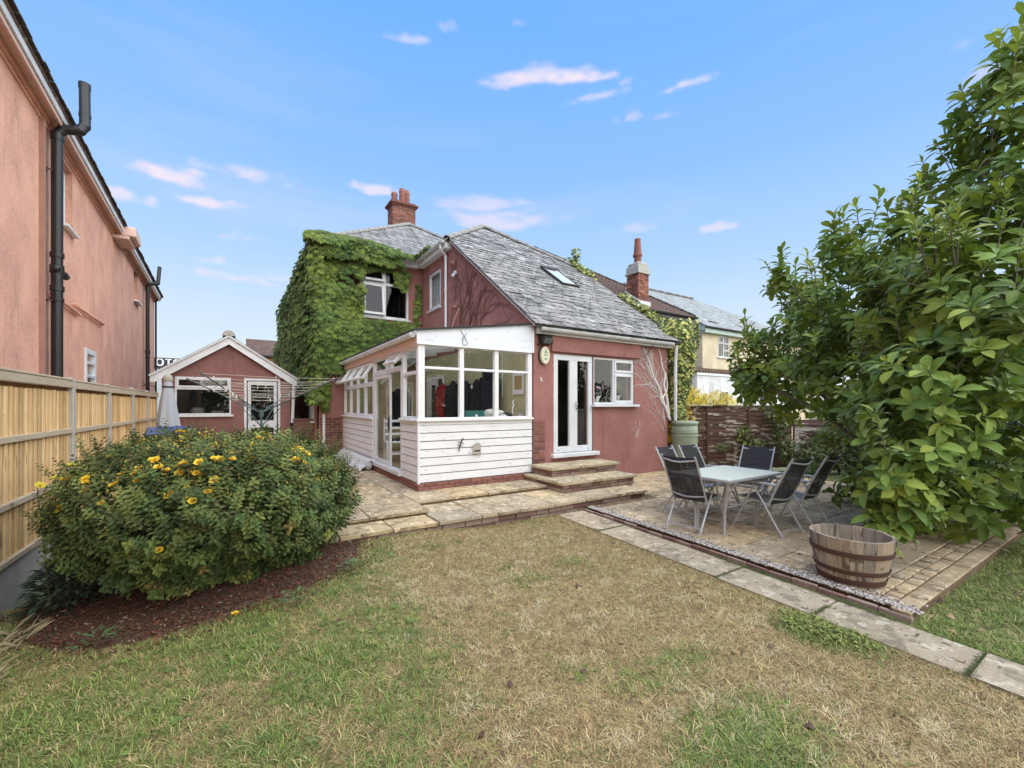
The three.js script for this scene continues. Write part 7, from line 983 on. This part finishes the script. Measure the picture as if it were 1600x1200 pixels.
// ---------------------------------------------------------------- inside the conservatory
{
  const coat = (name, label, pos, turn, h, w, mats, o = {}) => {
    const c = thing(name, label, 'coat', pos, turn); const q = rng32(Math.round(h * 1000 + w * 77)), n = 30, rows = 12, out = [], P = (i, j) => { const t = j / rows, a = i / n * 6.2832, sh = t < 0.06 ? 0.25 + t * 6 : t < 0.16 ? 0.62 + (t - 0.06) * 3.8 : 1 + (t - 0.16) * 0.10, fold = 1 + 0.07 * Math.sin(a * 7 + t * 2) * t + 0.05 * Math.sin(a * 3 + 1); return V(Math.cos(a) * w / 2 * sh * fold, -h * t, 0.13 + Math.sin(a) * 0.115 * (0.55 + 0.6 * t) * fold * Math.min(1, sh)); };
    for (let j = 0; j < rows; j++) for (let i = 0; i < n; i++) { const a = P(i, j), b = P(i + 1, j), d = P(i, j + 1), e = P(i + 1, j + 1); out.push(a, d, e, a, e, b); }
    part('body', mergeVertices(tris(out)).toNonIndexed(), mats[0], c).geometry.computeVertexNormals();
    for (const s of [-1, 1]) part('sleeve', tube([V(s * w * 0.40, -h * 0.10, 0.14), V(s * w * 0.52, -h * 0.30, 0.16), V(s * w * 0.53, -h * 0.55, 0.18), V(s * w * 0.49, -h * 0.72, 0.19)], 0.075, 0.052, 9, 12), mats[1] ?? mats[0], c);
    if (o.hood) part('hood', new THREE.SphereGeometry(0.15, 14, 10).scale(1.05, 0.95, 0.8).translate(0, -0.06, 0.17), mats[0], c);
    if (o.badge) part('badge', new THREE.SphereGeometry(0.05, 8, 6).scale(1, 1.1, 0.4).translate(...o.badge), M.whitePaint, c);
    part('hook', rod(V(0, 0.06, 0), V(0, 0.02, 0.12), 0.008), M.steel, c); return c;
  };
  const cl = (r, g, b) => std({ color: rgb(r, g, b), map: rep(T.pale, 3), roughness: 0.9 }), x = 4.85, tn = -Math.PI / 2;
  coat('hanging_coat', 'bright red coat at the left end of the row hanging in the conservatory', [x, 2.42, -10.95], tn, 1.05, 0.46, [cl(0.42, 0.025, 0.03)]);
  coat('hanging_coat', 'long black coat beside the red one inside the conservatory', [x, 2.45, -10.25], tn, 1.25, 0.62, [cl(0.018, 0.018, 0.028)]);
  coat('hanging_coat', 'dark green jacket in the middle of the coats inside the conservatory', [x, 2.42, -9.55], tn, 1.1, 0.56, [cl(0.02, 0.035, 0.035)]);
  coat('hanging_coat', 'black jacket with a pale patch left of the hooded coat inside the conservatory', [x, 2.42, -8.95], tn, 1.1, 0.48, [cl(0.015, 0.016, 0.024)], { badge: [0, -0.18, 0.26] });
  coat('hanging_coat', 'bulky navy hooded coat hanging nearest the front panes of the conservatory', [x, 2.55, -8.35], tn, 1.25, 0.70, [cl(0.02, 0.02, 0.042), cl(0.016, 0.016, 0.03)], { hood: true });
  coat('hanging_coat', 'black coat hanging in the open doorway of the conservatory', [3.32, 2.22, -10.6], 0.3, 0.95, 0.5, [cl(0.012, 0.012, 0.014)]);
  const box = thing('storage_box', 'dark green storage box with a white emblem behind the front panes', 'box', [3.72, 1.51, -7.20]); part('box_sides', uvm(join([bx(-0.20, 0.20, 0.0, 0.20, 0.07, 0.08, 0.003), bx(-0.20, 0.20, 0.0, 0.20, -0.10, -0.09, 0.003), bx(-0.20, -0.19, 0.0, 0.20, -0.09, 0.07, 0.003), bx(0.19, 0.20, 0.0, 0.20, -0.09, 0.07, 0.003), bx(-0.19, 0.19, 0, 0.012, -0.09, 0.07, 0)])), cl(0.03, 0.14, 0.12), box); part('emblem', join([0, 2.09, 4.19].map((a) => new THREE.SphereGeometry(0.026, 8, 6).scale(1, 1, 0.2).translate(0.03 + Math.sin(a) * 0.03, 0.075 + Math.cos(a) * 0.03, 0.081)).concat([bx(0.024, 0.036, 0.02, 0.075, 0.079, 0.084, 0)])), M.whitePaint, box);
  const bag = thing('laundry_pile', 'heap of white and beige cloths on the inner sill of the conservatory', 'laundry', [4.15, 1.51, -7.22]); const lump = (rx, ry, rz, s) => { const g = new THREE.SphereGeometry(1, 20, 14), p = g.attributes.position; for (let i = 0; i < p.count; i++) { const v = V().fromBufferAttribute(p, i), k = 0.8 + 0.4 * vnoise(v.x * 2 + s, v.y * 2 + v.z * 2 + s, 4096, s); p.setXYZ(i, v.x * rx * k, Math.max(-0.6, v.y) * ry * k, v.z * rz * k); } g.computeVertexNormals(); return g; };
  part('white_cloth', lump(0.22, 0.075, 0.10, 3).translate(0.02, 0.15, 0), cl(0.75, 0.74, 0.70), bag); part('beige_cloth', lump(0.20, 0.085, 0.11, 4).translate(-0.08, 0.055, 0), cl(0.50, 0.43, 0.33), bag); part('white_cloth', lump(0.17, 0.08, 0.10, 5).translate(0.22, 0.055, 0.01), cl(0.72, 0.72, 0.70), bag);
  const tray = thing('tray', 'pale tray holding dark gloves on the inner sill near the house wall', 'tray', [4.55, 1.51, -7.22]); part('tray_body', uvm(join([bx(-0.16, 0.18, 0.0, 0.03, -0.1, 0.1, 0.006), bx(-0.16, 0.18, 0.03, 0.06, 0.085, 0.1, 0.004)])), cl(0.60, 0.62, 0.66), tray); part('gloves', lump(0.12, 0.05, 0.07, 8).translate(-0.06, 0.10, 0), M.blackRough, tray);
  const st = thing('soap_dispenser', 'slim white stand with a curved top on the inner sill', 'stand', [4.66, 1.51, -7.30]); part('stem', rod(V(0, 0, 0), V(0, 0.26, 0), 0.016, 0.013), M.whitePaint, st); part('spout', tube([V(0, 0.26, 0), V(0.02, 0.30, 0.02), V(-0.01, 0.36, 0.03), V(0.02, 0.41, 0.02)], 0.02, 0.008, 7, 10), M.whitePaint, st);
  const jug = thing('small_box', 'small pale box at the right end of the inner sill', 'box', [4.74, 1.51, -7.16]); part('box_body', uvm(bx(-0.06, 0.06, 0, 0.11, -0.05, 0.05, 0.008)), cl(0.6, 0.6, 0.58), jug); part('box_lid', uvm(bx(-0.065, 0.065, 0.111, 0.13, -0.055, 0.055, 0.006)), cl(0.5, 0.5, 0.5), jug);
  const pic = thing('notice_frame', 'white framed tan notice on the olive wall inside the conservatory', 'frame', [4.862, 2.03, -7.37], -Math.PI / 2); part('frame', uvm(join([bx(-0.20, -0.15, 0, 0.44, 0, 0.03), bx(0.15, 0.20, 0, 0.44, 0, 0.03), bx(-0.15, 0.15, 0.38, 0.44, 0, 0.03), bx(-0.15, 0.15, 0, 0.10, 0, 0.03)])), M.whitePaint, pic); part('board', bx(-0.15, 0.15, 0.10, 0.38, 0.004, 0.012, 0), cl(0.52, 0.36, 0.16), pic);
  const ch = thing('ladder_chair', 'white ladder-back chair just inside the open conservatory door', 'chair', [2.98, 0.53, -9.62], -0.1); for (const s of [-1, 1]) { part('leg', uvm(bx(s * 0.19 - 0.02, s * 0.19 + 0.02, 0, 0.98, -0.20, -0.16, 0.006)), M.whitePaint, ch); part('leg', uvm(bx(s * 0.19 - 0.02, s * 0.19 + 0.02, 0, 0.44, 0.16, 0.20, 0.006)), M.whitePaint, ch); part('rail', uvm(bx(s * 0.19 - 0.012, s * 0.19 + 0.012, 0.18, 0.22, -0.16, 0.16, 0.004)), M.whitePaint, ch); } part('seat', uvm(bx(-0.22, 0.22, 0.441, 0.475, -0.158, 0.22, 0.01)), M.whitePaint, ch); for (const y of [0.62, 0.76, 0.92]) part('slat', uvm(bx(-0.168, 0.168, y - 0.03, y + 0.03, -0.19, -0.17, 0.006)), M.whitePaint, ch); part('stretcher', uvm(join([bx(-0.168, 0.168, 0.18, 0.22, -0.19, -0.17), bx(-0.168, 0.168, 0.18, 0.22, 0.17, 0.19)])), M.whitePaint, ch);
  const bootc = thing('shoe_pair', 'dark shoes on the seat of the white chair inside the conservatory', 'shoes', [2.98, 1.005, -9.60], -0.1); part('shoe', lump(0.05, 0.05, 0.12, 11).translate(-0.06, 0.03, 0), M.black, bootc); part('shoe', lump(0.05, 0.05, 0.12, 12).translate(0.06, 0.03, 0), M.black, bootc);
  const p = thing('pot_plant', 'low green plant behind the left front pane of the conservatory', 'plant', [3.02, 1.20, -7.3]); part('pot', lathe([[0, 0.0], [0.07, 0], [0.09, 0.14], [0.08, 0.14], [0, 0.12]], 16), M.bricksPaint[0], p); part('stand', rod(V(0, -0.67, 0), V(0, 0, 0), 0.05, 0.08, 12), M.whitePaint, p); { const q = rng32(55), l = [], c = [], lf = leafShape(0.12, 0.03, 3, 0.01, 0.4, 0.5); for (let i = 0; i < 70; i++) { const a = q() * 6.28; l.push(mat4(V(Math.cos(a) * 0.04, 0.13 + q() * 0.25, Math.sin(a) * 0.04), aim(V(Math.cos(a), q() * 1.3, Math.sin(a))), 0.7 + q() * 0.6)); c.push(rgb(0.12, 0.16, 0.05)); } insts('leaves', lf, plainLeaf(), p, l, c); }
  // kitchen window sill plants
  const o = thing('orchid', 'pink orchid on the kitchen window ledge behind the left pane', 'plant', [6.78, 1.85, -7.12]); part('pot', lathe([[0, 0], [0.05, 0], [0.065, 0.11], [0.055, 0.11], [0, 0.09]], 14), M.whitePaint, o); part('stem', tube([V(0, 0.1, 0), V(0.01, 0.25, 0), V(0.03, 0.36, 0.02), V(0.08, 0.38, 0.03)], 0.004, 0.003, 5, 10), std({ color: rgb(0.1, 0.16, 0.05) }), o); { const l = []; for (let i = 0; i < 5; i++) l.push(new THREE.SphereGeometry(0.026, 8, 6).scale(1, 0.9, 0.45).translate(0.0 + i * 0.022, 0.37 - Math.abs(i - 1) * 0.012, 0.03)); part('blossom', join(l), cl(0.70, 0.45, 0.58), o); const w = []; for (let i = 0; i < 4; i++) w.push(new THREE.SphereGeometry(0.024, 8, 6).scale(1, 0.8, 0.5).translate(-0.04 + i * 0.03, 0.13 + (i % 2) * 0.02, 0.06)); part('white_blossom', join(w), cl(0.75, 0.72, 0.72), o); }
  const sp = thing('spiky_houseplant', 'spiky green houseplant in a pale pot behind the right kitchen pane', 'plant', [7.40, 1.85, -7.14]); part('pot', lathe([[0, 0], [0.085, 0], [0.10, 0.19], [0.088, 0.19], [0, 0.17]], 18), cl(0.58, 0.60, 0.50), sp); { const q = rng32(65), l = []; for (let i = 0; i < 15; i++) { const a = q() * 6.28, g = leafShape(0.30 + q() * 0.24, 0.015, 4, 0.006, 0.5 * q(), 0.3); g.applyMatrix4(mat4(V(Math.cos(a) * 0.02, 0.17, Math.sin(a) * 0.02), aim(V(Math.cos(a) * 0.35, 1, Math.sin(a) * 0.35)), 1)); l.push(g); } part('leaves', join(l), phy({ color: rgb(0.22, 0.27, 0.08), transmission: 0.2, thickness: 0, roughness: 0.6, side: THREE.DoubleSide }), sp); }
}
// ---------------------------------------------------------------- by the passage: rotary line, parasol, bin, plastic trim
{
  const d = thing('rotary_airer', 'rotary washing line with four raised arms and clothes pegs in front of the garage', 'washing line', [0.40, 0.375, -10.1]), arm = std({ color: rgb(0.10, 0.16, 0.15), roughness: 0.5, metalness: 0.3 }), hub = V(0, 1.28, 0), Rr = 1.58, rise = 0.70, ph = 36 * Math.PI / 180, ends = [0, 1, 2, 3].map((i) => V(Math.cos(ph + i * Math.PI / 2) * Rr, 1.28 + rise, Math.sin(ph + i * Math.PI / 2) * Rr));
  part('post', join([rod(V(0, -0.02, 0), V(0, 1.32, 0), 0.024, 0.022, 10), rod(V(0, 1.2, 0), V(0, 1.34, 0), 0.045, 0.05, 10), rod(V(0, 0, 0), V(0, 0.1, 0), 0.05, 0.045, 10)]), arm, d);
  for (const e of ends) part('arm', join([rod(hub, e, 0.014, 0.012, 8), new THREE.SphereGeometry(0.02, 8, 6).translate(e.x, e.y, e.z)]), arm, d);
  part('stay', join(ends.map((e) => rod(V(0, 1.0, 0), hub.clone().lerp(e, 0.36), 0.008, 0.008, 6))), arm, d);
  const line = std({ color: rgb(0.50, 0.46, 0.40), roughness: 0.8 }), q = rng32(33), peg = join([bx(-0.006, -0.001, -0.035, 0.035, -0.006, 0.006, 0.001), bx(0.001, 0.006, -0.035, 0.035, -0.006, 0.006, 0.001)]), pegs = [];
  for (let k = 0; k < 8; k++) { const t = 0.40 + k * 0.083; const L = []; for (let i = 0; i < 4; i++) { const a = hub.clone().lerp(ends[i], t), b = hub.clone().lerp(ends[(i + 1) % 4], t), m = a.clone().lerp(b, 0.5).add(V(0, -0.02 - q() * 0.03, 0)); L.push(tube([a, m, b], 0.0042, 0.0042, 5, 8)); const n = i === 1 || i === 2 ? 2 : 1; for (let j = 0; j < n; j++) if (q() < 0.6) { const s = q(), p = s < 0.5 ? a.clone().lerp(m, s * 2) : m.clone().lerp(b, s * 2 - 1); pegs.push([p, Math.atan2(b.x - a.x, b.z - a.z)]); } } part('line', join(L), line, d); }
  for (let k = 0; k < 12; k++) { const t = 0.45 + q() * 0.2, p = hub.clone().lerp(ends[1], t).add(V(0.02 * q(), -0.02, 0.1 * q())); pegs.push([p, q() * 6]); }
  const pm = [std({ color: rgb(0.72, 0.66, 0.54), roughness: 0.8 }), std({ color: rgb(0.75, 0.75, 0.73), roughness: 0.6 })]; for (const [p, a] of pegs) { const m = part('peg', peg, pm[q() < 0.6 ? 0 : 1], d); m.position.copy(p); m.rotation.set((q() - 0.5) * 1.2, a, (q() - 0.5) * 0.8); }
  const u = thing('closed_parasol', 'closed parasol in a grey cover leaning by the left fence and garage', 'parasol', [-1.22, 0.375, -11.3], 0.2); { const n = 24, rows = 10, out = [], P = (i, j) => { const t = j / rows, a = i / n * 6.2832, r = (0.045 + 0.17 * Math.pow(t, 0.8)) * (1 + 0.16 * Math.sin(a * 6) * t); return V(Math.cos(a) * r, 2.02 - 1.25 * t, Math.sin(a) * r); }; for (let j = 0; j < rows; j++) for (let i = 0; i < n; i++) out.push(P(i, j), P(i, j + 1), P(i + 1, j + 1), P(i, j), P(i + 1, j + 1), P(i + 1, j)); part('cover', mergeVertices(tris(out)).toNonIndexed(), std({ color: rgb(0.50, 0.53, 0.58), map: rep(T.pale, 1.5), roughness: 0.9, side: THREE.DoubleSide }), u).geometry.computeVertexNormals(); } part('cap', new THREE.SphereGeometry(0.085, 14, 10).scale(1, 1.2, 1).translate(0, 1.98, 0), std({ color: rgb(0.42, 0.38, 0.31), roughness: 0.95 }), u); part('tie', lathe([[0.085, 1.80], [0.10, 1.80], [0.10, 1.83], [0.08, 1.83], [0.085, 1.80]], 16), M.black, u); part('pole', rod(V(0, 0, 0), V(0, 2.0, 0), 0.024, 0.024, 10), M.steel, u); part('base', lathe([[0, 0], [0.24, 0], [0.24, 0.05], [0.06, 0.08], [0.05, 0.25], [0, 0.25]], 20), M.blackRough, u);
  const b = thing('wheelie_bin', 'black wheelie bin with a blue lid behind the flowering shrub', 'bin', [-0.86, 0.375, -8.3], 0.15); { const bot = [0.22, 0.25], top = [0.29, 0.36], pts = []; const box = (y0, w0, d0, y1, w1, d1) => { const A = [[-1, -1], [1, -1], [1, 1], [-1, 1]], lo = A.map(([s, t]) => V(s * w0, y0, t * d0)), hi = A.map(([s, t]) => V(s * w1, y1, t * d1)), o = []; for (let i = 0; i < 4; i++) { const j = (i + 1) % 4; o.push(lo[i], hi[i], hi[j], lo[i], hi[j], lo[j]); } o.push(lo[0], lo[1], lo[2], lo[0], lo[2], lo[3], hi[0], hi[2], hi[1], hi[0], hi[3], hi[2]); return tris(o); }; part('body', uvm(box(0.06, bot[0], bot[1], 0.98, top[0], top[1])), M.blackRough, b); part('rim', uvm(bx(-0.31, 0.31, 0.96, 1.01, -0.38, 0.38, 0.012)), M.blackRough, b); part('lid', uvm(join([box(1.011, 0.30, 0.38, 1.09, 0.27, 0.33), bx(-0.16, 0.16, 1.085, 1.105, -0.25, 0.2, 0.01)])), std({ color: rgb(0.05, 0.075, 0.22), map: rep(T.pale, 1.3), roughness: 0.5 }), b); part('handle', rod(V(-0.24, 1.0, -0.43), V(0.24, 1.0, -0.43), 0.018), M.blackRough, b); for (const s of [-1, 1]) part('wheel', new THREE.CylinderGeometry(0.1, 0.1, 0.05, 18).rotateZ(Math.PI / 2).translate(s * 0.25, 0.1, -0.25), M.black, b); }
  const w = thing('plastic_trim', 'length of white plastic trim lying along the foot of the conservatory side', 'plastic trim', [2.36, 0.38, -12.6]); { const s = new THREE.Shape([[-0.16, 0.02], [-0.13, 0.0], [-0.10, 0.05], [-0.02, 0.10], [0.05, 0.20], [0.13, 0.22], [0.13, 0.232], [0.045, 0.214], [-0.03, 0.112], [-0.11, 0.062], [-0.13, 0.02], [-0.155, 0.035]].map(([x, y]) => new THREE.Vector2(x, y))); part('profile', uvm(new THREE.ExtrudeGeometry(s, { depth: 3.0, bevelEnabled: false })), M.upvc, w); part('end_cap', new THREE.SphereGeometry(0.11, 12, 8).scale(0.8, 0.95, 0.9).translate(0.06, 0.10, 2.92), std({ color: rgb(0.5, 0.5, 0.5), map: rep(T.pale, 3), roughness: 0.7 }), w); }
}

// ---------------------------------------------------------------- grass and litter
function bladeGeo(list) { const out = [], n = []; for (const [x, z, a, tilt, h, w, bend] of list) { const dx = Math.cos(a), dz = Math.sin(a), px = -dz * w / 2, pz = dx * w / 2; const p = (t) => { const b = tilt + bend * t, s = Math.sin(b) * h * t, c = Math.cos(b) * h * t; return [x + dx * s, c, z + dz * s]; }; const A = p(0), B = p(0.55), C = p(1); const v = (q, k) => V(q[0] + px * k, q[1], q[2] + pz * k); out.push(v(A, 1), v(A, -1), v(B, 0.8), v(A, -1), v(B, -0.8), v(B, 0.8), v(B, 0.8), v(B, -0.8), v(C, 0)); } const g = tris(out); return g; }
{
  const q = rng32(4242), r2 = (a, b) => a + (b - a) * q();
  const tuft = (n, h0, h1, t0, t1, w, spread) => bladeGeo(Array.from({ length: n }, () => [r2(-spread, spread), r2(-spread, spread), q() * 6.283, r2(t0, t1), r2(h0, h1), w * r2(0.7, 1.2), r2(0.1, 0.8)]));
  const kinds = [tuft(9, 0.018, 0.04, 0.5, 1.35, 0.0032, 0.03), tuft(9, 0.015, 0.036, 0.7, 1.45, 0.0032, 0.034), tuft(8, 0.025, 0.06, 0.2, 1.0, 0.0036, 0.022), tuft(6, 0.05, 0.10, 0.35, 1.25, 0.0042, 0.03)];
  const lists = kinds.map(() => []), cols = kinds.map(() => []);
  const L = (z) => lerp(4.06, 3.70, (z + 4.96) / 5.2), Rt = (z) => lerp(4.585, 4.16, (z + 5.1) / 5.0);
  const put = (k, x, z, s, c) => { lists[k].push(mat4(V(x, gh(x, z) - 0.003, z), new THREE.Quaternion().setFromAxisAngle(V(0, 1, 0), q() * 6.283), V(s, s * r2(0.8, 1.25), s))); cols[k].push(c); };
  const dry = () => { const k = q(); return k < 0.30 ? rgb(0.60, 0.48, 0.235).multiplyScalar(r2(0.75, 1.2)) : k < 0.78 ? rgb(0.43, 0.305, 0.145).multiplyScalar(r2(0.65, 1.2)) : k < 0.90 ? rgb(0.24, 0.165, 0.085).multiplyScalar(r2(0.7, 1.2)) : rgb(0.36, 0.31, 0.12); };
  const lush = () => { const k = q(); return k < 0.6 ? rgb(0.155, 0.24, 0.05).multiplyScalar(r2(0.6, 1.35)) : k < 0.82 ? rgb(0.27, 0.33, 0.08).multiplyScalar(r2(0.7, 1.3)) : rgb(0.50, 0.43, 0.19).multiplyScalar(r2(0.7, 1.15)); };
  for (let i = 0; i < 150000; i++) {
    const near = i < 95000; const x = near ? r2(-1.72, 4.6) : r2(-1.72, 8.2), z = near ? r2(-5.14, 0.2) : r2(-5.14, 0.6);
    const onPath = x > L(z) + 0.02 * (wn(x * 9, z * 9, 5) - 0.3) && x < Rt(z) + 0.02; if (onPath && q() > 0.004) continue;
    if (x > 4.2 && z < -1.10) continue;
    const b = inBed(x, z); if (b < 0.0 && q() > 0.012) continue; if (b < 0.12 && q() < 0.5) continue;
    // outside the picture: skip
    const f = 0.5373 * x - 0.8434 * z, r = 0.8434 * x + 0.5373 * z; if (f < 1.2 || Math.abs(r) > f * 1.35 + 0.3) continue;
    const g = green(x, z), bald = wn(x * 4, z * 4, 83); const isG = q() < g * 0.92 + 0.03;
    if (!isG && bald > 0.62 && q() < 0.4) continue;
    const k = isG ? (q() < 0.2 ? 3 : 2) : q() < 0.03 ? 3 : q() < 0.5 ? 0 : 1;
    put(k, x, z, r2(0.75, 1.25) * (isG ? 0.8 + 0.4 * g : 1), isG ? lush() : dry());
  }
  // pale straw clumps
  for (let i = 0; i < 260; i++) { const x = r2(0.9, 3.6), z = r2(-4.8, -0.4); const n = 3 + Math.floor(q() * 12); for (let j = 0; j < n; j++) put(3, x + r2(-0.07, 0.07), z + r2(-0.05, 0.05), r2(0.45, 0.9), rgb(0.72, 0.62, 0.38).multiplyScalar(r2(0.75, 1.1))); }
  // taller grass along edges: bed rim, terrace foot, path edge
  for (let i = 0; i < 2600; i++) { const a = q() * 6.283, t = r2(1.0, 1.12), x = BED[0] + Math.cos(a) * BED[2] * t, z = BED[1] + Math.sin(a) * BED[3] * t; if (x < -1.7 || z < -5.15 || q() < 0.45) continue; put(3, x, z, r2(0.5, 1.1), q() < 0.4 ? dry() : lush()); }
  for (let i = 0; i < 1500; i++) { const z = r2(-5.1, 0.3), x = L(z) - Math.abs(r2(-0.03, 0.05)); put(q() < 0.3 ? 3 : 2, x, z, r2(0.4, 0.75), q() < 0.65 ? dry() : lush()); }
  for (let i = 0; i < 900; i++) { const x = r2(0.7, 4.2), z = -5.16 + r2(0, 0.04); put(q() < 0.4 ? 3 : 2, x, z, r2(0.5, 0.85), q() < 0.5 ? dry() : lush()); }
  const gm = std({ roughness: 0.8, side: THREE.DoubleSide });
  const names = ['dry_grass', 'dry_grass', 'green_grass', 'long_grass'], labs = ['short dried straw-coloured grass over the middle of the lawn', 'flattened brown grass thatch between the dried lawn blades', 'short green grass growing over the left and far right of the lawn', 'longer loose blades and pale straw clumps standing out of the lawn'];
  kinds.forEach((k, i) => tag(insts(numbered(names[i]), k, gm, scene, lists[i], cols[i]), labs[i], 'grass', null, 'stuff'));
  // moss and weeds in the joints beside the path and the patio
  const mo = [], mc = [];
  for (let i = 0; i < 5200; i++) { let x, z, y; const k = q(); if (k < 0.55) { z = r2(-5.1, -1.2); x = Rt(z) + r2(-0.02, 0.035); y = 0.155; if (wn(z * 2.3, 4, 12) < 0.52) continue; } else if (k < 0.8) { z = pick([-4.18, -3.31, -2.44, -1.59, -0.72]) + r2(-0.02, 0.02); x = r2(L(z), Rt(z)); y = 0.147; if (wn(x * 4, z * 3, 15) < 0.45) continue; } else { x = r2(6.0, 6.9); z = r2(-5.35, -5.05); y = 0.2; if (q() < 0.5) continue; } mo.push(mat4(V(x, y, z), new THREE.Quaternion().setFromEuler(new THREE.Euler(0, q() * 6.3, 0)), r2(0.25, 0.6))); mc.push(rgb(0.10, 0.13, 0.035).multiplyScalar(r2(0.5, 1.5))); }
  tag(insts('moss', kinds[2], gm, scene, mo, mc), 'moss and small weeds growing in the joints along the narrow path', 'moss', null, 'stuff');
  // weedy patch at the path edge: small round clover-like leaves
  const wl = [], wc = []; const disc = new THREE.CircleGeometry(0.011, 6).rotateX(-Math.PI / 2); for (let i = 0; i < 800; i++) { const a = q() * 6.283, t = Math.sqrt(q()) * (0.6 + 0.7 * q()), x = 3.62 + Math.cos(a) * 0.18 * t, z = -1.45 + Math.sin(a) * 0.30 * t; if (x > L(z) + 0.01) continue; wl.push(mat4(V(x, gh(x, z) + r2(0.008, 0.04), z), new THREE.Quaternion().setFromEuler(new THREE.Euler(r2(-0.6, 0.6), q() * 6, r2(-0.6, 0.6))), r2(0.5, 1.4))); wc.push(rgb(0.20, 0.235, 0.05).multiplyScalar(r2(0.5, 1.25))); }
  tag(insts('clover', disc, gm, scene, wl, wc), 'bright yellow-green clover patch on the lawn at the path edge', 'clover', null, 'stuff');
  // rosette weeds in the turf
  const ros = (() => { const l = []; for (let i = 0; i < 9; i++) { const g = leafShape(0.045 + q() * 0.03, 0.012, 3, 0.003, 0.1, 0.6); g.applyMatrix4(mat4(V(0, 0.004, 0), aim(V(Math.cos(i * 2.4), r2(0.12, 0.5), Math.sin(i * 2.4)), V(0, 1, 0)), 1)); l.push(g); } return join(l); })(), rw = [], rc = [];
  for (let i = 0; i < 70; i++) { const x = r2(-1.4, 1.6), z = r2(-4.9, -0.3); if (green(x, z) < 0.25 || x > L(z) - 0.05 || inBed(x, z) < 0.1) continue; rw.push(mat4(V(x, gh(x, z) + 0.008, z), new THREE.Quaternion().setFromAxisAngle(V(0, 1, 0), q() * 6.3), r2(0.4, 0.8))); rc.push(rgb(0.15, 0.235, 0.055).multiplyScalar(r2(0.6, 1.3))); }
  tag(insts('lawn_weeds', ros, gm, scene, rw, rc), 'flat rosettes of small broad-leaved weeds dotted through the lawn', 'weeds', null, 'stuff');
  // fallen leaves
  const fl = [], fc = []; const lg = leafShape(0.05, 0.022, 3, 0.012); for (let i = 0; i < 260; i++) { const k = q(); let x, z, y; if (k < 0.35) { x = r2(4.8, 8.5); z = r2(-4.5, -1.25); y = 0.207; } else if (k < 0.6) { x = r2(4.3, 8); z = r2(-1.1, 0.5); y = gh(x, z) + 0.03; } else { x = r2(0.5, 4.0); z = r2(-5, -0.6); y = gh(x, z) + 0.022; if (q() < 0.5) continue; } fl.push(mat4(V(x, y, z), new THREE.Quaternion().setFromEuler(new THREE.Euler(Math.PI / 2 + r2(-0.4, 0.4), r2(-0.4, 0.4), q() * 6.3)), r2(0.5, 1.3))); fc.push(q() < 0.5 ? rgb(0.10, 0.055, 0.035) : rgb(0.36, 0.25, 0.12)); }
  tag(insts('fallen_leaves', lg, plainLeaf(0.1), scene, fl, fc), 'small dry brown leaves scattered over the patio and lawn', 'fallen leaves', null, 'stuff');
}

// ---------------------------------------------------------------- draw
scene.traverse((o) => { if (o.isMesh) { o.castShadow = true; o.receiveShadow = true; } });
renderer.render(scene, camera);
